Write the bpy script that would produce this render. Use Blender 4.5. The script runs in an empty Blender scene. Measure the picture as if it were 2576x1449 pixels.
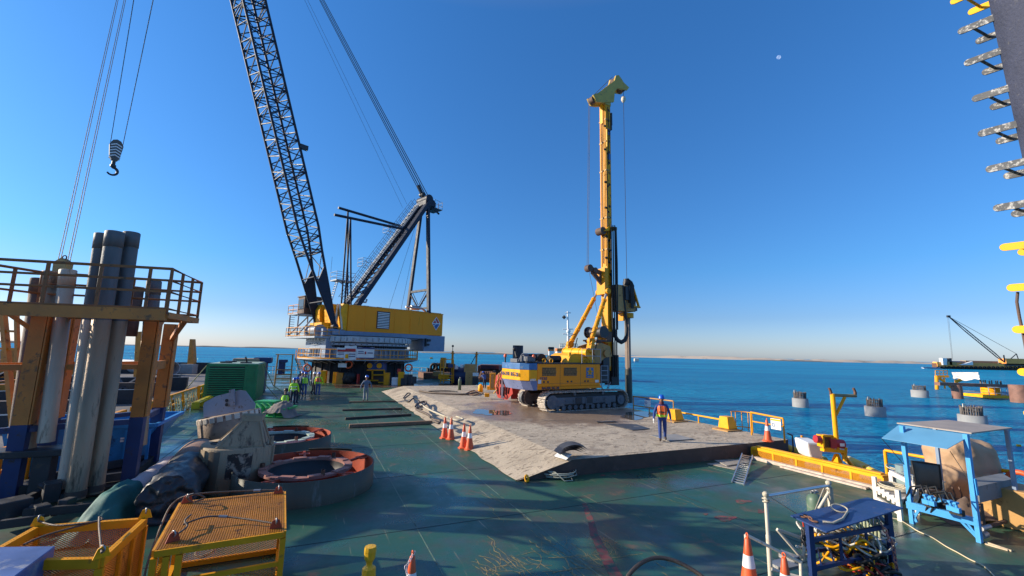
import bpy, bmesh, math, random
from mathutils import Vector, Matrix, noise
random.seed(7)
PI = math.pi
rad = math.radians
SC = bpy.context.scene
# ---------------------------------------------------------------- camera
CAMH = 3.9
FPX = 1082.0                      # focal length in units of a 2576 wide picture
PITCH = math.atan(163*math.cos(.022)/FPX); ROLL = .022
Fw = Vector((0, math.cos(PITCH), math.sin(PITCH))); U0 = Vector((0, -math.sin(PITCH), math.cos(PITCH)))
Rt = math.cos(ROLL)*Vector((1, 0, 0)) + math.sin(ROLL)*U0
Up = -math.sin(ROLL)*Vector((1, 0, 0)) + math.cos(ROLL)*U0
CP = Vector((0, 0, CAMH))
cam = bpy.data.cameras.new('camera'); camo = bpy.data.objects.new('camera', cam)
SC.collection.objects.link(camo); SC.camera = camo
cam.sensor_width = 36; cam.lens = 36*FPX/2576; cam.clip_start = .1; cam.clip_end = 60000
camo.matrix_world = Matrix(((Rt.x, Up.x, -Fw.x, 0), (Rt.y, Up.y, -Fw.y, 0), (Rt.z, Up.z, -Fw.z, CAMH), (0, 0, 0, 1)))
# ---------------------------------------------------------------- light
SUN_AZ = rad(-86); SUN_EL = rad(20)        # azimuth from +Y, negative = left
sd = Vector((math.sin(SUN_AZ)*math.cos(SUN_EL), math.cos(SUN_AZ)*math.cos(SUN_EL), math.sin(SUN_EL)))
W = bpy.data.worlds.new('World'); SC.world = W; W.use_nodes = True
nt = W.node_tree; bg = nt.nodes['Background']
sky = nt.nodes.new('ShaderNodeTexSky'); sky.sky_type = 'NISHITA'; sky.sun_disc = False
sky.sun_elevation = SUN_EL; sky.sun_rotation = SUN_AZ
sky.altitude = 0; sky.air_density = 1.0; sky.dust_density = .55; sky.ozone_density = 4.0
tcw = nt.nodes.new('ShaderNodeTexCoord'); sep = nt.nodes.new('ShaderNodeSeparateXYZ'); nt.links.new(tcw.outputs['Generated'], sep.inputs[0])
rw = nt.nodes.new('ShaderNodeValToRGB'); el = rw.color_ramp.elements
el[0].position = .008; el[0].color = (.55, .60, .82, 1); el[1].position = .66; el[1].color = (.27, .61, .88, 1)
for p_, c_ in ((.08, (.36, .46, .66, 1)), (.18, (.27, .50, .70, 1)), (.80, (1.15, .9, .9, 1)), (1.0, (2.3, 1.45, 1.05, 1))): e_ = el.new(p_); e_.color = c_  # last two stops: unseen zenith, brightened and warmed as added fill for shade
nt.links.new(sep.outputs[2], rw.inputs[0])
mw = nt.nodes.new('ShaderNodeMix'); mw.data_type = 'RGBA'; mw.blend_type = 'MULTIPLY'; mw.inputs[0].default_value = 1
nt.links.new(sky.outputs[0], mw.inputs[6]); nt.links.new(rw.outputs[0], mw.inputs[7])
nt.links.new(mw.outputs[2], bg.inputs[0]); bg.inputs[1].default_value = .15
sl = bpy.data.lights.new('sun', 'SUN'); so = bpy.data.objects.new('sun', sl); SC.collection.objects.link(so)
sl.energy = 4.4; sl.angle = rad(.5); sl.color = (1, .87, .68)
so.rotation_euler = sd.to_track_quat('Z', 'Y').to_euler()
SC.view_settings.view_transform = 'Standard'; SC.view_settings.look = 'None'
SC.view_settings.exposure = .78; SC.view_settings.gamma = 1
SC.cycles.max_bounces = 6; SC.cycles.glossy_bounces = 3; SC.cycles.diffuse_bounces = 3
# ---------------------------------------------------------------- helpers
def ray(x, y): return Fw + Rt*((x-1288)/FPX) + Up*((724.5-y)/FPX)
def G(x, y, z=0.0):
    d = ray(x, y); return CP + d*((z-CAMH)/d.z)
def V(x, y, pt, n):
    d = ray(x, y); return CP + d*((Vector(pt)-CP).dot(n)/d.dot(n))
def PX(P):
    v = Vector(P)-CP; w = v.dot(Fw); return (1288+FPX*v.dot(Rt)/w, 724.5-FPX*v.dot(Up)/w)
def HT(x, yb, yt, z=0.0):
    P = G(x, yb, z); lo, hi = 0, 30
    for _ in range(40):
        m = (lo+hi)/2
        if PX(P+Vector((0, 0, m)))[1] > yt: lo = m
        else: hi = m
    return lo
def frame(o, ang): return Matrix.Translation(Vector(o)) @ Matrix.Rotation(ang, 4, 'Z')
TH = rad(24); BA = frame((0, 0, 0), TH)      # barge frame: x = across (b), y = along (a)
def inba(P): return BA.inverted() @ Vector(P)
ID = Matrix.Identity(4)

class MB:
    def __init__(s, M=ID): s.v = []; s.f = []; s.M = M; s.mi = []; s.cur = 0; s.sm = set()
    def add(s, vs, fs, smooth=False):
        o = len(s.v); s.v += [s.M @ Vector(v) for v in vs]
        for f in fs:
            if smooth: s.sm.add(len(s.f))
            s.f.append(tuple(i+o for i in f)); s.mi.append(s.cur)
        return s
    def hexa(s, p):
        return s.add(p, [(0,3,2,1),(4,5,6,7),(0,1,5,4),(1,2,6,5),(2,3,7,6),(3,0,4,7)])
    def box(s, x0, x1, y0, y1, z0, z1, R=None):
        p = [(x0,y0,z0),(x1,y0,z0),(x1,y1,z0),(x0,y1,z0),(x0,y0,z1),(x1,y0,z1),(x1,y1,z1),(x0,y1,z1)]
        if R is not None: p = [R @ Vector(q) for q in p]
        return s.hexa(p)
    def cbox(s, c, sx, sy, sz, rz=0, bev=0):
        R = frame(c, rz)
        if bev: return s.bbox(-sx/2, sx/2, -sy/2, sy/2, -sz/2, sz/2, bev, R)
        return s.box(-sx/2, sx/2, -sy/2, sy/2, -sz/2, sz/2, R)
    def bbox(s, x0, x1, y0, y1, z0, z1, b, R=None):
        bm = bmesh.new(); bmesh.ops.create_cube(bm, size=1)
        for v in bm.verts: v.co = Vector(((x0+x1)/2+v.co.x*(x1-x0), (y0+y1)/2+v.co.y*(y1-y0), (z0+z1)/2+v.co.z*(z1-z0)))
        bmesh.ops.bevel(bm, geom=bm.edges[:], offset=b, segments=2, affect='EDGES', profile=.6)
        bm.verts.index_update()
        vs = [v.co.copy() for v in bm.verts]; fs = [tuple(v.index for v in f.verts) for f in bm.faces]; bm.free()
        if R is not None: vs = [R @ v for v in vs]
        return s.add(vs, fs)
    def basis(s, d, up=(0,0,1)):
        d = Vector(d).normalized(); u = Vector(up)
        if abs(d.dot(u)) > .995: u = Vector((1,0,0))
        a = d.cross(u).normalized(); b = a.cross(d).normalized(); return a, b
    def beam(s, p, q, w, h=None, up=(0,0,1)):
        h = h or w; p = Vector(p); q = Vector(q); a, b = s.basis(q-p, up)
        c = [(-1,-1),(1,-1),(1,1),(-1,1)]
        return s.add([P + a*(i*w/2) + b*(j*h/2) for P in (p, q) for i, j in c], [(0,1,2,3),(7,6,5,4),(0,4,5,1),(1,5,6,2),(2,6,7,3),(3,7,4,0)])
    def tube(s, p, q, r, r2=None, n=8, cap=True):
        r2 = r if r2 is None else r2; p = Vector(p); q = Vector(q); a, b = s.basis(q-p)
        vs = [P + a*(math.cos(2*PI*i/n)*R) + b*(math.sin(2*PI*i/n)*R) for P, R in ((p, r), (q, r2)) for i in range(n)]
        s.add(vs, [(i, n+i, n+(i+1)%n, (i+1)%n) for i in range(n)], n > 5)
        if cap: s.add(vs, [tuple(range(n)), tuple(range(2*n-1, n-1, -1))])
        return s
    def path(s, pts, r, n=6, closed=False):
        pts = [Vector(p) for p in pts]; m = len(pts); vs = []; pa = None
        for k, P in enumerate(pts):
            if closed: d = pts[(k+1)%m]-pts[k-1]
            else: d = pts[min(k+1, m-1)]-pts[max(k-1, 0)]
            d.normalize()
            if pa is None: a, b = s.basis(d)
            else:
                a = pa - d*pa.dot(d)
                if a.length < 1e-4: a, _ = s.basis(d)
                a.normalize(); b = a.cross(d).normalized()
            pa = a; R = r[k] if isinstance(r, (list, tuple)) else r
            vs += [P + a*(math.cos(2*PI*i/n)*R) + b*(math.sin(2*PI*i/n)*R) for i in range(n)]
        K = m if closed else m-1
        s.add(vs, [(k*n+i, k*n+(i+1)%n, ((k+1)%m)*n+(i+1)%n, ((k+1)%m)*n+i) for k in range(K) for i in range(n)], True)
        if not closed: s.add(vs, [tuple(range(n)), tuple(range(m*n-1, m*n-n-1, -1))])
        return s
    def lathe(s, prof, c=(0,0,0), axis=(0,0,1), n=24, a0=0, a1=2*PI, smooth=True, flat=None):
        c = Vector(c); ax = Vector(axis).normalized(); a, b = s.basis(ax)
        full = abs(a1-a0-2*PI) < 1e-6; m = n if full else n+1; vs = []
        for i in range(m):
            t = a0+(a1-a0)*i/n; e = a*math.cos(t)+b*math.sin(t)
            for r, z in prof: vs.append(c+e*r+ax*z)
        k = len(prof); fs = []
        for i in range(n):
            j = (i+1) % m
            for q in range(k-1): fs.append((i*k+q, i*k+q+1, j*k+q+1, j*k+q))
        return s.add(vs, fs, smooth)
    def disc(s, c, r, axis=(0,0,1), n=20, th=.01):
        c = Vector(c); ax = Vector(axis).normalized(); return s.tube(c, c+ax*th, r, n=n)
    def prism(s, pts, z0, z1, R=None):
        """pts: 2D outline in xy, extruded in z, optional matrix R"""
        n = len(pts); vs = [Vector((x, y, z)) for z in (z0, z1) for x, y in pts]
        if R is not None: vs = [R @ v for v in vs]
        return s.add(vs, [tuple(range(n-1, -1, -1)), tuple(range(n, 2*n))] + [(i, (i+1)%n, n+(i+1)%n, n+i) for i in range(n)])
    def torus(s, c, R, r, axis=(0,0,1), n=24, m=8):
        c = Vector(c); a, b = s.basis(axis)
        return s.path([c+a*(R*math.cos(2*PI*i/n))+b*(R*math.sin(2*PI*i/n)) for i in range(n)], r, m, True)
    def sphere(s, c, r, sz=1, n=12, m=8):
        c = Vector(c); vs = []; fs = []
        for j in range(m+1):
            t = PI*j/m
            for i in range(n): vs.append(c+Vector((r*math.sin(t)*math.cos(2*PI*i/n), r*math.sin(t)*math.sin(2*PI*i/n), r*sz*math.cos(t))))
        for j in range(m):
            for i in range(n): fs.append((j*n+i, (j+1)*n+i, (j+1)*n+(i+1)%n, j*n+(i+1)%n))
        return s.add(vs, fs, True)
    def grid(s, nx, ny, fn, thick=None):
        vs = [fn(i/nx, j/ny) for j in range(ny+1) for i in range(nx+1)]
        return s.add(vs, [(j*(nx+1)+i, j*(nx+1)+i+1, (j+1)*(nx+1)+i+1, (j+1)*(nx+1)+i) for j in range(ny) for i in range(nx)], True)
    def build(s, name, mat, parent=None, bevel=0):
        off = Vector((0,0,0)); q = parent
        while q is not None: off += q.location; q = q.parent
        me = bpy.data.meshes.new(name); me.from_pydata([v-off for v in s.v], [], s.f)
        mats = mat if isinstance(mat, (list, tuple)) else [mat]
        for m in mats: me.materials.append(m)
        for i, p in enumerate(me.polygons):
            p.use_smooth = i in s.sm; p.material_index = s.mi[i]
        o = bpy.data.objects.new(name, me); SC.collection.objects.link(o)
        if parent is not None: o.parent = parent
        if bevel:
            b = o.modifiers.new('bevel', 'BEVEL'); b.width = bevel; b.segments = 2; b.limit_method = 'ANGLE'
        me.validate(); me.update()
        return o
def tag(o, label, cat, group=None):
    o['label'] = label; o['category'] = cat
    if group: o['group'] = group
    return o
def thing(name, loc, label, cat, group=None):
    o = bpy.data.objects.new(name, None); SC.collection.objects.link(o); o.location = Vector(loc)
    o.empty_display_size = .2
    return tag(o, label, cat, group)
def struct(o): o['kind'] = 'structure'; return o
def kids(o): return [c for c in bpy.data.objects if c.parent == o]
def copy_tree(o, parent=None):
    c = o.copy(); SC.collection.objects.link(c)
    if parent is not None: c.parent = parent
    for k in kids(o): copy_tree(k, c)
    return c
def place(o, loc, rz=0, label=None, scale=None):
    o.location = Vector(loc); o.rotation_euler = (0, 0, rz)
    if scale: o.scale = (scale,)*3
    if label: o['label'] = label
    return o
def text(s, size, M, m, parent, name='lettering', ext=.004, bold=0, sx=1, align='CENTER'):
    cu = bpy.data.curves.new('txt', 'FONT'); cu.body = s; cu.size = size; cu.extrude = ext; cu.offset = bold
    cu.align_x = align; cu.align_y = 'CENTER'; cu.resolution_u = 3
    ob = bpy.data.objects.new('txt', cu); SC.collection.objects.link(ob)
    bpy.context.view_layer.update()
    me0 = ob.evaluated_get(bpy.context.evaluated_depsgraph_get()).to_mesh()
    mb = MB(M @ Matrix.Scale(sx, 4, (1,0,0)))
    mb.add([v.co.copy() for v in me0.vertices], [tuple(p.vertices) for p in me0.polygons])
    bpy.data.objects.remove(ob); bpy.data.curves.remove(cu)
    return mb.build(name, m, parent)
def wall_m(o, xdir, up=(0,0,1)):
    """matrix for text/panels: local x = xdir, local y = up, local z = out of wall"""
    x = Vector(xdir).normalized(); y = Vector(up).normalized(); z = x.cross(y)
    o = Vector(o)
    return Matrix(((x.x,y.x,z.x,o.x),(x.y,y.y,z.y,o.y),(x.z,y.z,z.z,o.z),(0,0,0,1)))
# ---------------------------------------------------------------- materials
MATS = {}
def mat(name, col, rough=.5, metal=0, var=.25, scale=2.0, dirt=None, dirt_amt=.35, dirt_scale=4.0, bump=.0, bscale=20, spec=.5, streak=False, coat=0):
    if name in MATS: return MATS[name]
    m = bpy.data.materials.new(name); m.use_nodes = True; n = m.node_tree; L = n.links.new
    b = n.nodes['Principled BSDF']; tc = n.nodes.new('ShaderNodeTexCoord'); mp = n.nodes.new('ShaderNodeMapping')
    L(tc.outputs['Object'], mp.inputs[0])
    if streak: mp.inputs['Scale'].default_value = (1, 1, .18)
    nz = n.nodes.new('ShaderNodeTexNoise'); nz.inputs['Scale'].default_value = scale; nz.inputs['Detail'].default_value = 6
    L(mp.outputs[0], nz.inputs[0])
    cr = n.nodes.new('ShaderNodeValToRGB'); cr.color_ramp.elements[0].position = .3; cr.color_ramp.elements[1].position = .7
    c0 = [c*(1-var) for c in col]; c1 = [min(1, c*(1+var)) for c in col]
    cr.color_ramp.elements[0].color = (*c0, 1); cr.color_ramp.elements[1].color = (*c1, 1); L(nz.outputs[0], cr.inputs[0])
    out = cr.outputs[0]
    rr = n.nodes.new('ShaderNodeMapRange'); rr.inputs[3].default_value = max(.02, rough*.75); rr.inputs[4].default_value = min(1, rough*1.3); L(nz.outputs[0], rr.inputs[0])
    ro = rr.outputs[0]
    if dirt:
        n2 = n.nodes.new('ShaderNodeTexNoise'); n2.inputs['Scale'].default_value = dirt_scale; n2.inputs['Detail'].default_value = 9; n2.inputs['Roughness'].default_value = .7
        L(mp.outputs[0], n2.inputs[0])
        c2 = n.nodes.new('ShaderNodeValToRGB'); lo = .66-.3*dirt_amt; c2.color_ramp.elements[0].position = lo; c2.color_ramp.elements[1].position = lo+.1
        L(n2.outputs[0], c2.inputs[0])
        mx = n.nodes.new('ShaderNodeMix'); mx.data_type = 'RGBA'; mx.inputs[7].default_value = (*dirt, 1)
        L(c2.outputs[0], mx.inputs[0]); L(out, mx.inputs[6]); out = mx.outputs[2]
        m3 = n.nodes.new('ShaderNodeMix'); m3.inputs[3].default_value = .85; L(c2.outputs[0], m3.inputs[0]); L(ro, m3.inputs[2]); ro = m3.outputs[0]
    L(out, b.inputs['Base Color']); L(ro, b.inputs['Roughness']); b.inputs['Metallic'].default_value = metal
    b.inputs['Specular IOR Level'].default_value = spec
    if coat: b.inputs['Coat Weight'].default_value = coat
    if bump:
        n4 = n.nodes.new('ShaderNodeTexNoise'); n4.inputs['Scale'].default_value = bscale; n4.inputs['Detail'].default_value = 5; L(tc.outputs['Object'], n4.inputs[0])
        bp = n.nodes.new('ShaderNodeBump'); bp.inputs['Strength'].default_value = bump; bp.inputs['Distance'].default_value = .02
        L(n4.outputs[0], bp.inputs['Height']); L(bp.outputs[0], b.inputs['Normal'])
    MATS[name] = m; return m
RUST = (.12, .045, .02)
M_yel = mat('yellow_paint', (.70, .29, .008), .5, spec=.25, dirt=(.2, .09, .03), dirt_amt=.22, dirt_scale=3, var=.12, bump=.1)
M_yelb = mat('bright_yellow', (.80, .36, .006), .45, spec=.25, dirt=(.25, .13, .03), dirt_amt=.12, var=.12)
M_house = mat('house_yellow', (.92, .29, .006), .5, spec=.25, dirt=(.4, .17, .02), dirt_amt=.14, dirt_scale=1.2, var=.07, scale=.6, streak=True)
M_yor = mat('orange_yellow', (.55, .20, .012), .5, dirt=RUST, dirt_amt=.3, dirt_scale=5, var=.2, bump=.2)
M_ocre = mat('faded_ochre', (.42, .23, .07), .6, dirt=RUST, dirt_amt=.3, dirt_scale=4, var=.2, bump=.2)
M_navy = mat('dark_navy_steel', (.014, .02, .038), .55, spec=.3, var=.3, dirt=(.05, .05, .06), dirt_amt=.2)
M_dark = mat('dark_steel', (.025, .025, .03), .5, var=.3, dirt=(.07, .055, .045), dirt_amt=.3)
M_blk = mat('black_rubber', (.012, .012, .013), .6, var=.3)
M_grey = mat('grey_paint', (.27, .31, .36), .5, var=.15, dirt=(.12, .11, .1), dirt_amt=.2)
M_bgrey = mat('blue_grey_paint', (.17, .23, .33), .45, var=.1, dirt=(.1, .12, .15), dirt_amt=.15)
M_steel = mat('bare_steel', (.35, .34, .33), .4, .6, var=.25, dirt=RUST, dirt_amt=.2)
M_conc = mat('weathered_concrete', (.42, .40, .36), .85, var=.15, dirt=(.2, .17, .14), dirt_amt=.3, bump=.4)
M_white = mat('white_paint', (.72, .72, .70), .5, var=.08, dirt=(.4, .36, .3), dirt_amt=.15)
M_cream = mat('cream_paint', (.62, .55, .44), .6, var=.1, dirt=(.3, .2, .12), dirt_amt=.25)
M_red = mat('red_paint', (.50, .035, .02), .45, var=.15, dirt=(.2, .05, .03), dirt_amt=.2)
M_orng = mat('orange_red_primer', (.36, .052, .018), .6, var=.2, dirt=(.12, .04, .03), dirt_amt=.35, bump=.2)
M_rust = mat('rusty_steel', (.15, .07, .04), .8, var=.3, dirt=(.06, .035, .025), dirt_amt=.45, bump=.4)
M_brown = mat('brown_steel', (.10, .06, .045), .75, var=.3, dirt=(.16, .1, .07), dirt_amt=.35, bump=.3)
M_wood = mat('weathered_wood', (.24, .14, .085), .8, var=.25, scale=8, dirt=(.12, .08, .05), dirt_amt=.3, bump=.3)
M_woodl = mat('pale_timber', (.55, .42, .28), .8, var=.15, scale=8, dirt=(.25, .18, .12), dirt_amt=.2, bump=.3)
M_grn = mat('green_paint', (.02, .20, .07), .42, var=.15, dirt=(.08, .1, .06), dirt_amt=.2)
M_grnd = mat('dark_green_paint', (.055, .06, .042), .6, var=.25, dirt=(.14, .17, .16), dirt_amt=.34, dirt_scale=2.5, bump=.2, streak=True)
M_blue = mat('blue_paint', (.012, .055, .22), .4, var=.2, dirt=(.04, .05, .08), dirt_amt=.25)
M_bluel = mat('light_blue_paint', (.05, .30, .62), .4, var=.1, dirt=(.1, .2, .3), dirt_amt=.15)
M_skip = mat('skip_blue', (.02, .20, .48), .45, var=.2, dirt=(.02, .05, .12), dirt_amt=.3, dirt_scale=2)
M_navyp = mat('navy_paint', (.012, .03, .11), .45, var=.2, dirt=(.05, .04, .04), dirt_amt=.3)
M_tarp = mat('tan_tarpaulin', (.42, .27, .16), .85, var=.12, bump=.5, bscale=6)
M_gtarp = mat('green_tarpaulin', (.01, .11, .10), .7, var=.3, bump=.6, bscale=6)
M_pipe = mat('galvanised_pipe', (.34, .235, .15), .55, .35, var=.3, scale=3, dirt=(.11, .075, .05), dirt_amt=.4, dirt_scale=3, bump=.3, streak=True)
M_pipel = mat('pale_pipe', (.50, .40, .30), .55, .2, var=.2, scale=3, dirt=(.16, .12, .08), dirt_amt=.3, dirt_scale=3, bump=.3, streak=True)
M_bucket = mat('muddy_bucket_steel', (.31, .235, .15), .7, .1, var=.25, scale=2.5, dirt=(.1, .075, .055), dirt_amt=.4, dirt_scale=2.5, bump=.4, streak=True)
M_bgr = mat('bluish_grey_plate', (.24, .25, .29), .55, .2, var=.15, dirt=(.14, .09, .06), dirt_amt=.3, bump=.2)
M_mesh = M_yor
M_cone = mat('orange_cone_plastic', (.66, .10, .025), .45, var=.12, dirt=(.3, .1, .06), dirt_amt=.2)
M_refl = mat('white_reflective_band', (.75, .74, .74), .4, var=.05)
M_rope = mat('pale_rope', (.45, .40, .30), .9, var=.2, scale=30, bump=.5, bscale=60)
M_wire = mat('wire_rope', (.11, .08, .06), .6, .3, var=.3, scale=40, bump=.5, bscale=80)
M_glass = mat('dark_glass', (.02, .03, .04), .08, var=.1)
# ================================================================ SETTING
def deck_material():
    m = bpy.data.materials.new('green_deck'); m.use_nodes = True; n = m.node_tree; L = n.links.new; N = n.nodes.new
    b = n.nodes['Principled BSDF']; tc = N('ShaderNodeTexCoord')
    def noise_(sc, det=6, rough=.6, dist=0, mapsc=None, rot=0):
        z = N('ShaderNodeTexNoise'); z.inputs['Scale'].default_value = sc; z.inputs['Detail'].default_value = det; z.inputs['Roughness'].default_value = rough; z.inputs['Distortion'].default_value = dist
        if mapsc:
            mp = N('ShaderNodeMapping'); mp.inputs['Scale'].default_value = mapsc; mp.inputs['Rotation'].default_value = (0, 0, rot); L(tc.outputs['Object'], mp.inputs[0]); L(mp.outputs[0], z.inputs[0])
        else: L(tc.outputs['Object'], z.inputs[0])
        return z.outputs[0]
    def ramp(src, p0, p1, c0=(0,0,0,1), c1=(1,1,1,1)):
        r = N('ShaderNodeValToRGB'); r.color_ramp.elements[0].position = p0; r.color_ramp.elements[1].position = p1
        r.color_ramp.elements[0].color = c0; r.color_ramp.elements[1].color = c1; L(src, r.inputs[0]); return r.outputs[0]
    def mix(f, a, c):
        x = N('ShaderNodeMix'); x.data_type = 'RGBA'
        L(f, x.inputs[0])
        if isinstance(a, tuple): x.inputs[6].default_value = a
        else: L(a, x.inputs[6])
        if isinstance(c, tuple): x.inputs[7].default_value = c
        else: L(c, x.inputs[7])
        return x.outputs[2]
    base = ramp(noise_(.25, 8, .65), .3, .7, (.018, .074, .046, 1), (.032, .108, .062, 1))
    base = mix(ramp(noise_(.5, 9, .7), .47, .62), base, (.055, .066, .05, 1))
    base = mix(ramp(noise_(.9, 12, .75, .4), .585, .66), base, (.13, .085, .05, 1))
    base = mix(ramp(noise_(2.6, 12, .8, .3), .60, .66), base, (.012, .03, .024, 1))
    base = mix(ramp(noise_(7, 10, .8), .60, .70), base, (.12, .13, .10, 1))
    # drag scratches, three directions
    for k, (rot, sc) in enumerate(((.5, (9, .35, 1)), (-.4, (11, .3, 1)), (1.1, (8, .3, 1)))):
        s = ramp(noise_(1.0, 7, .6, .15, sc, rot), .665, .68)
        mask = ramp(noise_(.35, 3, .5, 0, (1, 1, 1), k), .44, .55)
        mu = N('ShaderNodeMath'); mu.operation = 'MULTIPLY'; L(s, mu.inputs[0]); L(mask, mu.inputs[1])
        base = mix(mu.outputs[0], base, (.26, .22, .13, 1))
    L(base, b.inputs['Base Color'])
    wet = ramp(noise_(.22, 6, .6), .40, .56, (.16, .16, .16, 1), (.5, .5, .5, 1))
    fine = noise_(3, 8, .7); a = N('ShaderNodeMath'); a.operation = 'MULTIPLY_ADD'; L(fine, a.inputs[0]); a.inputs[1].default_value = .3; L(wet, a.inputs[2])
    s2 = N('ShaderNodeMath'); s2.operation = 'SUBTRACT'; L(a.outputs[0], s2.inputs[0]); s2.inputs[1].default_value = .08
    L(s2.outputs[0], b.inputs['Roughness'])
    bp = N('ShaderNodeBump'); bp.inputs['Strength'].default_value = .35; bp.inputs['Distance'].default_value = .012
    L(noise_(1.6, 9, .7), bp.inputs['Height']); L(bp.outputs[0], b.inputs['Normal'])
    return m
def concrete_material():
    m = bpy.data.materials.new('concrete_platform'); m.use_nodes = True; n = m.node_tree; L = n.links.new; N = n.nodes.new
    b = n.nodes['Principled BSDF']; tc = N('ShaderNodeTexCoord')
    def nz(sc, det=8, rough=.6, dist=0, ms=(1,1,1)):
        mp = N('ShaderNodeMapping'); mp.inputs['Scale'].default_value = ms; L(tc.outputs['Object'], mp.inputs[0])
        z = N('ShaderNodeTexNoise'); z.inputs['Scale'].default_value = sc; z.inputs['Detail'].default_value = det; z.inputs['Roughness'].default_value = rough; z.inputs['Distortion'].default_value = dist
        L(mp.outputs[0], z.inputs[0]); return z.outputs[0]
    def rp(src, p0, p1, c0=(0,0,0,1), c1=(1,1,1,1)):
        r = N('ShaderNodeValToRGB'); r.color_ramp.elements[0].position = p0; r.color_ramp.elements[1].position = p1
        r.color_ramp.elements[0].color = c0; r.color_ramp.elements[1].color = c1; L(src, r.inputs[0]); return r.outputs[0]
    def mix(f, a, c):
        x = N('ShaderNodeMix'); x.data_type = 'RGBA'; L(f, x.inputs[0]); L(a, x.inputs[6]) if not isinstance(a, tuple) else None
        x.inputs[7].default_value = c; return x.outputs[2]
    c = rp(nz(.6), .3, .7, (.36, .295, .215, 1), (.52, .43, .315, 1))
    c = mix(rp(nz(2.2, 10, .7, 1.2, (1, 1.8, 1)), .53, .58), c, (.21, .165, .12, 1))
    c = mix(rp(nz(9, 12, .8), .58, .66), c, (.25, .2, .15, 1))
    c = mix(rp(nz(.35, 8, .65, .6), .57, .64), c, (.27, .215, .16, 1))
    c = mix(rp(nz(1.1, 12, .75, 2), .62, .64), c, (.12, .09, .065, 1))
    # the wet reddish mud round the drilling rig
    g = N('ShaderNodeVectorMath'); g.operation = 'DISTANCE'; L(tc.outputs['Object'], g.inputs[0]); g.inputs[1].default_value = (13.2, 23.4, .5)
    sc = N('ShaderNodeMath'); sc.operation = 'MULTIPLY_ADD'; L(nz(.45, 8), sc.inputs[0]); sc.inputs[1].default_value = -9; L(g.outputs['Value'], sc.inputs[2])
    wet = rp(sc.outputs[0], 0, 1); mr = N('ShaderNodeMapRange'); mr.inputs[1].default_value = .2; mr.inputs[2].default_value = 1.6; mr.inputs[3].default_value = 1; mr.inputs[4].default_value = 0
    L(sc.outputs[0], mr.inputs[0])
    mm = N('ShaderNodeMath'); mm.operation = 'MULTIPLY'; mm.inputs[1].default_value = .75; L(mr.outputs[0], mm.inputs[0])
    c = mix(mm.outputs[0], c, (.20, .13, .09, 1))
    L(c, b.inputs['Base Color'])
    ro = N('ShaderNodeMapRange'); ro.inputs[3].default_value = .85; ro.inputs[4].default_value = .3; L(mr.outputs[0], ro.inputs[0]); L(ro.outputs[0], b.inputs['Roughness'])
    bp = N('ShaderNodeBump'); bp.inputs['Strength'].default_value = .9; bp.inputs['Distance'].default_value = .05
    L(nz(2.2, 10, .7, 1.2, (1, 1.8, 1)), bp.inputs['Height']); L(bp.outputs[0], b.inputs['Normal'])
    return m
def water_material():
    m = bpy.data.materials.new('sea_water'); m.use_nodes = True; n = m.node_tree; L = n.links.new; N = n.nodes.new
    b = n.nodes['Principled BSDF']; tc = N('ShaderNodeTexCoord')
    z0 = N('ShaderNodeTexNoise'); z0.inputs['Scale'].default_value = .012; z0.inputs['Detail'].default_value = 5
    mp0 = N('ShaderNodeMapping'); mp0.inputs['Scale'].default_value = (.35, 1.6, 1); mp0.inputs['Rotation'].default_value = (0, 0, -.15)
    L(tc.outputs['Object'], mp0.inputs[0]); L(mp0.outputs[0], z0.inputs[0])
    r = N('ShaderNodeValToRGB'); r.color_ramp.elements[0].position = .35; r.color_ramp.elements[1].position = .68
    r.color_ramp.elements[0].color = (.004, .155, .33, 1); r.color_ramp.elements[1].color = (.007, .30, .48, 1)
    L(z0.outputs[0], r.inputs[0]); L(r.outputs[0], b.inputs['Base Color'])
    b.inputs['Roughness'].default_value = .16; b.inputs['IOR'].default_value = 1.33; b.inputs['Specular IOR Level'].default_value = .12
    cur = None
    for sc, st, ms in ((1.1, .5, (.55, 1.5, 1)), (3.2, .22, (.6, 1.4, 1)), (.18, 1.6, (.5, 1.4, 1))):
        mp = N('ShaderNodeMapping'); mp.inputs['Scale'].default_value = ms; mp.inputs['Rotation'].default_value = (0, 0, .12*sc); L(tc.outputs['Object'], mp.inputs[0])
        z = N('ShaderNodeTexNoise'); z.inputs['Scale'].default_value = sc; z.inputs['Detail'].default_value = 4; z.inputs['Roughness'].default_value = .6; L(mp.outputs[0], z.inputs[0])
        bp = N('ShaderNodeBump'); bp.inputs['Strength'].default_value = 1.0; bp.inputs['Distance'].default_value = st; L(z.outputs[0], bp.inputs['Height'])
        if cur: L(cur, bp.inputs['Normal'])
        cur = bp.outputs[0]
    L(cur, b.inputs['Normal']); b.inputs['Specular IOR Level'].default_value = 0
    gl = N('ShaderNodeBsdfGlossy'); gl.inputs['Roughness'].default_value = .12; gl.inputs['Color'].default_value = (.75, .9, 1, 1); L(cur, gl.inputs['Normal'])
    fr = N('ShaderNodeFresnel'); fr.inputs['IOR'].default_value = 1.33; L(cur, fr.inputs['Normal'])
    mn = N('ShaderNodeMath'); mn.operation = 'MINIMUM'; mn.inputs[1].default_value = .26; L(fr.outputs[0], mn.inputs[0])
    ms_ = N('ShaderNodeMixShader'); L(mn.outputs[0], ms_.inputs[0]); L(b.outputs[0], ms_.inputs[1]); L(gl.outputs[0], ms_.inputs[2])
    L(ms_.outputs[0], n.nodes['Material Output'].inputs['Surface'])
    return m
M_deck = deck_material(); M_plat = concrete_material(); M_water = water_material()
WZ = -1.7
def local_obj(name, mb, m, M):
    o = mb.build(name, m); o.matrix_world = M; return o
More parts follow.
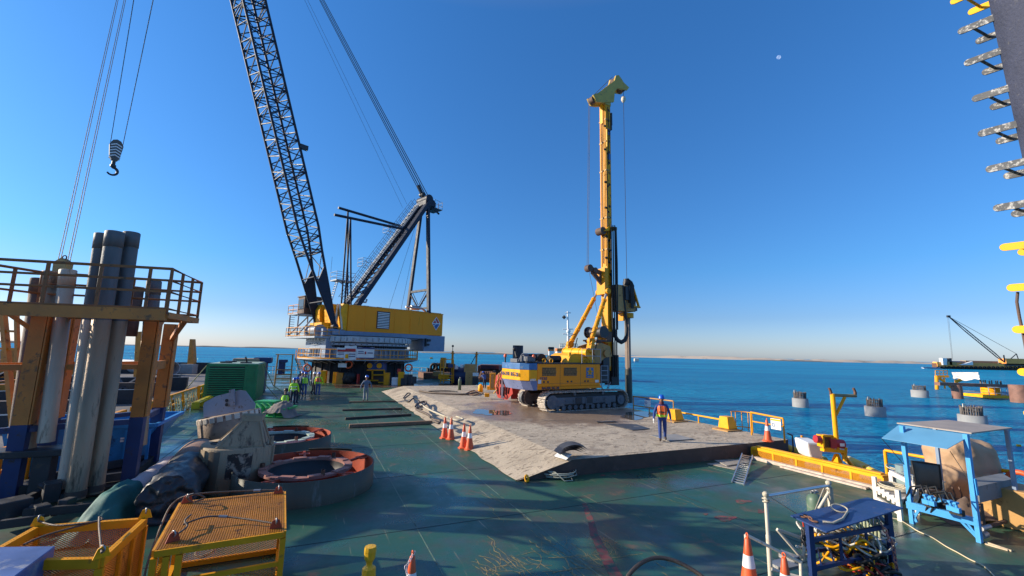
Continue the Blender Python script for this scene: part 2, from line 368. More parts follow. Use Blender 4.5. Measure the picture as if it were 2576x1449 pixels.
# water
mb = MB(); S = 30000; mb.add([(-S, -200, WZ), (S, -200, WZ), (S, S, WZ), (-S, S, WZ)], [(0, 1, 2, 3)])
struct(mb.build('water', M_water))
# far shore: low sand strips with scrub
M_sand = mat('shore_sand', (.46, .38, .29), .95, var=.15, scale=.004, dirt=(.15, .15, .12), dirt_amt=.35, dirt_scale=.012)
M_scrub = mat('shore_scrub', (.13, .12, .10), .95, var=.3, scale=.01)
def shore(name, x0, x1, Yd, zmax, m, seed):
    mb = MB(); n = 160; top = []; 
    for i in range(n+1):
        t = i/n; px = x0+(x1-x0)*t
        d = ray(px, 887+.022*(px-1288)+4); P = Vector((d.x, d.y, 0)).normalized()
        Y = Yd*(1+.1*math.sin(t*7+seed)); P = P*Y
        h = zmax*(.35+.65*abs(noise.noise(Vector((t*9+seed, seed, 0)))*1.5)+.25*noise.noise(Vector((t*60, seed, 0))))*min(1, t*12, (1-t)*12+.15)
        top.append((P, max(.15, h)))
    vs = []
    for P, h in top:
        q = P.normalized()
        vs += [P+Vector((0, 0, WZ-.2)), P+q*25+Vector((0, 0, WZ+h*.7)), P+q*90+Vector((0, 0, WZ+h)), P+q*500+Vector((0, 0, WZ+h*.8)), P+q*560+Vector((0, 0, WZ-.5))]
    mb.add(vs, [(i*5+k, (i+1)*5+k, (i+1)*5+k+1, i*5+k+1) for i in range(n) for k in range(4)], True)
    return struct(mb.build(name, m))
shore('sand_shore', 1040, 2700, 1500, 10.5, M_sand, 1.3)
shore('scrub_shore', 1060, 2120, 1350, 5.0, M_scrub, 4.1)
shore('far_land', -500, 1100, 3200, 11, M_scrub, 8.7)
# barge hull and deck (local barge coordinates)
BW0, BW1, BL0, BL1 = -7.6, 17.0, -14.0, 75.3
mb = MB(); mb.box(BW0, BW1, BL0, BL1, -3.2, -.02)
struct(local_obj('barge_hull', mb, M_dark, BA))
mb = MB(); mb.add([(BW0, BL0, 0), (BW1, BL0, 0), (BW1, BL1, 0), (BW0, BL1, 0)], [(0, 1, 2, 3)])
struct(local_obj('deck', mb, M_deck, BA))
# weld seams between deck plates
M_seam = mat('weld_seam', (.008, .02, .022), .6, var=.3, scale=20, dirt=(.3, .27, .14), dirt_amt=.12, dirt_scale=1.2)
M_seaml = mat('pale_weld_seam', (.11, .17, .12), .5, var=.3, scale=9, dirt=(.012, .03, .03), dirt_amt=.4, dirt_scale=1.2)
mb = MB(); mc = MB()
for b_, m_ in ((-4.6, mb), (2.35, mc), (4.93, mc), (9.8, mb), (13.2, mc)):
    m_.box(b_-.011, b_+.011, -9 if b_ < 9 else (2 if b_ < 12 else 9.6), 52 if b_ < 5 else (12.4 if b_ < 12 else 12.3), -.004, .004)
for a_ in (1.6, 5.9, 10.15, 14.35, 18.95, 23.3, 27.7, 32.1, 36.4, 40.8):
    mb.box(BW0+.3, 16.3 if a_ < 12 else 5.8, a_-.010, a_+.010, -.004, .004)
struct(local_obj('deck_seams', mb, M_seam, BA)); struct(local_obj('deck_weld_lines', mc, M_seaml, BA))
# painted red line and primer patches on the deck
M_redl = mat('faded_red_line', (.20, .05, .04), .6, var=.4, scale=5, dirt=(.04, .09, .065), dirt_amt=.62, dirt_scale=6)
mb = MB(); pts = [(1470, 1267), (1478, 1290), (1488, 1315), (1495, 1345), (1512, 1380), (1530, 1415), (1550, 1449), (1578, 1500)]
vs = []
for x, y in pts:
    wpx = 5.5+(y-1267)*.06
    for sx in (-1, 1): P = G(x+sx*wpx, y); vs.append((P.x, P.y, .004))
mb.add(vs, [(2*i, 2*i+1, 2*i+3, 2*i+2) for i in range(len(pts)-1)])
struct(mb.build('painted_line', M_redl))
mb = MB()
for x, y, rx, ry in ((1825, 1304, 26, 7), (1775, 1294, 6, 2.5), (1918, 1286, 14, 5), (1868, 1262, 20, 5), (1516, 1196, 7, 2.2), (1541, 1193, 7, 2), (1664, 1179, 7, 2.4)):
    vs = []
    for i in range(16):
        t = 2*PI*i/16; k = 1+.25*math.sin(3*t+x); P = G(x+rx*k*math.cos(t), y+ry*k*math.sin(t)); vs.append((P.x, P.y, .0045))
    mb.add(vs, [tuple(range(16))])
struct(mb.build('primer_patches', M_redl))
M_scr = mat('rust_scratch', (.30, .23, .10), .7, var=.35, scale=12, dirt=(.03, .08, .055), dirt_amt=.45, dirt_scale=9)
rs = random.Random(17); mb = MB()
for k in range(95):
    cl = k < 50
    x, y = (rs.uniform(1215, 1500), rs.uniform(1395, 1449)) if cl else (rs.uniform(1180, 1700), rs.uniform(1240, 1449))
    p = G(x, y); a = rs.choice((-1.15, -1.0, .25, 2.3) if cl else (-1.15, -1.05, -.9))+rs.uniform(-.15, .15); L_ = rs.uniform(.25, 1.1); w = rs.uniform(.003, .011); n = 7; vs = []
    for i in range(n+1):
        q = p+Vector((math.cos(a), math.sin(a), 0))*L_*i/n; nn = Vector((-math.sin(a), math.cos(a), 0)); a += rs.uniform(-.12, .12); ww = w*(.3+rs.random()); vs += [q+nn*ww+Vector((0, 0, .0035)), q-nn*ww+Vector((0, 0, .0035))]
    mb.add(vs, [(2*i, 2*i+1, 2*i+3, 2*i+2) for i in range(n)])
struct(mb.build('deck_scratches', M_scr))
# rusty wet strip by the crane
mb = MB(BA); mb.add([(2.0, 47.6, .005), (16, 47.6, .005), (16, 52.4, .005), (2.0, 52.4, .005)], [(0, 1, 2, 3)])
struct(mb.build('rust_strip', mat('wet_rust_strip', (.10, .05, .035), .22, var=.35, scale=.8, dirt=(.04, .07, .06), dirt_amt=.4, dirt_scale=.8)))
# concrete work platform with a ramp edge on its left
mb = MB(); P0, P1, RW, A0, A1, ZP = 5.9, 18.6, 2.0, 12.55, 43.0, .5
top = [(P0, A0+.1, .02), (P0+RW, A0, ZP), (P1, A0, ZP), (P1, A1, ZP), (P0+RW, A1, ZP), (P0, A1, .02)]
nx, ny = 40, 90
def pf(u, v):
    x = P0+RW+(P1-P0-RW)*u; y = A0+(A1-A0)*v; e = min(u, v, 1-u, 1-v)
    return Vector((x, y, ZP+(0 if e < 1e-6 else .014*noise.noise(Vector((x*.5, y*.5, 3)))+.006*noise.noise(Vector((x*2, y*2, 3))))))
mb.grid(nx, ny, pf)
mb.grid(6, ny, lambda u, v: Vector((P0+RW*u+(0 if u > 0 else .10*noise.noise(Vector((A0+(A1-A0)*v, 1, 5)))), A0+(A1-A0)*v+(.08 if u == 0 and v == 0 else 0), .02+(ZP-.02)*u)))
plat = local_obj('concrete_platform', mb, M_plat, BA); tag(plat, 'low pale concrete work platform with a sloping left edge under the yellow drilling rig', 'platform')
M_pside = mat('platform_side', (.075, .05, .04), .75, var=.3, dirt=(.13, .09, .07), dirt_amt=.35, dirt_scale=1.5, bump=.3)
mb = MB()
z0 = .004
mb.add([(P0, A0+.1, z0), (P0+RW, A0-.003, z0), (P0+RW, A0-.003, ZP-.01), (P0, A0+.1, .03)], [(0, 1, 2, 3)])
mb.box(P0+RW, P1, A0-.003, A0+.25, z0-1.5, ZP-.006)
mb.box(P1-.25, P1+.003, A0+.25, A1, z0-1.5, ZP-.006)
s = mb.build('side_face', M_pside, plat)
# puddles
M_pud = bpy.data.materials.new('puddle_water'); M_pud.use_nodes = True
_b = M_pud.node_tree.nodes['Principled BSDF']; _b.inputs['Base Color'].default_value = (.09, .075, .065, 1); _b.inputs['Roughness'].default_value = .03
mb = MB()
for x, y, rx, ry in ((1226, 1037, 32, 8), (1268, 1038, 20, 5), (1600, 1045, 40, 9), (1690, 1050, 22, 5)):
    vs = []
    for i in range(20):
        t = 2*PI*i/20; k = 1+.22*math.sin(2*t+x)+.15*math.sin(5*t); P = G(x+rx*k*math.cos(t), y+ry*k*math.sin(t), .517); vs.append(P)
    mb.add(vs, [tuple(range(20))])
struct(mb.build('puddles', M_pud))
# the moon
P = CP+ray(1959, 144).normalized()*20000
mm = mat('moon_rock', (.12, .12, .115), .9, var=.15, scale=.01)
mb = MB(); mb.sphere(P, 70, n=24, m=16); nm = mm.node_tree; ad = nm.nodes.new('ShaderNodeAddShader'); tr = nm.nodes.new('ShaderNodeBsdfTransparent')   # the clear air in front of the moon shows through it
nm.links.new(nm.nodes['Principled BSDF'].outputs[0], ad.inputs[0]); nm.links.new(tr.outputs[0], ad.inputs[1]); nm.links.new(ad.outputs[0], nm.nodes['Material Output'].inputs[0])
o = mb.build('moon', mm)
tag(o, 'pale day moon high in the blue sky at right', 'moon')
# ================================================================ PEDESTAL CRANE
KANG = math.atan2(.724, .69); KM = frame((-19.3, 56, 0), KANG); KI = KM.inverted()
def K(x, y, ly=0):
    n = KM.to_3x3() @ Vector((0, 1, 0)); return KI @ V(x, y, KM @ Vector((0, ly, 0)), n)
crane = thing('pedestal_crane', KM.translation, 'huge crane with yellow machinery house and dark lattice boom at the deck far end', 'crane')
def kb(): return MB(KM)
# pedestal drum
mb = kb(); mb.lathe([(5.62, 0), (5.62, .12), (5.5, .14), (5.5, 2.6), (5.2, 2.62)], n=64)
for i in range(26):
    a = 2*PI*i/26; mb.cbox((5.53*math.cos(a), 5.53*math.sin(a), 1.25), .16, .05, 2.3, a)
mb.build('pedestal', M_dark, crane)
# walkway ring
mb = kb(); mb.lathe([(5.2, 2.62), (7.25, 2.62), (7.25, 2.76), (5.2, 2.76)], n=64)
for i in range(32):
    a = 2*PI*i/32; mb.beam((5.4*math.cos(a), 5.4*math.sin(a), 2.2), (7.1*math.cos(a), 7.1*math.sin(a), 2.6), .08)
mb.build('walkway', M_grey, crane)
mb = kb()
for z in (2.82, 3.3, 3.85): mb.torus((0, 0, z), 7.2, .04 if z > 3 else .08, n=64, m=5)
for i in range(40):
    a = 2*PI*i/40; mb.tube((7.2*math.cos(a), 7.2*math.sin(a), 2.76), (7.2*math.cos(a), 7.2*math.sin(a), 3.87), .035, n=5)
# upper straight rail and small lockers on the walkway
mb.build('walkway_railing', M_yel, crane)
# slew bearing: stacked rings with ribs and teeth
mb = kb()
mb.lathe([(5.6, 2.77), (5.75, 3.0), (5.75, 3.9), (6.05, 3.92), (6.05, 4.05), (5.6, 4.06)], n=72, smooth=False)
for i in range(60):
    a = 2*PI*i/60; mb.cbox((5.9*math.cos(a), 5.9*math.sin(a), 3.45), .3, .06, .9, a)
mb.lathe([(5.5, 4.35), (6.0, 4.35), (6.0, 4.6), (5.5, 4.6)], n=72, smooth=False)
mb.build('bearing_ring', M_grey, crane)
mb = kb(); mb.lathe([(5.3, 4.05), (5.55, 4.05), (5.55, 5.5), (5.3, 5.5)], n=72)
for i in range(120):
    a = 2*PI*i/120; mb.cbox((5.7*math.cos(a), 5.7*math.sin(a), 4.2), .2, .1, .24, a)
    if i % 2: mb.sphere((6.02*math.cos(a), 6.02*math.sin(a), 4.48), .06, n=6, m=4)
mb.build('gear_teeth', M_dark, crane)
mb = kb(); mb.lathe([(5.4, 4.72), (6.15, 4.72), (6.15, 5.38), (5.4, 5.38)], n=72, smooth=False)
for i in range(56):
    a = 2*PI*i/56; mb.cbox((6.2*math.cos(a), 6.2*math.sin(a), 5.05), .14, .5, .5, a)
mb.build('roller_cover', mat('pale_grey_paint', (.36, .42, .46), .5, var=.15, dirt=(.15, .14, .13), dirt_amt=.3), crane)
# turntable frame
YN = -2.9
mb = kb(); mb.box(-5.2, 8.2, YN-.12, -YN+.12, 5.55, 6.05); mb.box(-4.4, 7.0, -2.4, 2.4, 5.36, 5.56)
mb.add([(7.0, YN+.1, 5.5), (8.3, YN+.1, 5.9), (8.3, YN+.1, 6.0), (5.2, YN+.1, 5.55), (7.0, -YN-.1, 5.5), (8.3, -YN-.1, 5.9), (8.3, -YN-.1, 6.0), (5.2, -YN-.1, 5.55)], [(0,1,2,3), (7,6,5,4), (0,4,5,1)])
for x in (-2, 1.5, 4.5): mb.box(x, x+.25, YN-.2, YN-.11, 5.3, 5.6)
mb.box(-6.2, -3.6, -2.75, -1.6, 5.2, 6.2); mb.box(-6.2, -3.6, 1.6, 2.75, 5.2, 6.2)
mb.box(-5.8, -4.6, -2.9, 2.9, 2.9, 5.4)
mb.build('turntable_frame', M_bgrey, crane)
# machinery house
mb = kb(); H0, H1 = 6.05, 9.2
mb.bbox(-3.4, 10.7, YN, -YN, H0, H1, .05)
for x in (-1.2, 2.9, 5.2, 7.3): mb.box(x-.03, x+.03, YN-.022, YN-.002, H0+.04, H1-.13)
mb.box(5.3, 6.3, YN-.03, YN-.002, H0+.1, H0+2.2); mb.box(-3.3, 10.6, YN-.028, YN-.002, H0+.02, H0+.1)
mb.box(-3.45, 10.75, YN-.03, YN-.003, H1-.12, H1-.02)
mb.build('machinery_house', M_house, crane)
mb = kb()
for x in (2.2, 4.6): mb.lathe([(0, .16), (.75, .12), (.8, 0)], (x, -1.2, H1+.02), n=16)
for x in (-1, 0.8, 6.5, 8.6): mb.box(x, x+.7, -2.0, -1.2, H1+.003, H1+.18)
mb.box(-3, 10.4, YN+.05, YN+.2, H1+.003, H1+.06)
mb.build('roof_hatch', M_ocre, crane)
mb = kb(); lx, lz = K(938, 789, YN).x, 7.0
mb.box(.35, 2.15, YN-.06, YN-.01, 6.55, 8.75); lv = mb.build('louvre', M_dark, crane); mb = kb()
for i in range(10): mb.box(.45, 2.05, YN-.12, YN-.065, 6.65+i*.205, 6.65+i*.205+.10)
mb.build('louvre_slats', M_white, lv)
# diamond emblem: red upper and blue lower halves on white
em = wall_m((9.55, YN-.012, 7.75), (1, 0, 0)); em = KM @ em
mb = MB(em); mb.prism([(0, -.95), (.72, 0), (0, .95), (-.72, 0)], 0, .01); e0 = mb.build('emblem', M_white, crane)
mb = MB(em); mb.prism([(0, .82), (.58, .06), (.16, .06), (-.16, .55)], .012, .02); mb.prism([(-.24, .45), (.06, .06), (-.58, .06)], .012, .02); mb.build('red_half', M_red, e0)
mb = MB(em); mb.prism([(0, -.82), (-.34, -.36), (.1, -.06), (.58, -.06)], .012, .02); mb.prism([(-.40, -.28), (-.58, -.06), (-.02, -.06)], .012, .02); mb.build('blue_half', mat('emblem_blue', (.02, .10, .3), .5), e0)
# counterweight
mb = kb(); mb.bbox(7.6, 11.2, YN-.02, -YN+.02, 3.85, 6.03, .06); mb.box(7.55, 11.22, YN-.035, YN-.022, 4.92, 4.97)
mb.build('counterweight', M_bgrey, crane)
mb = kb(); mb.tube((7.9, YN-.3, 5.35), (8.5, YN-.3, 5.35), .2, .16); mb.tube((7.9, YN-.3, 4.75), (8.3, YN-.3, 4.75), .14); mb.box(7.7, 7.85, YN-.4, YN-.06, 4.5, 5.6)
mb.build('floodlight', M_dark, crane)
mb = kb(); P = [(6.2, -1.9, H1+.3), (7.4, -1.9, H1+.35)]
mb.tube((4.9, -2.2, H1+.55), (5.7, -2.2, H1+.55), .14); mb.tube((5.7, -2.2, H1+.55), (7.0, -2.2, H1+.55), .30, n=14); mb.path([(7.0, -2.2, H1+.55), (7.6, -2.2, H1+.5), (8.1, -2.2, H1+.2), (8.2, -2.2, H1-.05)], .14)
mb.build('exhaust_pipe', M_steel, crane)
mb = kb(); mb.path([(-1.9, -2, H1), (-1.9, -2, H1+.55), (-.8, -2, H1+.6), (-.7, -2, H1+1.0)], .12)
mb.build('vent_pipe', M_steel, crane)
# winch housings in front of the house
for y0, y1, xf in ((-2.75, -1.5, -4.3), (-1.1, .6, -4.9), (.9, 2.8, -5.3)):
    mb = kb(); mb.prism([(-3.42, 6.1), (-3.42, 9.25), (xf+.3, 9.3), (xf, 8.6), (xf+.25, 6.1)], -y1, -y0, Matrix(((1,0,0,0),(0,0,-1,0),(0,1,0,0),(0,0,0,1)))); mb.build('winch_housing', M_yelb, crane)
mb = kb(); mb.box(-5.7, -3.5, -1.0, 2.4, 6.08, 7.0); mb.build('winch_base', M_yelb, crane)
mb = kb(); mb.beam((-4.35, -2.1, 9.2), (-4.6, -2.3, 6.2), .12, .5); mb.beam((-4.4, -2.6, 9.2), (-4.0, -2.8, 6.2), .06, .2); mb.build('cream_brace', M_cream, crane)
mb = kb(); mb.box(-3.72, -3.56, -2.7, -1.9, 6.35, 7.4); 
for i in range(6): mb.box(-3.8, -3.73, -2.62, -1.98, 6.45+i*.15, 6.53+i*.15)
mb.build('vent_grille', M_white, crane)
# boom ------------------------------------------------------------
FT = Vector((-4.7, 0, 6.5)); EL = math.atan2(36.6, 12.1)
ax = Vector((-math.cos(EL), 0, math.sin(EL))); pn = Vector((math.sin(EL), 0, math.cos(EL)))  # axis and its upper-rear normal
BLEN = (25.2-4.7)/math.cos(EL)
def bp_(s, i, j):     # i=-1 near,+1 far ; j=-1 front underside, +1 rear
    k = min(1, s/12.0); hw = 2.35+(1.65-2.35)*min(1, s/9.0); hh = .12+(1.2-.12)*k
    if s > BLEN-9: q = (BLEN-s)/9; hw *= .45+.55*q; hh *= .3+.7*q
    return FT + ax*s + Vector((0, i*hw, 0)) + pn*(j*hh)
corners = [(-1,-1), (1,-1), (1,1), (-1,1)]
for i, j in corners:
    mb = kb(); st = [0, 3, 6, 9, 12]+[12+k*(BLEN-21)/10 for k in range(1, 11)]+[BLEN-4, BLEN]
    for s0, s1 in zip(st[:-1], st[1:]): mb.tube(bp_(s0, i, j), bp_(s1, i, j), .15, n=8)
    mb.build('boom_chord', M_navy, crane)
mb = kb(); n = 30; L = BLEN-12
for f in range(4):
    (i0, j0), (i1, j1) = corners[f], corners[(f+1)%4]
    for k in range(n):
        s0, s1 = 9+(BLEN-9)*k/n, 9+(BLEN-9)*(k+1)/n; sm = (s0+s1)/2
        side = j0 != j1
        mb.tube(bp_(s0, i0, j0), bp_(sm, i1, j1), .068, n=5, cap=False); mb.tube(bp_(sm, i1, j1), bp_(s1, i0, j0), .068, n=5, cap=False)
        if k % 5 == 0: mb.tube(bp_(s0, i0, j0), bp_(s0, i1, j1), .07, n=5); mb.tube(bp_(s0+.35, i0, j0), bp_(s0+.35, i1, j1), .06, n=5)
        elif k % 2: mb.tube(bp_(s0, i0, j0), bp_(s0, i1, j1), .055, n=5, cap=False)
for k in range(n):
    s0, s1 = 9+(BLEN-9)*k/n, 9+(BLEN-9)*(k+1)/n
    mb.tube(bp_(s0, -1, -1), bp_(s0, 1, 1), .045, n=5, cap=False); mb.tube(bp_((s0+s1)/2, 1, -1), bp_((s0+s1)/2, -1, 1), .04, n=5, cap=False)
for a_, b_, i in ((2.5, 5.5, -1), (5.5, 9, -1), (2.5, 5.5, 1), (5.5, 9, 1)):
    mb.tube(bp_(a_, i, -1), bp_(b_, i, 1), .05, n=5)
for s_ in (3.2, 6.2, 9): mb.tube(bp_(s_, -1, 1), bp_(s_, 1, 1), .09, n=6); mb.tube(bp_(s_, -1, -1), bp_(s_, 1, -1), .09, n=6)
mb.tube(bp_(3.2, -1, 1), bp_(6.2, 1, 1), .06, n=5); mb.tube(bp_(6.2, -1, 1), bp_(9, 1, 1), .06, n=5)
mb.build('boom_lacing', M_navy, crane)
mb = kb()      # plated heel of each leg
for i in (-1, 1):
    q = [bp_(.2, i, -1), bp_(.2, i, 1), bp_(7.4, i, 1), bp_(5.5, i, -1)]
    off = Vector((0, .12, 0)); mb.add([p-off for p in q]+[p+off for p in q], [(0,1,2,3), (7,6,5,4), (0,4,5,1), (1,5,6,2), (2,6,7,3), (3,7,4,0)])
    mb.tube(FT+Vector((0, i*2.35-.3, 0)), FT+Vector((0, i*2.35+.3, 0)), .35, n=16)
mb.build('boom_heel', M_navy, crane)
mb = kb(); c = bp_(21.5, -1, 1); mb.cbox(c+Vector((.45, 0, 0)), .9, .5, .5); mb.build('boom_lamp', M_dark, crane)
mb = kb()
for k in (0, 1):
    c = FT + ax*(BLEN-.5+k*.9); mb.tube(c+Vector((0, -1, 0)), c+Vector((0, 1, 0)), .7, n=24)
mb.build('boom_head', M_navy, crane)
TIP = FT+ax*BLEN
# gantry ------------------------------------------------------------
AP = Vector((8.7, 0, 26.4))
for i in (-1, 1):
    mb = kb(); mb.beam((-1.9, i*1.8, 9.25), (8.6, i*.9, 25.9), .55, .95, (0, 1, 0)); mb.build('gantry_mast', M_navy, crane)
mb = kb()
for k in range(11):
    t0, t1 = .08+k*.083, .08+(k+1)*.083
    def gp(t, i): return Vector((-1.9+10.5*t, i*(1.8-.9*t), 9.25+16.65*t))
    mb.tube(gp(t0, -1), gp(t1, 1), .09, n=5); mb.tube(gp(t0, 1), gp(t0, -1), .09, n=5); mb.tube(gp(t0, 1), gp(t1, -1), .07, n=5)
mb.build('gantry_bracing', M_navy, crane)
mb = kb()       # stair with handrails up the mast
def gs(t, dy, up): 
    n_ = Vector((-16.65, 0, 10.5)).normalized(); return Vector((-1.9+10.5*t, dy, 9.25+16.65*t)) + n_*(.62+up)
for dy in (.1, .95): mb.beam(gs(.02, dy, 0), gs(.96, dy, 0), .08, .2, (0, 1, 0))
for k in range(64):
    t = .03+k*.0145; mb.cbox(gs(t, .52, .05), .3, .85, .04)
mb.build('mast_stair', M_grey, crane)
mb = kb()
for dy in (.1, .95):
    for u in (.5, 1.0): mb.tube(gs(.02, dy, u), gs(.96, dy, u), .03, n=5)
    for k in range(22): mb.tube(gs(.03+k*.044, dy, 0), gs(.03+k*.044, dy, 1.0), .028, n=5)
for t in (.3, .62):     # rest platforms
    c = gs(t, .5, .5)
    for z in (0, .5, 1): 
        mb.path([c+Vector((-1.0, -.7, z)), c+Vector((-1.0, .7, z)), c+Vector((.2, .7, z))], .03, 5); mb.tube(c+Vector((-1, -.7, z)), c+Vector((.2, -.7, z)), .03, n=5)
    for dx, dy in ((-1, -.7), (-1, .7), (.2, .7), (.2, -.7)): mb.tube(c+Vector((dx, dy, 0)), c+Vector((dx, dy, 1)), .03, n=5)
mb.build('stair_railing', M_grey, crane)
mb = kb()       # apex head
mb.tube((8.5, -1.3, 26.3), (8.5, 1.3, 26.3), .62, n=20); mb.tube((9.3, -1, 26.0), (9.3, 1, 26.0), .4, n=16)
mb.box(7.9, 9.7, -1.2, 1.2, 25.3, 26.0); mb.box(9.6, 10.9, -1.1, 1.1, 25.1, 25.25)
mb.beam((9.2, -.9, 25.2), (10.6, -.9, 24.5), .2); mb.build('gantry_head', M_navy, crane)
mb = kb()
for z in (25.3, 25.9, 26.5):
    mb.path([(9.5, -1.1, z), (11.0, -1.1, z-.15), (11.0, 1.1, z-.15), (9.5, 1.1, z)], .035, 5)
for x, y in ((9.6, -1.1), (10.3, -1.1), (11, -1.1), (11, 0), (11, 1.1), (10.3, 1.1)): mb.tube((x, y, 25.15), (x, y, 26.45), .035, n=5)
mb.build('head_railing', M_grey, crane)
for i in (-1, 1):       # back legs
    mb = kb(); mb.beam((8.35, i*2.7, 9.1), (8.55, i*.85, 25.2), .5, .38, (1, 0, 0)); mb.build('back_leg', M_navy, crane)
mb = kb(); mb.beam((8.4, -2.45, 12.5), (8.4, 2.45, 12.5), .3, .3); mb.beam((8.4, -2.6, 9.9), (8.4, 2.6, 9.9), .25, .25)
for i in (-1, 1):
    mb.tube((8.4, i*2.4, 12.4), (8.4, i*.1, 10), .12, n=6); mb.tube((8.4, i*1.7, 12.4), (8.4, i*.1, 10.5), .05, n=5)
    for k in range(5): mb.tube((8.4, i*(.4+k*.38), 10.2+k*.45), (8.4, i*(.75+k*.38), 10.1+k*.45), .04, n=4)
mb.build('leg_brace', M_navy, crane)
mb = kb()       # two level struts and their thin supports
mb.tube((-5.3, -1.0, 20.35), (4.3, -1.0, 20.75), .17, n=10); mb.tube((-4.0, 1.0, 22.05), (5.5, 1.0, 21.75), .17, n=10)
mb.build('strut', M_navy, crane)
mb = kb()
for x, y, zt in ((-3.2, -1.0, 20.4), (-2.7, 1.0, 22.0)):
    mb.tube((x, y, zt), (x-.1, y-.5, 9.4), .11, n=8); mb.tube((x, y, zt), (x+.9, y-.1, 9.4), .11, n=8)
mb.tube((-3.2, -1.5, 13), (-1.9, 1, 13.2), .06, n=5)
mb.build('strut_support', M_navy, crane)
# ladder and platform in front of the mast
mb = kb()
for y in (-.3, .3): mb.tube((-4.3, y+.6, 9.0), (-3.5, y+.6, 12.6), .05, n=5)
for k in range(11): mb.tube((-4.3+k*.075, .3, 9.2+k*.33), (-4.3+k*.075, .9, 9.2+k*.33), .035, n=5)
mb.build('ladder', M_white, crane)
mb = kb(); mb.box(-4.0, -1.6, -.2, 1.6, 12.4, 12.55)
for z in (13.0, 13.55): mb.path([(-4, -.2, z), (-4, 1.6, z), (-1.6, 1.6, z)], .03, 5); mb.tube((-4, -.2, z), (-1.6, -.2, z), .03, n=5)
for x, y in ((-4, -.2), (-4, 1.6), (-2.8, -.2), (-1.6, -.2), (-1.6, 1.6)): mb.tube((x, y, 12.5), (x, y, 13.55), .03, n=5)
mb.tube((-4, 1.6, 13.5), (-4, 1.6, 15.6), .02, n=4); mb.tube((-3.8, 0, 12.4), (-2.4, 0, 11.6), .06, n=5)
mb.build('service_platform', M_grey, crane)
# operator cabin and front platforms left of the boom
mb = kb(); mb.bbox(-6.4, -4.2, 2.9, 5.0, 8.1, 10.3, .08); mb.box(-6.5, -4.1, 2.8, 5.1, 10.3, 10.42); cab = mb.build('cabin', M_brown, crane)
mb = kb(); mb.box(-6.44, -6.405, 3.1, 4.8, 8.8, 10.0); mb.box(-6.2, -4.5, 2.855, 2.895, 8.9, 10.0); mb.build('window', M_glass, cab)
mb = kb(); mb.box(-7.2, -4.1, 2.6, 5.8, 8.0, 8.1); mb.box(-7.2, -4.2, -3.0, 5.8, 5.1, 5.3)
for p, q in (((-7.0, 5.6, 5.3), (-7.0, 5.6, 8.0)), ((-7.0, 2.8, 5.3), (-7.0, 2.8, 8.0)), ((-4.8, 5.6, 5.3), (-4.8, 5.6, 8)), ((-7.0, 5.6, 5.4), (-4.8, 5.6, 8.0)), ((-7.0, 2.8, 5.4), (-5, 2.8, 8))): mb.tube(p, q, .09, n=6)
for k in range(9): mb.tube((-6.9, 5.9, 5.4+k*.3), (-6.3, 5.9, 5.4+k*.3), .03, n=4)
mb.build('front_platform', M_grey, crane)
mb = kb()
for z0, pts in ((5.3, [(-4.4, -3, 0), (-7.2, -3, 0), (-7.2, 5.8, 0), (-5, 5.8, 0)]), (8.1, [(-4.3, 5.8, 0), (-7.2, 5.8, 0), (-7.2, 2.6, 0)])):
    for dz in (.1, .55, 1.1):
        mb.path([Vector(p)+Vector((0, 0, z0+dz)) for p in pts], .035, 5)
    for a_, b_ in zip(pts[:-1], pts[1:]):
        a_, b_ = Vector(a_), Vector(b_); m_ = max(1, int((b_-a_).length/1.3))
        for k in range(m_+1): p = a_.lerp(b_, k/m_); mb.tube(p+Vector((0, 0, z0)), p+Vector((0, 0, z0+1.1)), .035, n=5)
mb.build('platform_railing', M_yel, crane)
mb = kb(); mb.tube((-6.1, -1.6, 6.0), (-6.1, .9, 6.0), .5, n=20); mb.tube((-6.1, -1.7, 6.0), (-6.1, -1.6, 6.0), .7, n=20); mb.tube((-6.1, .9, 6.0), (-6.1, 1.0, 6.0), .7, n=20)
mb.build('winch_drum', M_grey, crane)
# stair from deck to the walkway (left)
mb = kb()
sb = KI @ G(770, 945); st_ = KI @ V(795, 901, KM.translation + Vector((-4.5, -4, 0)), (0, 1, 0)); sa = Vector((-6.9, 2.4, 2.7))
A_ = KI @ G(768, 948); B_ = Vector((-6.6, 2.3, 2.7)); A_ = Vector((A_.x, A_.y, 0)); w = Vector((.35, -.35, 0))
sd_ = (B_-A_); pr = Vector((-sd_.y, sd_.x, 0)).normalized()*.45
for sgn in (-1, 1): mb.beam(A_+pr*sgn, B_+pr*sgn, .08, .25, (0, 0, 1))
for k in range(11):
    c = A_.lerp(B_, (k+.5)/11); mb.beam(c-pr, c+pr, .25, .05)
mb.build('access_stair', M_grey, crane)
mb = kb()
for sgn in (-1, 1):
    for u in (.5, 1.0): mb.tube(A_+pr*sgn+Vector((0, 0, u)), B_+pr*sgn+Vector((0, 0, u)), .03, n=5)
    for k in range(6): c = A_.lerp(B_, k/5)+pr*sgn; mb.tube(c, c+Vector((0, 0, 1)), .03, n=5)
mb.build('stair_handrail', M_yel, crane)
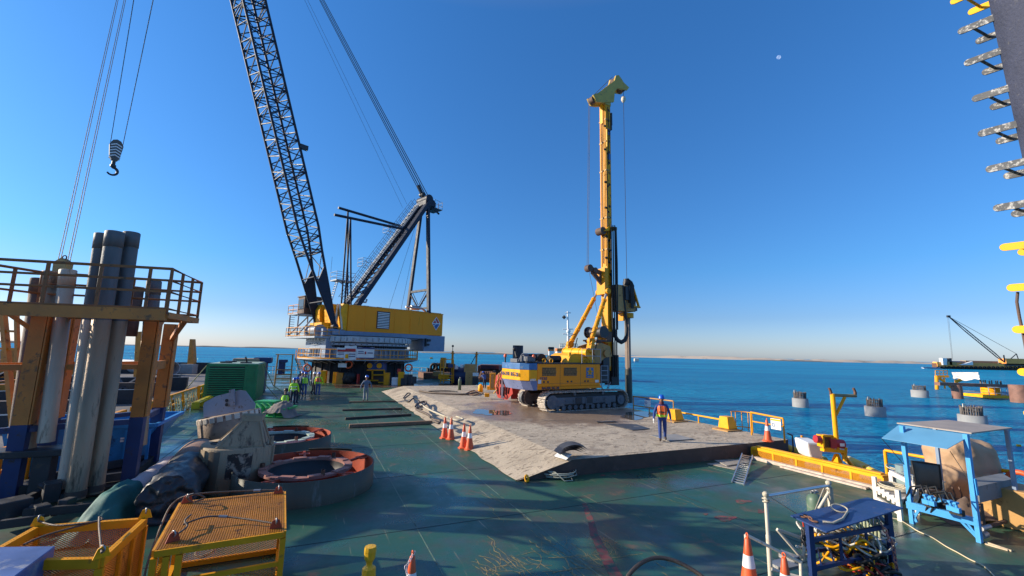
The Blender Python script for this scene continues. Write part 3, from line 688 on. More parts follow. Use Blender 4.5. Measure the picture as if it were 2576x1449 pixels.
# ropes
def rope(name, p, q, r, par=crane, m=M_wire, n=4):
    return MB().tube(p, q, r, n=n, cap=False).build(name, m, par)
tipw = KM @ TIP; apw = KM @ Vector((8.6, 0, 26.8))
mb = MB()
for k, dy in enumerate((-1.15, -.98, -.55, -.4, -.25, .25, .4, .55, .98, 1.15)): mb.tube(KM @ Vector((8.3+.1*k, dy, 26.7)), KM @ (TIP+Vector((dy*1.6, dy*2.0, -.5+k*.12))), .042, n=4, cap=False)
mb.tube(KM @ Vector((5.0, .3, 24.3)), KM @ (TIP+Vector((.5, .2, -1))), .02, n=4, cap=False); mb.tube(KM @ Vector((6.0, .8, 25.2)), KM @ (TIP+Vector((.8, .6, -1))), .02, n=4, cap=False)
mb.build('boom_pendants', M_wire, crane)
mb = kb(); mb.beam((8.3, -.2, 26.4), (7.0, -.2, 28.2), .25, .5); mb.tube((7.9, -.5, 27.0), (7.9, .3, 27.0), .3, n=12); mb.build('pendant_block', M_dark, crane)
mb = kb(); mb.tube((3.4, -.4, 9.3), (7.4, -.4, 23.8), .022, n=4); mb.tube((5.4, -.2, 9.3), (7.8, -.2, 24), .022, n=4); mb.build('luffing_rope', M_wire, crane)
# hook block and its falls
hb = KM @ K(290, 358, 0); hook_c = KM @ Vector(K(291, 385, 0))
hp = KM @ K(293, 366, 0)
hbt = thing('hook_block', hp, 'black and white striped crane hook block with a hook hanging on ropes at upper left', 'hook block')
tx = (KM.to_3x3() @ Vector((1, 0, 0)))
def hk(): return MB(Matrix.Translation(hp) @ Matrix.Rotation(KANG, 4, 'Z'))
R90 = Matrix.Rotation(PI/2, 4, 'X')
mb = hk(); prof = [(-.48, -.05), (-.28, .38), (0, .5), (.28, .38), (.48, -.05), (.36, -1.2), (.2, -1.45), (-.2, -1.45), (-.36, -1.2)]
mb.prism(prof, -.28, .28, R90); mb.build('block_cheek', mat('hook_block_brown', (.10, .085, .075), .5), hbt)
mb = hk()
for k in range(5):
    z = .12-k*.27
    for s_ in (-1, 1): 
        mb.prism([(0, z), (.40*s_, z-.20), (.38*s_, z-.30), (0, z-.10)], .285, .30, R90); mb.prism([(0, z), (.40*s_, z-.20), (.38*s_, z-.30), (0, z-.10)], -.30, -.285, R90)
mb.build('stripe', M_refl, hbt)
mb = hk(); mb.tube((0, 0, -1.55), (0, 0, -1.9), .14); mb.tube((0, 0, -1.9), (0, 0, -2.1), .22)
pts = [Vector((.42*math.sin(t), 0, -2.5-.42*math.cos(t)*-1)) for t in [k*.32 for k in range(0, 16)]]
mb.path([Vector((0, 0, -2.05))]+[Vector((.36*math.cos(t), 0, -2.5+.36*math.sin(t))) for t in [PI/2-k*.3 for k in range(15)]], [.12]+[.13-.004*k for k in range(15)], 8)
mb.build('hook', M_dark, hbt)
mb = MB()
for a_ in (-1, 1):
    for dy in (-.22, -.08, .08, .22): mb.tube(KM @ (KI @ hp + Vector((a_*.42, dy, .1))), KM @ (TIP+Vector((a_*1.2+ .2, dy*5, 0))), .028, n=4, cap=False)
mb.build('hoist_ropes', M_wire, crane)
# tag lines running down behind the casing rack
lo1, lo2 = V(148, 660, (0, 24, 0), (0, 1, 0)), V(172, 662, (0, 24, 0), (0, 1, 0))
hi1, hi2 = V(295, 0, (0, 33, 0), (0, 1, 0)), V(314, 0, (0, 33, 0), (0, 1, 0))
mb = MB()
for lo_, hi_ in ((lo1, hi1), (lo2, hi2)):
    d = (hi_-lo_); up_ = lo_+d*1.9
    for o_ in (-.07, .07): mb.tube(lo_+Vector((o_, 0, 0)), up_+Vector((o_, 0, 0)), .02, n=4, cap=False)
mb.build('auxiliary_rope', M_wire, crane)
p = (lo1+lo2)/2
hb2 = thing('auxiliary_hook_block', p, 'rusty ochre hook block hanging just behind the top rail of the casing rack', 'hook block')
mb = MB(Matrix.Translation(p)); mb.prism([(-.38, 0), (0, .25), (.38, 0), (.34, -.8), (-.34, -.8)], -.2, .2, R90); mb.build('cheek', M_ocre, hb2)
mb = MB(Matrix.Translation(p)); mb.torus((0, 0, .3), .12, .03, (0, 1, 0)); mb.build('shackle', M_rust, hb2)
# banners on the walkway railing
def banner(name, x, w, h, label, rows, bordercol, yoff=0):
    P = K(x, 888, -7.3); a = math.atan2(-1, 0); 
    # position on ring of radius 7.3, seen from the camera
    for t in range(400):
        an = -PI*t/400*1.0 - .2; q = Vector((7.3*math.cos(an), 7.3*math.sin(an), 3.5)); 
        if abs(PX(KM @ q)[0]-x) < 1.2 and (KM @ q).y < 56: break
    M = KM @ wall_m(q, Vector((-math.sin(an), math.cos(an), 0)), (0, 0, 1))
    mb = MB(M); mb.grid(8, 5, lambda u, v: Vector(((u-.5)*w, (v-.5)*h+.03*math.sin(u*9), .03*math.sin(u*11+v*3)))); o = mb.build(name, M_white); o.location = o.location
    tag(o, label, 'banner')
    for (x0, x1, z0, z1, m) in rows:
        mb = MB(M); mb.box(x0*w, x1*w, z0*h, z1*h, .045, .05); mb.build('printed_band', m, o)
    return o, M
Mtxt = mat('print_dark_blue', (.02, .04, .15), .6); Mprr = mat('print_red', (.45, .03, .03), .6)
banner('banner', 858, 1.05, 1.1, 'small white warning banner with a red heading, first banner on the crane walkway rail', [(-.42, .42, .1, .32, Mprr), (-.35, .3, -.05, .0, Mtxt), (-.35, .3, -.2, -.14, Mtxt)], 0)
banner('banner', 881, 1.3, 1.55, 'large white warning banner with red heading and yellow triangle, middle of the crane walkway rail', [(-.42, .42, .08, .3, Mprr), (-.1, .42, -.12, -.06, Mtxt), (-.1, .42, -.28, -.22, Mtxt), (-.4, -.15, -.4, -.1, M_yelb)], 0)
banner('banner', 919, 1.9, 1.25, 'wide white company banner with dark blue edge on the crane walkway rail', [(-.5, .5, .38, .5, Mtxt), (-.5, .5, -.5, -.4, Mtxt), (-.42, -.1, .1, .16, Mtxt), (-.42, -.1, -.06, 0, Mtxt), (-.04, .04, -.1, .14, Mprr), (.12, .42, -.02, .06, Mtxt)], 0)
# ================================================================ ROTARY DRILLING RIG
RANG = rad(31); RM = frame((5.3, 27.7, .505), RANG); RI = RM.inverted()
def Rg(x, y, ly=0):
    n = RM.to_3x3() @ Vector((0, 1, 0)); return RI @ V(x, y, RM @ Vector((0, ly, 0)), n)
rig = thing('drilling_rig', RM.translation, 'yellow crawler drilling rig with a tall yellow mast standing on the concrete platform', 'drilling rig')
def rb(): return MB(RM)
def R2(x, y, z=0): return RM @ Vector((x, y, z))
M_track = mat('muddy_track_shoe', (.42, .36, .30), .8, var=.25, scale=6, dirt=(.12, .09, .07), dirt_amt=.4, bump=.4)
M_tframe = mat('track_frame_grey', (.10, .11, .13), .6, var=.3, dirt=(.2, .17, .14), dirt_amt=.35, bump=.3)
M_lblue = mat('rig_blue', (.03, .13, .32), .45, var=.12, dirt=(.2, .25, .3), dirt_amt=.25)
def stadium(x0, x1, z0, z1, n=10):
    r = (z1-z0)/2; zc = (z0+z1)/2; pts = []
    for k in range(n+1): a = -PI/2+PI*k/n; pts.append((x1-r+r*math.cos(a), zc+r*math.sin(a)))
    for k in range(n+1): a = PI/2+PI*k/n; pts.append((x0+r+r*math.cos(a), zc+r*math.sin(a)))
    return pts
RX90 = Matrix.Rotation(PI/2, 4, 'X')
for y0, xs in ((0, 0), (2.85, .42)):
    mb = rb(); L_ = stadium(-3.75+xs, 2.95, 0.02, 1.08, 12); per = []
    # walk round the loop and lay shoes
    tot = 0; seg = []
    for k in range(len(L_)):
        a, b = Vector(L_[k]), Vector(L_[(k+1) % len(L_)]); seg.append((a, b, tot)); tot += (b-a).length
    n = 78
    for k in range(n):
        s = tot*k/n
        for a, b, t0 in seg:
            if t0 <= s <= t0+(b-a).length+1e-6 and (b-a).length > 1e-6:
                p = a.lerp(b, (s-t0)/(b-a).length); d = (b-a).normalized(); break
        ang = math.atan2(d.y, d.x); M = Matrix.Translation((p.x, y0+.375, p.y)) @ Matrix.Rotation(-ang, 4, 'Y')
        mb.box(-.082, .082, -.375, .375, -.05, .0, M); mb.box(-.03, .0, -.375, .375, -.09, -.05, M)
    mb.build('track', M_track, rig)
    mb = rb(); T = Matrix.Translation((0, y0+.62, 0)) @ RX90
    mb.prism(stadium(-3.65+xs, 2.85, .12, .98, 8), 0, .5, T)
    mb.build('track_core', M_blk, rig)
    mb = rb(); yf = y0+.04
    mb.bbox(-3.2, 1.9, yf, y0+.3, .38, .80, .04)
    mb.tube((-3.2, yf-.02, .55), (-3.2, yf+.3, .55), .40, n=20); mb.tube((2.35, yf-.03, .52), (2.35, yf+.3, .52), .30, n=20)
    mb.tube((2.35, yf-.06, .52), (2.35, yf, .52), .12, n=12)
    for x in (-2.9, -2.2, -1.6, .3, .9): mb.tube((x, yf-.04, .6), (x, yf, .6), .05, n=8)
    for x in (-2.6, -.4, 1.2): mb.bbox(x-.25, x+.25, yf-.03, yf+.1, .3, .72, .02)
    for k in range(11): mb.tube((-2.8+k*.46, yf+.02, .2), (-2.8+k*.46, yf+.3, .2), .15, n=12)
    mb.tube((-1.5, yf, .98), (-1.5, yf+.3, .98), .09, n=8); mb.tube((.8, yf, .98), (.8, yf+.3, .98), .09, n=8)
    mb.build('track_frame', M_tframe, rig)
mb = rb(); mb.box(-1.9, 1.1, .7, 2.95, .55, 1.0); mb.tube((-.4, 2, 1.0), (-.4, 2, 1.28), 1.25, n=32)
for x in (-1.2, -.35): mb.box(x-.24, x+.24, .005, .05, .4, .78)
mb.build('undercarriage', M_dark, rig)
# upper body
YB0, YB1 = .45, 3.55
mb = rb(); mb.bbox(-4.02, .95, YB0, YB1, 1.42, 2.78, .05)
mb.add([(.95, YB0+.02, 1.42), (1.05, YB0+.3, 1.5), (.95, YB0+.3, 2.7), (.85, YB0+.02, 2.75)], [(0,1,2,3)])
mb.box(-4.02, 1.05, YB0+.02, YB1-.02, 1.26, 1.42)
body = mb.build('upper_body', M_house, rig)
mb = rb()
for x in (-2.33, -.72): mb.box(x-.008, x+.008, YB0-.004, YB0+.01, 1.44, 2.74)
mb.box(-4.0, .93, YB0-.006, YB0+.01, 1.60, 1.612)
for x in (-3.55, -3.25, -1.75, -1.45, -.35, -.1): mb.box(x-.06, x+.06, YB0-.02, YB0-.001, 1.66, 1.76)
mb.build('door_seams', M_dark, rig)
M_grille = mat('dark_grille', (.03, .022, .015), .7, var=.3)
for x0 in (-3.68, -2.05):
    mb = rb(); mb.box(x0, x0+1.02, YB0-.012, YB0-.002, 2.06, 2.56)
    g = mb.build('ventilation_grille', M_grille, rig)
    mb = rb()
    for k in range(7): mb.box(x0, x0+1.02, YB0-.03, YB0-.013, 2.08+k*.075, 2.10+k*.075)
    for k in range(9):
        for j in range(3): mb.box(x0+.06+k*.115+(.05 if j % 2 else 0), x0+.08+k*.115+(.05 if j % 2 else 0), YB0-.028, YB0-.014, 2.08+j*.15, 2.2+j*.15)
    mb.build('slats', M_ocre, g)
M_dkb = mat('lettering_dark_blue', (.02, .03, .09), .5)
sidew = lambda x, z: RM @ wall_m((x, YB0-.008, z), (1, 0, 0))
text('1930', .26, sidew(-3.6, 1.9), M_dkb, rig, bold=.006, sx=1.1)
text('BAUER BG 28', .19, sidew(-3.05, 1.34), M_dkb, rig, bold=.005, sx=1.15)
mb = rb(); mb.box(-.25, .36, YB0-.014, YB0-.003, 1.92, 2.56); em2 = mb.build('emblem_sign', M_lblue, rig)
mb = rb(); mb.box(-.02, .13, YB0-.03, YB0-.015, 2.12, 2.52); mb.box(-.14, .25, YB0-.03, YB0-.0155, 2.26, 2.37); mb.prism([(-.14, 2.12), (.25, 2.12), (.18, 2.2), (-.07, 2.2)], -YB0+.0155, -YB0+.03, Matrix.Rotation(-PI/2, 4, 'X') @ Matrix.Scale(-1, 4, (0, 1, 0)) if False else Matrix(((1,0,0,0),(0,0,-1,0),(0,1,0,0),(0,0,0,1)))); mb.build('cross', M_yelb, em2)
text('BAUER', .12, sidew(.055, 2.0) @ Matrix.Translation((0, 0, .01)), M_yelb, em2, sx=1.1)
mb = rb(); mb.box(-3.98, -3.75, YB0-.012, YB0-.002, 1.62, 1.85); mb.box(.5, .8, YB0-.012, YB0-.002, 1.62, 1.78); mb.build('data_plate', M_white, rig)
# counterweight, three colour bands
def cw(z0, z1, name, m, out=.0, sl=0):
    mb = rb(); pts = [(-4.03, YB0), (-4.03, YB1), (-4.55, YB1), (-4.95-out, YB1-.5), (-5.02-out, 2.0), (-4.95-out, YB0+.5), (-4.6, YB0)]
    n = len(pts); vs = [(x, y, z0) for x, y in pts] + [(x-(sl if x < -4.5 else 0), y, z1) for x, y in pts]
    mb.add(vs, [tuple(range(n)), tuple(range(2*n-1, n-1, -1))]+[(i, n+i, n+(i+1)%n, (i+1)%n) for i in range(n)])
    return mb.build(name, m, rig, bevel=.03)
cw(2.42, 2.8, 'counterweight_top', M_lblue, .02, .0)
cw(1.78, 2.42, 'counterweight', M_yelb, .0)
mb = rb(); pts = [(-4.03, YB0), (-4.03, YB1), (-4.5, YB1), (-4.9, YB1-.5), (-4.98, 2.0), (-4.9, YB0+.5), (-4.55, YB0)]; n = len(pts)
mb.add([(x+.25*(x < -4.4), y, 1.24) for x, y in pts]+[(x, y, 1.78) for x, y in pts], [tuple(range(n)), tuple(range(2*n-1, n-1, -1))]+[(i, n+i, n+(i+1)%n, (i+1)%n) for i in range(n)])
mb.build('counterweight_skirt', mat('rig_skirt_blue', (.16, .19, .33), .5, var=.15, dirt=(.05, .06, .12), dirt_amt=.3), rig)
tm = RM @ wall_m((-5.035, 2.0, 2.12), (0, -1, 0)); text('BAUER BG 28', .30, tm, M_dkb, rig, bold=.008, sx=1.15)
mb = rb()
for k in range(4): mb.prism([(-4.5+k*.1, 1.9), (-4.44+k*.1, 1.9), (-4.48+k*.1, 1.78), (-4.54+k*.1, 1.78)], -YB0+.004, -YB0+.012, Matrix(((1,0,0,0),(0,0,-1,0),(0,1,0,0),(0,0,0,1))))
mb.build('hazard_stripes', M_white, rig)
# roof gear
mb = rb(); mb.box(-4.0, 1.0, YB0-.02, YB0+.5, 2.79, 2.84); mb.box(-4.0, .9, 1.0, 3.4, 2.785, 2.86); mb.build('roof_plate', M_dark, rig)
mb = rb(); mb.tube((-3.9, 2.3, 3.12), (-2.9, 2.3, 3.12), .24, n=16); mb.tube((-2.4, 1.6, 3.06), (-1.5, 1.6, 3.06), .22, n=16); mb.tube((-3.9, 3.0, 3.1), (-3.9, 3.2, 3.5), .08); mb.tube((-2.2, 2.6, 3.0), (-2.2, 3.0, 3.0), .38, n=20)
mb.build('muffler', M_blk, rig)
mb = rb(); mb.bbox(-5.0, -4.4, 1.2, 2.0, 2.82, 3.05, .03); mb.bbox(-4.6, -4.0, .7, 1.3, 2.9, 3.2, .05); mb.tube((-4.9, .8, 2.9), (-4.9, .8, 3.25), .1); mb.tube((-4.2, 1.6, 3.0), (-3.7, 1.6, 3.0), .13); mb.path([(-5, 1, 2.9), (-4.8, 1, 3.3), (-4.3, 1.4, 3.35), (-4, 1.5, 3.0)], .04)
mb.tube((-4.55, 1.3, 3.2), (-4.2, 1.3, 3.2), .18, n=12); mb.build('hydraulic_pump', M_tframe, rig)
for x, y in ((-5.0, 2.6), (-4.1, .75)):
    mb = rb(); mb.tube((x, y, 2.8), (x, y, 3.12), .05); s = mb.build('beacon_post', M_dark, rig); mb = rb(); mb.lathe([(.09, 0), (.1, .12), (.05, .2), (0, .21)], (x, y, 3.12), n=12); mb.build('beacon', M_cone, s)
mb = rb(); mb.tube((-4.4, 2.5, 2.8), (-4.4, 2.5, 3.55), .02); mb.sphere((-4.4, 2.5, 3.62), .12); mb.build('mirror', M_blk, rig)
for x in (-3.3, -2.75, -.1, .25):
    mb = rb(); mb.torus((x, .8, 2.95), .12, .035, (0, 1, 0), 14); mb.build('lifting_eye', M_yel, rig)
mb = rb()
for x in (-.6, .3, 1.0): mb.tube((x, YB0, 2.84), (x, YB0, 3.75), .02, n=5)
for z in (3.3, 3.75): mb.tube((-.6, YB0, z), (1.0, YB0, z), .02, n=5)
mb.build('roof_railing', M_grey, rig)
# slewing trunk and cross shaft
mb = rb(); mb.prism([(-1.3, 2.86), (1.0, 2.86), (.7, 3.35), (-.7, 3.45), (-1.1, 3.3)], -3.1, -1.0, Matrix(((1,0,0,0),(0,0,-1,0),(0,1,0,0),(0,0,0,1)))); mb.box(-1.15, -1.0, 1.05, 1.2, 2.85, 3.5)
mb.build('trunk', M_yelb, rig)
pA = Rg(1481, 888, .85); pB = Rg(1423, 886, 3.15)
mb = rb(); mb.tube(pA, pB, .31, n=24)
for t in (0, .3, .62, 1): c = pA.lerp(pB, t); d = (pB-pA).normalized()*.04; mb.tube(c-d, c+d, .335, n=24)
mb.build('cross_shaft', M_yelb, rig)
MX = 2.87
for nm, x0, y0, x1, y1, ly, top in (('far', 1434, 866, 1499, 742, 2.9, 1), ('near', 1487, 858, 1523, 745, 1.15, 1)):
    a = Rg(x0, y0, ly); b = Rg(x1, y1, ly); c = a.lerp(b, .93)
    mb = rb(); mb.tube(a, c, .155, n=14)
    for t in (.08, .3, .55, .8, .97):
        q = a.lerp(c, t); d = (b-a).normalized()*.035; mb.tube(q-d, q+d, .185, n=14)
        mb.torus(q+Vector((-.05, -.24, 0)), .06, .02, (0, 1, 0), 10)
    cyl = mb.build('mast_cylinder', M_yel, rig)
    mb = rb(); mb.tube(c, b+(b-a).normalized()*.15, .085, n=10); mb.build('piston_rod', M_steel, cyl)
    ps = (pA if nm == 'near' else pB)
    mb = rb(); mb.tube(a+Vector((0, -.15, 0)), a+Vector((0, .15, 0)), .24, n=16); mb.beam(ps, a, .22, .42, (0, 1, 0)); mb.build('cylinder_bracket', M_yel, rig)
    mb = rb(); mb.path([a+Vector((-.3, -.2, -.3)), a+Vector((-.35, -.3, .5)), a.lerp(b, .2)+Vector((-.2, -.25, 0))], .03); mb.path([a+Vector((.2, -.2, -.5)), a+Vector((.3, -.3, .1)), a.lerp(b, .12)+Vector((.2, -.2, 0))], .035); mb.build('hydraulic_hose', M_blk, rig)
# kinematic arms between trunk and mast
mb = rb(); 
for y in (1.35, 2.6):
    mb.prism([(.6, 3.2), (1.0, 3.95), (1.9, 4.2), (2.7, 4.0), (2.9, 3.3), (2.2, 3.2), (1.6, 2.7)], -y-.14, -y, Matrix(((1,0,0,0),(0,0,-1,0),(0,1,0,0),(0,0,0,1))))
mb.tube((1.3, 1.2, 3.55), (1.3, 2.8, 3.55), .2, n=14); mb.tube((2.3, 1.2, 3.5), (2.3, 2.8, 3.5), .26, n=14); mb.box(2.3, 2.9, 1.5, 2.5, 2.6, 3.3)
mb.build('mast_arm', M_ocre, rig)
mb = rb(); mb.tube((2.0, 1.2, 4.95), (2.0, 2.8, 4.95), .34, n=20); 
for y in (1.2, 2.78): mb.tube((2.0, y-.04, 4.95), (2.0, y+.04, 4.95), .42, n=20)
w = mb.build('winch', M_dark, rig)
mb = rb(); mb.box(1.4, 2.8, 1.3, 2.7, 4.3, 4.42); mb.beam((1.5, 1.5, 4.35), (2.6, 1.5, 3.9), .12, .2); mb.beam((1.5, 2.5, 4.35), (2.6, 2.5, 3.9), .12, .2); mb.box(2.3, 2.8, 1.25, 1.35, 4.4, 5.0); mb.build('winch_frame', M_brown, rig)
# mast
mb = rb()
mb.box(MX, MX+.14, 1.70, 2.35, 5.2, 22.8); mb.box(MX+.14, MX+.50, 1.73, 2.32, 5.0, 22.7); mb.box(MX-.05, MX, 1.78, 1.84, 9.8, 22.4); mb.box(MX-.05, MX, 2.2, 2.26, 9.8, 22.4)
mb.prism([(MX-.05, 5.2), (MX-.35, 4.6), (MX-.35, 4.2), (MX+.4, 4.2), (MX+.4, 5.2)], -2.38, -1.62, Matrix(((1,0,0,0),(0,0,-1,0),(0,1,0,0),(0,0,0,1))))
mb.box(MX-.03, MX+.5, 1.65, 2.4, 2.3, 4.3)
mast = mb.build('mast', M_yel, rig)
mb = rb(); mb.box(MX+.50, MX+.57, 1.78, 2.25, 1.6, 22.6)
for k in range(16): mb.tube((MX+.33, 1.71, 9.2+k*.86), (MX+.33, 1.729, 9.2+k*.86), .10, n=16)
mb.build('mast_rail', M_blk, mast)
mb = rb()
for z in (13.4, 17.1, 19.4, 21.2, 11.0, 8.2): mb = rb(); mb.box(MX-.04, MX+.3, 1.66, 2.39, z, z+.12); mb.build('mast_collar', M_ocre, mast)
for z in (15.0, 16.4): mb = rb(); mb.box(MX+.14, MX+.3, 1.67, 1.725, z, z+.5); mb.build('mast_bracket_plate', M_yelb, mast)
mb = rb(); mb.box(MX+.02, MX+.12, 1.6, 1.69, 19.0, 20.4); mb.box(MX-.12, MX-.06, 1.9, 2.15, 21.0, 22.6); mb.build('cable_duct', M_yelb, mast)
mb = rb(); mb.path([(MX+.2, 1.66, 22.3), (MX+.24, 1.62, 20.8), (MX+.34, 1.62, 20.2), (MX+.22, 1.64, 19.4), (MX+.2, 1.66, 17.6)], .03, 6); mb.path([(MX-.08, 2.0, 22), (MX-.1, 1.98, 16), (MX-.08, 2.0, 10)], .035, 6); mb.path([(MX+.06, 1.68, 17), (MX+.05, 1.67, 12), (MX+.08, 1.67, 10)], .025, 6)
for z in (20.7, 18.8, 16.2, 14.2, 12.0, 10.4): mb.sphere((MX-.06, 1.74, z), .09, n=8, m=6); mb.sphere((MX+.16, 1.69, z-.3), .08, n=8, m=6)
mb.build('mast_cabling', M_blk, mast)
for z in (20.0, 16.9, 18.0):
    if z > 17.5: mb = rb(); mb.box(MX+.17, MX+.47, 1.71, 1.724, z-.25+.3, z+.25+.3); mb.build('mast_label', M_lblue, mast)
mb = rb(); mb.box(MX+.58, MX+.72, 1.75, 2.0, 20.6, 21.8); mb.tube((MX+.68, 1.8, 21.0), (MX+.68, 1.8, 22.0), .09); mb.build('sensor_bracket', M_dark, mast)
# mast head
hp_ = [(1484, 244), (1496, 240), (1518, 224), (1538, 208), (1541, 196), (1548, 195), (1556, 206), (1561, 214), (1574, 226), (1570, 232), (1557, 230), (1545, 227), (1538, 238), (1536, 262), (1528, 262), (1506, 264), (1492, 262)]
pl_ = [Rg(x, y, 2.0) for x, y in hp_]; M_ = Matrix(((1,0,0,0),(0,0,-1,0),(0,1,0,0),(0,0,0,1)))
mb = rb()
for y in (1.62, 2.24): mb.prism([(p.x, p.z) for p in pl_], -y-.14, -y, M_)
mb.box(MX-.02, MX+.55, 1.68, 2.37, 22.5, 23.0); mb.build('mast_head', mat('olive_yellow_paint', (.50, .33, .06), .55, var=.15, dirt=(.2, .15, .08), dirt_amt=.3), rig)
mb = rb()
for (x, y, r) in ((1491, 252, .28), (1546, 206, .30), (1562, 226, .26)):
    c = Rg(x, y, 2); mb.tube((c.x, 1.78, c.z), (c.x, 2.22, c.z), r, n=20)
mb.build('sheave', M_brown, rig)
mb = rb(); a, b = Rg(1486, 247, 2), Rg(1541, 199, 2); mb.tube(a, b+Vector((0, 0, .2)), .02, n=4)
c = Rg(1484, 255, 2); d = Rg(1480, 672, 2); e = Rg(1505, 800, 2); f = Rg(1513, 848, 2)
mb.path([c, d, e, f], .018, 4); mb.path([c+Vector((-.12, 0, 0)), d+Vector((-.12, 0, 0)), d+Vector((-.05, 0, -.3))], .018, 4)
h1 = Rg(1570, 232, 2); h2 = Rg(1577, 716, 2); mb.tube((h2.x, 2, h1.z), h2, .024, n=4)
mb.build('winch_rope', M_wire, rig)
c = Rg(1567, 250, 2); mb = rb(); mb.lathe([(0, .3), (.16, .2), (.2, 0), (.12, -.2), (0, -.25)], (h2.x, 2, c.z), n=14); mb.build('rope_weight', M_cream, rig)
# side guide boom at mid mast
mb = rb(); c = Rg(1481, 675, 2); 
mb.tube((c.x, 1.8, c.z), (c.x, 2.2, c.z), .26, n=18); mb.tube((c.x+.5, 1.8, c.z-.1), (c.x+.5, 2.2, c.z-.1), .2, n=18)
mb.beam((c.x, 2, c.z+.05), (MX, 2, c.z-.3), .3, .14, (0, 1, 0)); mb.beam((c.x+.3, 2, c.z-.2), (MX, 2, c.z-1.2), .3, .14, (0, 1, 0)); mb.beam((c.x+1.2, 2, c.z-.1), (c.x+1.0, 2, c.z-.8), .2, .1, (0, 1, 0))
mb.build('guide_arm', M_brown, rig)
mb = rb(); mb.box(MX-.35, MX-.01, 1.6, 2.45, 7.7, 9.6); mb.tube((MX-.15, 1.4, 7.9), (MX-.15, 2.6, 7.9), .2, n=14); mb.build('mast_bracket', M_yel, rig)
mb = rb(); c = Rg(1511, 582, 2); mb.tube((c.x, 1.7, c.z), (c.x, 2.3, c.z), .28, n=18); mb.build('crowd_sheave', M_brown, rig)
mb = rb(); c = Rg(1530, 580, 1.6); mb.prism([(c.x-.4, c.z-.1), (c.x+.9, c.z+.2), (c.x+.9, c.z+.4), (c.x+.1, c.z+.35)], -2.2, -1.6, M_); mb.build('hose_guide', M_yelb, rig)
# hose bundle
mb = rb()
for k in range(9):
    x = MX+.24+.062*k; y = 1.52+.05*(k % 3)
    mb.path([(x, y, 12.9-.1*(k % 2)), (x, y, 8), (x+.02*(k % 2), y-.03, 5), (x, y, 1.9)], .038, 6)
mb.path([(MX+.78, 1.6, 12.8), (MX+.84, 1.6, 10), (MX+.8, 1.6, 6), (MX+.78, 1.6, 5.2)], .085, 8)
mb.box(MX+.2, MX+.9, 1.6, 2.3, 1.3, 3.4)
mb.build('hose_bundle', M_blk, rig)
mb = rb(); p0 = Rg(1543, 830, 1.6); p1 = Rg(1577, 790, 1.6)
pts = [Rg(x, y, 1.6) for x, y in ((1544, 800), (1544, 825), (1547, 845), (1554, 856), (1563, 861), (1572, 856), (1576, 845), (1577, 825), (1573, 790), (1568, 750), (1566, 718))]
mb.path(pts, [.11, .12, .14, .15, .15, .15, .14, .11, .11, .11, .1], 10); mb.build('looped_hose', M_blk, rig)
# rotary drive
KX = h2.x
mb = rb(); mb.bbox(MX+.72, KX-.35, 1.55, 2.45, 6.55, 8.5, .05); mb.bbox(KX-.5, KX+.35, 1.5, 2.5, 6.6, 7.2, .04); mb.build('drive_carriage', M_ocre, rig)
mb = rb(); mb.tube((KX, 2, 7.2), (KX, 2, 8.9), .3, n=18); mb.tube((KX-.05, 2, 8.9), (KX-.05, 2, 9.1), .22); 
for dx, dy in ((-.5, -.3), (.3, -.35), (.35, .3)): mb.tube((KX+dx, 2+dy, 7.0), (KX+dx, 2+dy, 7.9), .16, n=12)
mb.bbox(KX-.75, KX-.4, 1.4, 1.8, 7.4, 8.4, .03); mb.bbox(KX+.3, KX+.75, 1.7, 2.3, 6.7, 7.1, .03); mb.build('drive_motor', M_dark, rig)
mb = rb()
mb.prism([(KX+.05, 8.3), (KX+.75, 6.9), (KX+.75, 6.5), (KX+.5, 6.5), (KX+.05, 7.5)], -1.55, -1.45, M_) if False else None
for y in (1.42, 2.5):
    mb.beam((KX+.05, y, 8.3), (KX+.62, y, 6.9), .16, .1); mb.beam((KX-.1, y, 7.0), (KX+.7, y, 6.95), .16, .1); mb.beam((KX, y, 8.3), (KX, y, 6.9), .12, .1)
mb.tube((KX-.05, 2, 6.15), (KX-.05, 2, 6.5), .48, n=24); mb.box(KX-.75, KX-.55, 1.7, 2.2, 5.9, 6.5)
mb.build('drive_frame', M_yel, rig)
mb = rb(); 
for k in range(5): mb.path([(KX-.8+.1*k, 1.45, 8.5), (KX-.6+.1*k, 1.3, 9.0-.05*k), (KX-.35+.08*k, 1.3, 8.5), (KX-.3+.05*k, 1.3, 6.8)], .045, 6)
mb.build('drive_hose', M_blk, rig)
mb = rb(); mb.tube((KX, 2, 2.4), (KX, 2, 6.15), .2, n=16)
for k in range(3): a = k*2.1; mb.beam((KX+.2*math.cos(a), 2+.2*math.sin(a), 2.5), (KX+.2*math.cos(a), 2+.2*math.sin(a), 6.1), .05)
mb.build('kelly_bar', mat('muddy_kelly', (.20, .15, .12), .6, .3, var=.25, dirt=(.35, .3, .26), dirt_amt=.3, streak=True), rig)
mb = rb(); mb.tube((KX, 2, .01), (KX, 2, 4.2), .25, n=16); mb.cur = 0; mb.build('outer_kelly', mat('dark_wet_kelly', (.09, .09, .075), .45, .4, var=.3, dirt=(.22, .18, .15), dirt_amt=.35, streak=True), rig) if False else None
mb = rb(); mb.tube((KX, 2, .0), (KX, 2, 2.4), .25, n=16); mb.build('outer_kelly', mat('dark_wet_kelly', (.06, .065, .055), .45, .4, var=.3, dirt=(.22, .18, .15), dirt_amt=.3, streak=True), rig)
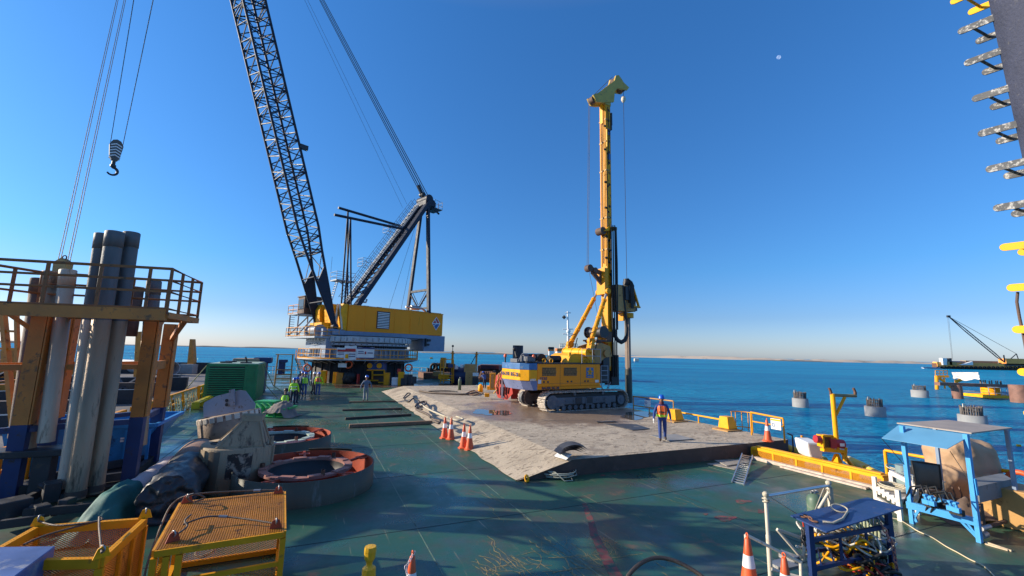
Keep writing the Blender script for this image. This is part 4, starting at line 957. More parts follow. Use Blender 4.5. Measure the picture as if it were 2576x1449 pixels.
# front ladder
mb = rb()
for y in (1.15, 1.5):
    mb.tube((1.55, y-.6, .7), (1.55, y-.6, 2.5), .025, n=5) if False else None
for x in (1.35, 1.95): mb.tube((x, .8, 1.5), (x, .8, 2.7), .025, n=5); mb.tube((x, .8, .75), (x, .8, 1.5), .02, n=5)
for k in range(7): mb.tube((1.35, .8, .8+k*.31), (1.95, .8, .8+k*.31), .022, n=5)
mb.path([(1.3, .8, 1.4), (1.5, .8, 1.1), (1.8, .8, 1.1), (2.2, .9, 1.5)], .02, 5); mb.path([(1.3, .8, 1.5), (1.6, .8, .95), (2.0, .8, 1.2), (2.3, .9, 1.6)], .02, 5)
mb.build('access_ladder', M_grey, rig)
mb = rb(); mb.bbox(1.0, 2.3, 1.0, 2.8, 1.5, 2.6, .04); mb.bbox(2.1, 2.7, 1.4, 2.6, 2.0, 3.4, .04); mb.build('front_frame', M_dark, rig)
mb = rb(); mb.bbox(1.1, 2.2, 2.9, 3.9, 1.5, 3.2, .06); cb_ = mb.build('cab', M_yel, rig)
mb = rb(); mb.box(1.2, 2.1, 2.88, 2.895, 2.2, 3.0); mb.box(2.205, 2.22, 3.0, 3.8, 2.1, 3.1); mb.build('cab_window', M_glass, cb_)
# ================================================================ LEFT FOREGROUND
def lerp2(a, b, t): return Vector(a).lerp(Vector(b), t)
def mesh_panel(mb, a, b, c, d, pitch=.07, r=.006):
    """diamond mesh filling the quad a-b-c-d (a->b bottom, d->c top)"""
    a, b, c, d = map(Vector, (a, b, c, d)); W_ = (b-a).length; H_ = (d-a).length
    def P(u, v): return a.lerp(b, u).lerp(d.lerp(c, u), v)
    nx = max(2, int(W_/pitch)); asp = H_/W_*nx*.5  # in cells
    def line(u0, s):
        # line u = u0 + s*v*k
        k = H_/W_*1.7
        u1 = u0+s*k; v0, v1 = 0, 1
        lo, hi = (u0, u1)
        pts = []
        def vat(u): return (u-u0)/(s*k)
        if max(u0, u1) <= 0 or min(u0, u1) >= 1: return
        va, vb = 0, 1
        for lim in (0, 1):
            if (u0-lim)*(u1-lim) < 0:
                t = vat(lim)
                if (u0 < 0 and lim == 0) or (u0 > 1 and lim == 1): va = max(va, t)
                else: vb = min(vb, t)
        if vb > va: mb.beam(P(u0+s*k*va, va), P(u0+s*k*vb, vb), r*2, r*1.2)
    k = H_/W_*1.7; n = int((1+k)*nx)+1
    for i in range(n): line(-k+i/nx, 1); line(1+k-i/nx, -1)
ZF = 4.60
rack = thing('casing_rack', G(200, 1240), 'tall steel rack of yellow and blue posts with a railed top platform holding upright pipes', 'pipe rack')
legs = {'fl': (18, 1275), 'fr': (322, 1228), 'rr': (379, 1178), 'rl': (95, 1240)}
LG = {k: G(*v) for k, v in legs.items()}
M_legy = mat('rack_yellow', (.50, .17, .03), .6, var=.2, dirt=(.16, .09, .05), dirt_amt=.35, bump=.2)
ANG = TH
for k, P in LG.items():
    zs = 1.9
    mb = MB(); mb.cbox(P+Vector((0, 0, (zs+ZF)/2)), .30, .26, ZF-zs, ANG); mb.cbox(P+Vector((.16, .1, (zs+ZF)/2)), .03, .34, ZF-zs-.01, ANG)
    lg = mb.build('post', M_legy, rack)
    mb = MB(); mb.cbox(P+Vector((0, 0, zs/2)), .31, .27, zs-.005, ANG); mb.cbox(P+Vector((0, 0, .03)), .6, .6, .06, ANG); mb.build('post_foot', M_navyp, rack)
def rbeam(a, b, z, w, h, m, name): MB().beam(LG[a]+Vector((0, 0, z)), LG[b]+Vector((0, 0, z)), w, h).build(name, m, rack)
ext = LG['fl']+(LG['fl']-LG['fr'])*.9; LG['xl'] = ext; LG['xr'] = LG['rl']+(LG['rl']-LG['rr'])*.8
rbeam('xl', 'fr', 1.78, .14, .14, M_navyp, 'cross_beam'); rbeam('fr', 'rr', 1.8, .14, .16, M_navyp, 'cross_beam'); rbeam('rl', 'rr', 1.78, .12, .12, M_navyp, 'cross_beam')
rbeam('xl', 'fr', 3.28, .10, .14, M_legy, 'cross_beam'); rbeam('fr', 'rr', 3.28, .12, .26, M_legy, 'cross_beam'); rbeam('xr', 'rr', 3.28, .1, .2, M_legy, 'cross_beam')
rbeam('fl', 'fr', .35, .14, .2, M_dark, 'base_beam'); rbeam('rl', 'rr', .35, .14, .2, M_dark, 'base_beam'); rbeam('fl', 'rl', .3, .14, .2, M_dark, 'base_beam'); rbeam('fr', 'rr', .3, .14, .2, M_dark, 'base_beam')
# top platform frame and railing
RA_ = [G(-160, 652, 5.62), G(433, 685, 5.62), G(507, 718, 5.62), G(108, 693, 5.62)]
FL_ = [Vector((p.x, p.y, ZF)) for p in RA_]
mb = MB()
mb.beam(FL_[0], FL_[1], .12, .26); mb.beam(FL_[1], FL_[2], .1, .14); mb.beam(FL_[2], FL_[3], .1, .14); mb.beam(FL_[3], FL_[0].lerp(FL_[1], .35), .1, .12)
for t in (.25, .5, .75, .97): mb.beam(FL_[0].lerp(FL_[1], t), FL_[3].lerp(FL_[2], t), .1, .12)
mb.beam(LG['fr']+Vector((0, 0, 4.0)), LG['fr'].lerp(LG['rr'], .5)+Vector((0, 0, 4.7)), .12)
mb.beam(LG['rr']+Vector((.1, 0, 4.1)), FL_[1].lerp(FL_[2], .6), .12, .12); mb.beam(LG['fl']+Vector((0, 0, 4.1)), LG['fl']-Vector((.5, .5, -4.7)), .1)
mb.build('platform_frame', M_legy, rack)
mb = MB(); mb.add([FL_[0]+Vector((0,0,.14)), FL_[1]+Vector((0,0,.14)), FL_[1].lerp(FL_[2], .12)+Vector((0,0,.14)), FL_[0].lerp(FL_[3], .12)+Vector((0,0,.14))], [(0,1,2,3)])
mb.add([FL_[2]+Vector((0,0,.08)), FL_[3]+Vector((0,0,.08)), FL_[3].lerp(FL_[0], .15)+Vector((0,0,.08)), FL_[2].lerp(FL_[1], .15)+Vector((0,0,.08))], [(0,1,2,3)])
mb.build('grating', M_brown, rack)
M_rail = mat('rail_ochre', (.30, .10, .025), .55, var=.2, dirt=(.10, .06, .04), dirt_amt=.4)
mb = MB()
for z in (.15, .55, .82, 1.1):
    r = .03 if z < 1 else .035
    mb.path([FL_[0]+Vector((0,0,z)), FL_[1]+Vector((0,0,z)), FL_[2]+Vector((0,0,z)), FL_[3]+Vector((0,0,z))], r, 6)
    mb.tube(FL_[3]+Vector((0,0,z)), FL_[3].lerp(FL_[0], .55)+Vector((0,0,z)), r, n=6) if z != .82 else None
for a, b, ts in ((0, 1, (.22, .45, .68, .90, 1)), (1, 2, (.33, .66, 1)), (2, 3, (.22, .45, .7, 1)), (3, 0, (.3, .6))):
    for t in ts: p = FL_[a].lerp(FL_[b], t); mb.cbox(p+Vector((0,0,.56)), .06, .05, 1.1, ANG)
mb.build('railing', M_rail, rack)
# left braces beyond the rack (orange ladder-like frame)
mb = MB(); o1 = G(25, 1200); 
mb.beam(V(8, 790, LG['rl'], (0,1,0)), V(50, 1240, LG['rl'], (0,1,0)), .12); mb.beam(V(42, 790, LG['rl'], (0,1,0)), V(45, 935, LG['rl'], (0,1,0)), .08)
mb.beam(V(0, 832, LG['rl'], (0,1,0)), V(44, 834, LG['rl'], (0,1,0)), .06); mb.beam(V(0, 877, LG['rl'], (0,1,0)), V(50, 879, LG['rl'], (0,1,0)), .06)
mb.build('side_brace', M_yor, rack)
# base clutter on the rack foot: dark sole plate and clamps
mb = MB(); c = (LG['fl']+LG['fr']+LG['rr']+LG['rl'])/4
q = [LG['fl']-Vector((.8, 1.0, 0)), LG['fr']+Vector((.1, -.5, 0)), LG['rr']+Vector((.2, .2, 0)), LG['rl']-Vector((1.0, 0, 0))]
mb.add([p+Vector((0,0,z)) for z in (.02, .22) for p in q], [(0,3,2,1), (4,5,6,7), (0,1,5,4), (1,2,6,5), (2,3,7,6), (3,0,4,7)])
mb.build('sole_plate', M_blk, rack)
mb = MB(); 
for x, y, r, h in ((125, 1262, .22, .45), (20, 1300, .35, .35), (100, 1300, .18, .25), (165, 1290, .15, .3)):
    p = G(x, y, .22); mb.cbox(p+Vector((0, 0, h/2)), r*1.6, r*1.3, h, x, .02); mb.tube(p+Vector((r*.5, 0, h*.5)), p+Vector((-r*.9, -r*.5, h*.9)), r*.25, n=10); mb.cbox(p+Vector((r, .1, .08)), r, .1, .16, y)
for x0, y0, x1, y1 in ((40, 1270, 110, 1235), (60, 1290, 240, 1275), (0, 1320, 110, 1305)): mb.beam(G(x0, y0, .35), G(x1, y1, .35), .1, .16)
mb.build('clamp_gear', M_dark, rack)
# upright pipes, each standing in the rack
PIPES = [((129, 683), (66, 1130), .175, 11.2, M_pipe, 'brown stained upright pipe at the rack left end, top just below the rail'),
 ((172, 679), (115, 1112), .165, 11.2, M_pipel, 'pale grey upright pipe with a clean square top beside the rail post'),
 ((258, 588), (160, 1250), .155, 11.1, M_pipel, 'leftmost of the three tallest pipes rising above the rack rail'),
 ((290, 583), (187, 1262), .19, 10.95, M_pipe, 'middle and thickest of the three tallest pipes above the rack rail'),
 ((332, 585), (236, 1248), .175, 11.4, M_pipe, 'right hand pipe of the three tallest, standing a little apart'),
 ((388, 707), (350, 1120), .175, 12.9, M_pipe, 'single short upright pipe at the right end of the rack beside the corner post'),
 ((97, 700), (40, 1100), .15, 11.6, M_brown, 'dark thin pipe half hidden behind the leftmost pipe')]
for i, (t, b, r, Y, m, lab) in enumerate(PIPES):
    pb = V(*b, (0, Y, 0), (0, 1, 0)); pt = V(*t, (0, Y, 0), (0, 1, 0)); pb.z = max(pb.z, .22)
    o = thing('casing_pipe', pb, lab, 'pipe', 'upright pipes in the rack')
    mb = MB(); mb.lathe([(r, 0), (r, (pt-pb).length-.42), (r*.93, (pt-pb).length-.42), (r*.93, 0)], pb, pt-pb, n=28); mb.build('shaft', m, o)
    dk = MATS.get('dark_pipe_coat') or mat('dark_pipe_coat', (.11, .11, .115), .6, .2, var=.4, scale=3, dirt=(.2, .18, .15), dirt_amt=.3, bump=.3, streak=True); d = (pt-pb).normalized(); zc = (ZF-.1-pb.z)/d.z
    if i in (2, 3, 4, 5): mb = MB(); mb.lathe([(r+.003, zc), (r+.003, (pt-pb).length-.43)], pb, d, n=28); mb.build('upper_shaft', dk, o)
    mb = MB(); d = (pt-pb).normalized(); mb.lathe([(r*.8, .0), (r*1.07, 0), (r*1.07, .40), (r*.98, .42), (r*.8, .42), (r*.8, 0)], pt-d*.42, d, n=28)
    mb.build('collar', dk if i in (2, 3, 4, 5) else m, o)
    if i in (3, 4, 2):
        mb = MB(); mb.tube(pb+d*.05, pb+d*.2, r*1.08, n=28); mb.build('foot_collar', M_brown, o)
mb = MB(); p1_ = V(66, 1130, (0, 11.2, 0), (0, 1, 0)); p2_ = V(115, 1112, (0, 11.2, 0), (0, 1, 0)); c_ = (p1_+p2_)/2
mb.cbox((c_.x, c_.y, c_.z-.14), 1.6, .7, .16, ANG, .02); mb.cbox((c_.x+.3, c_.y, (c_.z-.2)/2), .35, .35, c_.z-.25, ANG, .02); mb.build('pipe_shelf', M_dark, rack)
mb = MB(); p = V(336, 760, (0, 12.6, 0), (0, 1, 0)); mb.lathe([(.2, -1.0), (.2, .45), (.17, .45), (.17, -1.0)], p, n=24); o = mb.build('short_pipe', M_brown); tag(o, 'very short brown pipe stub on the rack platform, between the tall pipes and the corner', 'pipe stub')
# blue skip
skip = thing('waste_skip', (BA @ Vector((-5.9, 18.5, 0))), 'blue open steel skip standing behind the pipe rack', 'skip')
mb = MB(BA)
x0, x1, y0, y1, h = -7.6, -4.95, 17.3, 20.2, 1.42
o_ = [(x0, y0+.1, .1), (x1-.25, y0+.1, .1), (x1-.25, y1, .1), (x0, y1, .1)]; t_ = [(x0-.3, y0, h), (x1+.55, y0, h), (x1+.55, y1, h), (x0-.3, y1, h)]
mb.add(o_+t_, [(0,3,2,1), (0,1,5,4), (1,2,6,5), (2,3,7,6), (3,0,4,7)])
it = [(x0-.2, y0+.1, h-.02), (x1+.4, y0+.1, h-.02), (x1+.4, y1-.1, h-.02), (x0-.2, y1-.1, h-.02)]; ib = [(x0+.1, y0+.2, .2), (x1-.35, y0+.2, .2), (x1-.35, y1-.1, .2), (x0+.1, y1-.1, .2)]
mb.add(ib+it, [(0,1,2,3), (0,4,5,1), (1,5,6,2), (2,6,7,3), (3,7,4,0)])
mb.build('body', M_skip, skip)
mb = MB(BA)
for a, b in ((0, 1), (1, 2), (2, 3), (3, 0)): mb.beam(Vector(t_[a]), Vector(t_[b]), .1, .1)
for k in range(6):
    x = x0+.3+k*.55; mb.beam((x-.05*0, y0+.06, .15), (x, y0-.02, h-.1), .07, .07, (0, 1, 0))
mb.build('rim', M_skip, skip)
tm = BA @ wall_m((-5.7, y0-.0, 1.0), (1, 0, 0)); text('DLI  3  =', .36, tm, M_white, skip, bold=.01)
# long pale pipe with a green tarpaulin, and a big black casing end
pa, pb_ = G(430, 1172, .3), G(265, 1292, .3)
lp = thing('wrapped_pipe', (pa+pb_)/2, 'long pale pipe lying on deck, its near end wrapped in green tarpaulin', 'pipe')
mb = MB(); n = 14
mb.path([pa.lerp(pb_, k/n)+Vector((0, 0, .02*math.sin(k*1.7))) for k in range(n+1)], [.30+.03*math.sin(k*2.3) for k in range(n+1)], 14); mb.build('pipe', mat('pale_lilac_wrap', (.44, .40, .42), .75, var=.15, dirt=(.2, .15, .15), dirt_amt=.3, bump=.4, bscale=8), lp)
mb = MB(); d = (pb_-pa).normalized(); side = Vector((-d.y, d.x, 0))
def tf(u, v):
    q0 = Vector((pb_.x, pb_.y, 0)); c = q0+d*(-1.1+2.1*u); ww = (v-.5)*1.7; hh = .70*(1 if u < .45 else max(.06, 1-((u-.45)/.55)**1.3)); z = hh*max(0, 1-(abs(ww)/.52)**2.4)**.5 if abs(ww) < .52 else 0
    return c+side*(ww*(.75 if abs(ww) < .45 else .8+.1*math.sin(u*9)))+Vector((0, 0, max(.012, z+.06*noise.noise(Vector((u*7, v*6, 2)))+.025*math.sin(v*30+u*9+3*noise.noise(Vector((u*3, v*3, 5)))))))
    c = G(400-235*u, 1275+45*u, 0) if False else G(372, 1266, 0).lerp(G(150, 1348, 0), u)
    w = (v-.5)*1.35; z = .66*math.exp(-(w*1.8)**2)*(1-.25*u)+.04+.05*noise.noise(Vector((u*6, v*5, 2)))+.03*math.sin(v*22+u*6)
    return c + side*w*(1.0+.2*math.sin(u*5)) + Vector((0, 0, max(.01, z)))
mb.grid(34, 26, tf); mb.build('tarpaulin', M_gtarp, lp)
cz = G(418, 1262, .48); cf = G(500, 1150, .48)
bc = thing('black_casing', (cz+cf)/2, 'large black casing pipe lying on deck behind the yellow baskets, its end plate facing left', 'casing')
mb = MB(); L_ = (cf-cz).length; dd_ = (cf-cz).normalized(); aa_, bb_ = mb.basis(dd_)
RC = .54
def shf(u, v):
    t = 2*PI*u; e = aa_*math.cos(t)+bb_*math.sin(t); z = v*1.35*L_-.35*L_
    if z < 0: r = RC*max(0, 1+z/(.35*L_))**.45; z = -.10*(1-(r/RC)**2) + .16*noise.noise(Vector((r*5*math.cos(t), r*5*math.sin(t), 3)))
    else: r = RC
    r *= 1+(.13*noise.noise(Vector((math.cos(t)*2, math.sin(t)*2, z*1.6)))+.06*noise.noise(Vector((math.cos(t)*6, math.sin(t)*6, z*5))))*(1 if z < L_*.55 else .15)
    return cz+dd_*z+e*r
mb.grid(64, 60, shf); mb.build('shell', mat('black_tar', (.022, .022, .026), .45, var=.4, dirt=(.10, .09, .09), dirt_amt=.3, dirt_scale=3, bump=.8, bscale=5), bc)
mb = MB(); mb.lathe([(.53, L_*.58), (.56, L_*.6), (.56, L_*.98), (.52, L_)], cz, cf-cz, n=36); mb.build('bare_band', M_ocre if False else mat('rust_tan_band', (.26, .15, .09), .6, var=.3, dirt=RUST, dirt_amt=.3), bc)
mb = MB(); d = (cf-cz).normalized(); a_, b_ = mb.basis(d)
mb.tube(cz-d*.04, cz-d*.001, .26, n=4); mb.tube(cz-d*.06+a_*.42, cz-d*.002+a_*.42, .08, n=10); mb.build('end_fitting', M_dark, bc)
mb = MB(); mb.torus(G(483, 1152, .5)+Vector((.0, .3, 0)), .48, .05, (.75, -.6, .25), 30, 8); o = mb.build('rubber_ring', M_blk); tag(o, 'thin black rubber hoop leaning against the far end of the black casing', 'rubber hoop')
# drilling buckets
def bucket(c, R_, H_, tilt, rz, lab, m, near):
    M = Matrix.Translation(c) @ Matrix.Rotation(rz, 4, 'Z') @ Matrix.Rotation(tilt, 4, 'Y')
    o = thing('drilling_bucket', c, lab, 'drilling bucket', 'drilling buckets on deck')
    mb = MB(M); mb.lathe([(R_*.98, 0), (R_, .03), (R_, H_-.02), (R_*.985, H_), (0, H_+.003)], n=64)
    for a in (.3, 2.2, 4.1): mb.cbox((R_*1.0*math.cos(a), R_*1.0*math.sin(a), H_*.5), .05, .3, H_*.9, a)
    mb.build('barrel', m, o)
    if near:
        mb = MB(M); mb.lathe([(0, 0), (.2, 0), (.2, .012)], (-R_*.52, -R_*.18, H_+.006), n=24); mb.build('cap_opening', M_blk, o)
        bq = [(-.66, .22), (-.17, -.76), (.84, -.25), (.5, .7)]; tq_ = [(.04, .06), (.14, -.2), (.56, -.12), (.48, .2)]; HG = .66
        mb = MB(M); mb.hexa([(x, y, H_) for x, y in bq]+[(x, y, H_+HG) for x, y in tq_])
        for (x0, y0), (x1, y1) in zip(bq, tq_): mb.beam((x0, y0, H_), (x1, y1, H_+HG), .06, .06)
        for k in range(4): mb.beam((*bq[k], H_+.02), (*bq[(k+1) % 4], H_+.02), .05, .04)
        mb.cbox((.88, .05, H_+.12), .08, .12, .24, 0, .02); mb.build('gusset', m, o)
        cx_, cy_ = .31, -.02; mb = MB(M)
        ob_ = [(cx_+(x-cx_)*1.12, cy_+(y-cy_)*1.12) for x, y in tq_]; tb_ = [(cx_+(x-cx_)*1.3, cy_+(y-cy_)*1.3) for x, y in tq_]
        mb.add([(x, y, H_+HG-.01) for x, y in ob_]+[(x, y, H_+HG+.16) for x, y in tb_], [(0,1,5,4), (1,2,6,5), (2,3,7,6), (3,0,4,7), (3,2,1,0)])
        mb.add([(cx_+(x-cx_)*.8, cy_+(y-cy_)*.8, H_+HG+.03) for x, y in tb_]+[(x, y, H_+HG+.16) for x, y in tb_], [(0,3,2,1), (0,4,7,3), (3,7,6,2), (2,6,5,1), (1,5,4,0)]); mb.build('kelly_box', mat('pale_mud_steel', (.38, .30, .20), .7, var=.2, dirt=(.2, .15, .1), dirt_amt=.3), o)
        mb = MB(M); B_, C_, T1_, T2_ = (Vector((*bq[1], H_)), Vector((*bq[2], H_)), Vector((*tq_[1], H_+HG)), Vector((*tq_[2], H_+HG))); nn = (C_-B_).cross(T1_-B_).normalized(); nn = nn if nn.y < 0 else -nn
        for v_ in (.52, .70): p = B_.lerp(C_, .40).lerp(T1_.lerp(T2_, .52), v_); mb.tube(p+nn*.002, p+nn*.012, .065, n=14)
        A_ = Vector((*bq[0], H_)); T0_ = Vector((*tq_[0], H_+HG)); n2 = (B_-A_).cross(T0_-A_).normalized(); n2 = n2 if n2.x < 0 else -n2
        for v_ in (.5, .66): p = A_.lerp(B_, .6).lerp(T0_.lerp(T1_, .6), v_); mb.tube(p+n2*.002, p+n2*.012, .05, n=14)
        mb.build('pin_hole', M_blk, o)
        mb = MB(M); cyl = lambda a0_, a1_, z0_, z1_, e: (lambda u, v: Vector(((R_*1.0+e)*math.cos(a0_+(a1_-a0_)*u), (R_*1.0+e)*math.sin(a0_+(a1_-a0_)*u), z0_+(z1_-z0_)*v+.04*noise.noise(Vector((u*6, v*6, 1))))))
        mb.grid(16, 10, cyl(rad(-76), rad(-38), .42, H_-.1, .008)); mb.build('burnt_patch', mat('burnt_patch', (.035, .028, .025), .7, var=.3, dirt=(.34, .27, .2), dirt_amt=.55, dirt_scale=5), o)
        mb = MB(M); mb.grid(10, 10, cyl(rad(-108), rad(-88), .05, H_-.06, .005)); mb.build('oil_streak', mat('oil_streak', (.13, .10, .07), .6, var=.35, streak=True), o)
    else:
        mb = MB(M)
        for k in range(24):
            a = 2*PI*k/24; mb.cbox((R_*1.0*math.cos(a), R_*1.0*math.sin(a), H_-.12), .05, .19, .2, a, .015)
        mb.build('rim_block', M_cream, o)
        mb = MB(M)
        T = Matrix.Translation((.05, -.1, H_+.02)) @ Matrix.Rotation(-.12, 4, 'X') @ Matrix(((1,0,0,0),(0,0,-1,0),(0,1,0,0),(0,0,0,1)))
        mb.prism([(-R_*.95, 0), (R_*.95, 0), (R_*.98, .18), (R_*.62, .78), (R_*.4, .86), (-R_*.5, .78), (-R_*.92, .62), (-R_*.97, .5)], -.03, .03, T)
        mb.box(.15, .35, -.17, -.1, H_+.3, H_+.95); 
        pl = mb.build('gusset', M_bgr, o)
        mb = MB(M); mb.prism([(-R_*.9, 0), (R_*.5, 0), (R_*.5, .7), (-R_*.9, .6)], -.03, .03, Matrix.Translation((-.25, .55, H_+.0)) @ Matrix.Rotation(.15, 4, 'X') @ Matrix(((1,0,0,0),(0,0,-1,0),(0,1,0,0),(0,0,0,1)))); mb.build('gusset', M_bgr, o)
        mb = MB(M)
        for dz in (.38, .55): mb.tube((.0, -.145-.0+dz*.12-.06, H_+dz), (.0, -.145+dz*.12-.045, H_+dz), .065, n=14)
        mb.build('pin_hole', M_blk, o)
        mb = MB(M); mb.lathe([(0, 0), (.2, 0), (.2, .012)], (-R_*.65, -R_*.45, H_+.006), n=24); mb.build('cap_opening', M_blk, o)
    return o
c = G(594, 1248); bucket(Vector((c.x-.64, c.y+.85, 0)), .90, 1.16, .04, .05, 'muddy grey drilling bucket with leaning gusset plates, nearest and just behind the yellow basket', M_bucket, True)
c = G(575, 1128); bucket(Vector((c.x-.35, c.y+.75, .06)), 1.08, 1.15, -.20, .0, 'drilling bucket with white rim blocks and bluish grey lid plates, farther and tilted', mat('brown_muddy_bucket', (.30, .22, .16), .75, .1, var=.3, scale=2.5, dirt=(.12, .08, .06), dirt_amt=.4, bump=.5), False)
# ring segments: green outside, red inside
def ring(c, Ro, Ri, H_, lab, inner_m, ang):
    M = Matrix.Translation(c) @ Matrix.Rotation(ang, 4, 'Z')
    o = thing('guide_ring', c, lab, 'steel ring', 'big green and red steel rings')
    mb = MB(M); mb.lathe([(Ro, 0), (Ro, H_), (Ro-.03, H_)], n=64, a0=.25, a1=2*PI-.1); mb.lathe([(Ro+.1, 0), (Ro+.1, H_+.04), (Ro+.07, H_+.04)], n=12, a0=-.12, a1=.62); mb.build('outer_shell', M_grnd, o)
    mb = MB(M); mb.lathe([(Ro-.03, H_), (Ro-.03, .02)], n=64); mb.lathe([(Ro-.03, .03), (Ri, .03)], n=64); mb.lathe([(Ri+.02, .02), (Ri+.02, H_*.8)], n=48); mb.build('inner_wall', M_orng, o)
    mb = MB(M)
    mb.lathe([(Ri+.22, H_*.8), (Ri+.22, H_*.8+.06), (Ri, H_*.8+.06), (Ri, H_*.8)], n=48, smooth=False)
    for k in range(10): a = 2*PI*k/10; mb.cbox(((Ri+.11)*math.cos(a), (Ri+.11)*math.sin(a), H_*.8+.075), .2, .36, .03, a)
    mb.build('inner_ring', inner_m, o)
    mb = MB(M); mb.lathe([(Ri-.002, H_*.8), (Ri-.002, .012), (0, .012)], n=48); mb.build('dark_liner', M_dark, o)
    for k in range(5):
        a = 2*PI*k/5+.5; mb = MB(M); mb.beam(((Ri+.15)*math.cos(a), (Ri+.15)*math.sin(a), H_*.8), ((Ro-.05)*math.cos(a), (Ro-.05)*math.sin(a), H_-.02), .07, .06); mb.cbox(((Ro-.16)*math.cos(a), (Ro-.16)*math.sin(a), H_-.06), .28, .32, .03, a); mb.build('arm', M_orng, o)
    for k in range(3):
        a = 2*PI*k/3+1.0; mb = MB(M); mb.tube(((Ri+.15)*math.cos(a), (Ri+.15)*math.sin(a), H_*.8), ((Ri+.15)*math.cos(a), (Ri+.15)*math.sin(a), H_*.8+.2), .05, n=8); mb.cbox(((Ri+.15)*math.cos(a), (Ri+.15)*math.sin(a), H_*.8+.12), .12, .05, .16, a); mb.build('lug', M_rust, o)
M_rpk = mat('dusty_pink_primer', (.30, .13, .10), .7, var=.2, dirt=(.15, .06, .05), dirt_amt=.3)
M_gpl = mat('pale_green_ring', (.36, .44, .38), .6, var=.15, dirt=(.1, .14, .12), dirt_amt=.35)
ring(Vector((-5.75, 12.95, 0)), 1.83, 1.0, .62, 'near big green steel ring with dusty pink inner ring, right of the muddy bucket', M_rpk, .3)
ring(Vector((-8.72, 17.05, 0)), 1.83, 1.0, .62, 'farther big green steel ring with red walls and pale green inner ring', M_gpl, .5)
# yellow lifting baskets -------------------------------------------------
def bask_frame(mb, a, b, w=.07, h=.09): mb.beam(a, b, w, h)
def padeye(o, p, rz, m=M_orng):
    mb = MB(Matrix.Translation(p) @ Matrix.Rotation(rz, 4, 'Z')); T = Matrix(((1,0,0,0),(0,0,-1,0),(0,1,0,0),(0,0,0,1)))
    mb.prism([(-.09, 0), (.09, 0), (.05, .12), (0, .15), (-.05, .12)], -.01, .01, T); pe = mb.build('pad_eye', m, o)
    mb = MB(Matrix.Translation(p) @ Matrix.Rotation(rz, 4, 'Z')); mb.torus((0, 0, .11), .04, .011, (1, .3, 0), 14, 6); mb.build('shackle', M_steel, pe)
def sling(o, pts, fer=()):
    pts = [Vector(p) for p in pts]; cu = []
    for i in range(len(pts)-1):
        p0, p1, p2, p3 = pts[max(i-1, 0)], pts[i], pts[i+1], pts[min(i+2, len(pts)-1)]
        for k in range(8):
            t = k/8; cu.append(.5*((2*p1)+(p2-p0)*t+(2*p0-5*p1+4*p2-p3)*t*t+(3*p1-p0-3*p2+p3)*t**3))
    cu.append(pts[-1]); mb = MB(); mb.path(cu, .014, 6); s_ = mb.build('wire_sling', M_wire, o)
    for f in fer: mb = MB(); a = cu[int(f*len(cu))]; b = cu[min(len(cu)-1, int(f*len(cu))+2)]; d = (b-a).normalized(); mb.tube(a-d*.06, a+d*.06, .022, n=10); mb.build('ferrule', M_steel, s_)
Z2 = 1.12
c1, c2, c3, c4 = G(457, 1262, Z2), G(714, 1236, Z2), G(714, 1336, Z2), G(390, 1384, Z2)
b2 = thing('lifting_basket', Vector(((c1+c3)/2).to_tuple()[:2]+(0,)), 'yellow cage basket with a flat orange mesh lid and wire slings on top', 'lifting basket')
mb = MB()
cs = [c1, c2, c3, c4]
for a, b in ((0, 1), (1, 2), (2, 3), (3, 0)): mb.beam(cs[a]-Vector((0,0,.045)), cs[b]-Vector((0,0,.045)), .07, .085)
dn = [Vector((p.x, p.y, .05)) for p in cs]
for a, b in ((0, 1), (1, 2), (2, 3), (3, 0)): mb.beam(dn[a], dn[b], .07, .08); m_ = .62; mb.beam(dn[a]+Vector((0,0,m_)), dn[b]+Vector((0,0,m_)), .05, .06)
for p in cs+[cs[3].lerp(cs[2], .09), cs[3].lerp(cs[0], .35), cs[3].lerp(cs[2], .18)]: mb.cbox(Vector((p.x, p.y, Z2/2-.05)), .075, .07, Z2-.1, ANG)
mb.build('frame', M_yel, b2)
mb = MB(); mesh_panel(mb, cs[3], cs[2], cs[1], cs[0], .062, .0055)
mb.build('mesh_lid', mat('orange_mesh', (.48, .19, .02), .55, var=.25, dirt=RUST, dirt_amt=.35), b2)
mb = MB(); up = Vector((0, 0, .62)); mesh_panel(mb, dn[3], dn[2], dn[2]+up, dn[3]+up, .055, .005); mesh_panel(mb, dn[1], dn[2], dn[2]+up, dn[1]+up, .055, .005); mesh_panel(mb, dn[0], dn[1], dn[1]+up, dn[0]+up, .055, .005); mb.build('side_mesh', M_yor, b2)
for p, rz in ((cs[0].lerp(cs[2], .06), .6), (cs[1].lerp(cs[3], .06), .2), (cs[2].lerp(cs[0], .07), .3), (cs[3].lerp(cs[1], .10), .9)): padeye(b2, p+Vector((0,0,.0)), rz)
zz = Vector((0, 0, .07))
sling(b2, [cs[1].lerp(cs[3], .06)+zz, cs[0].lerp(cs[1], .55)+zz*1.2, cs[0].lerp(cs[1], .1)+zz*1.5, cs[0]+Vector((-.08, -.1, .0)), cs[0].lerp(cs[3], .5)+Vector((-.15, 0, -.1)), cs[3]+Vector((-.08, -.02, -.3)), cs[3]+Vector((-.05, 0, -.9))], (.12, .36))
sling(b2, [cs[2].lerp(cs[0], .08)+zz, G(590, 1302, Z2+.1), G(520, 1300, Z2+.13), G(460, 1320, Z2+.08)], (.45,))
sling(b2, [G(480, 1262, Z2+.1), G(470, 1250, Z2+.2), G(490, 1243, Z2+.22), G(515, 1252, Z2+.12), G(490, 1262, Z2+.08)])
sling(b2, [cs[3].lerp(cs[1], .10)+zz, G(470, 1325, Z2+.1), G(465, 1310, Z2+.15), G(480, 1295, Z2+.14)])
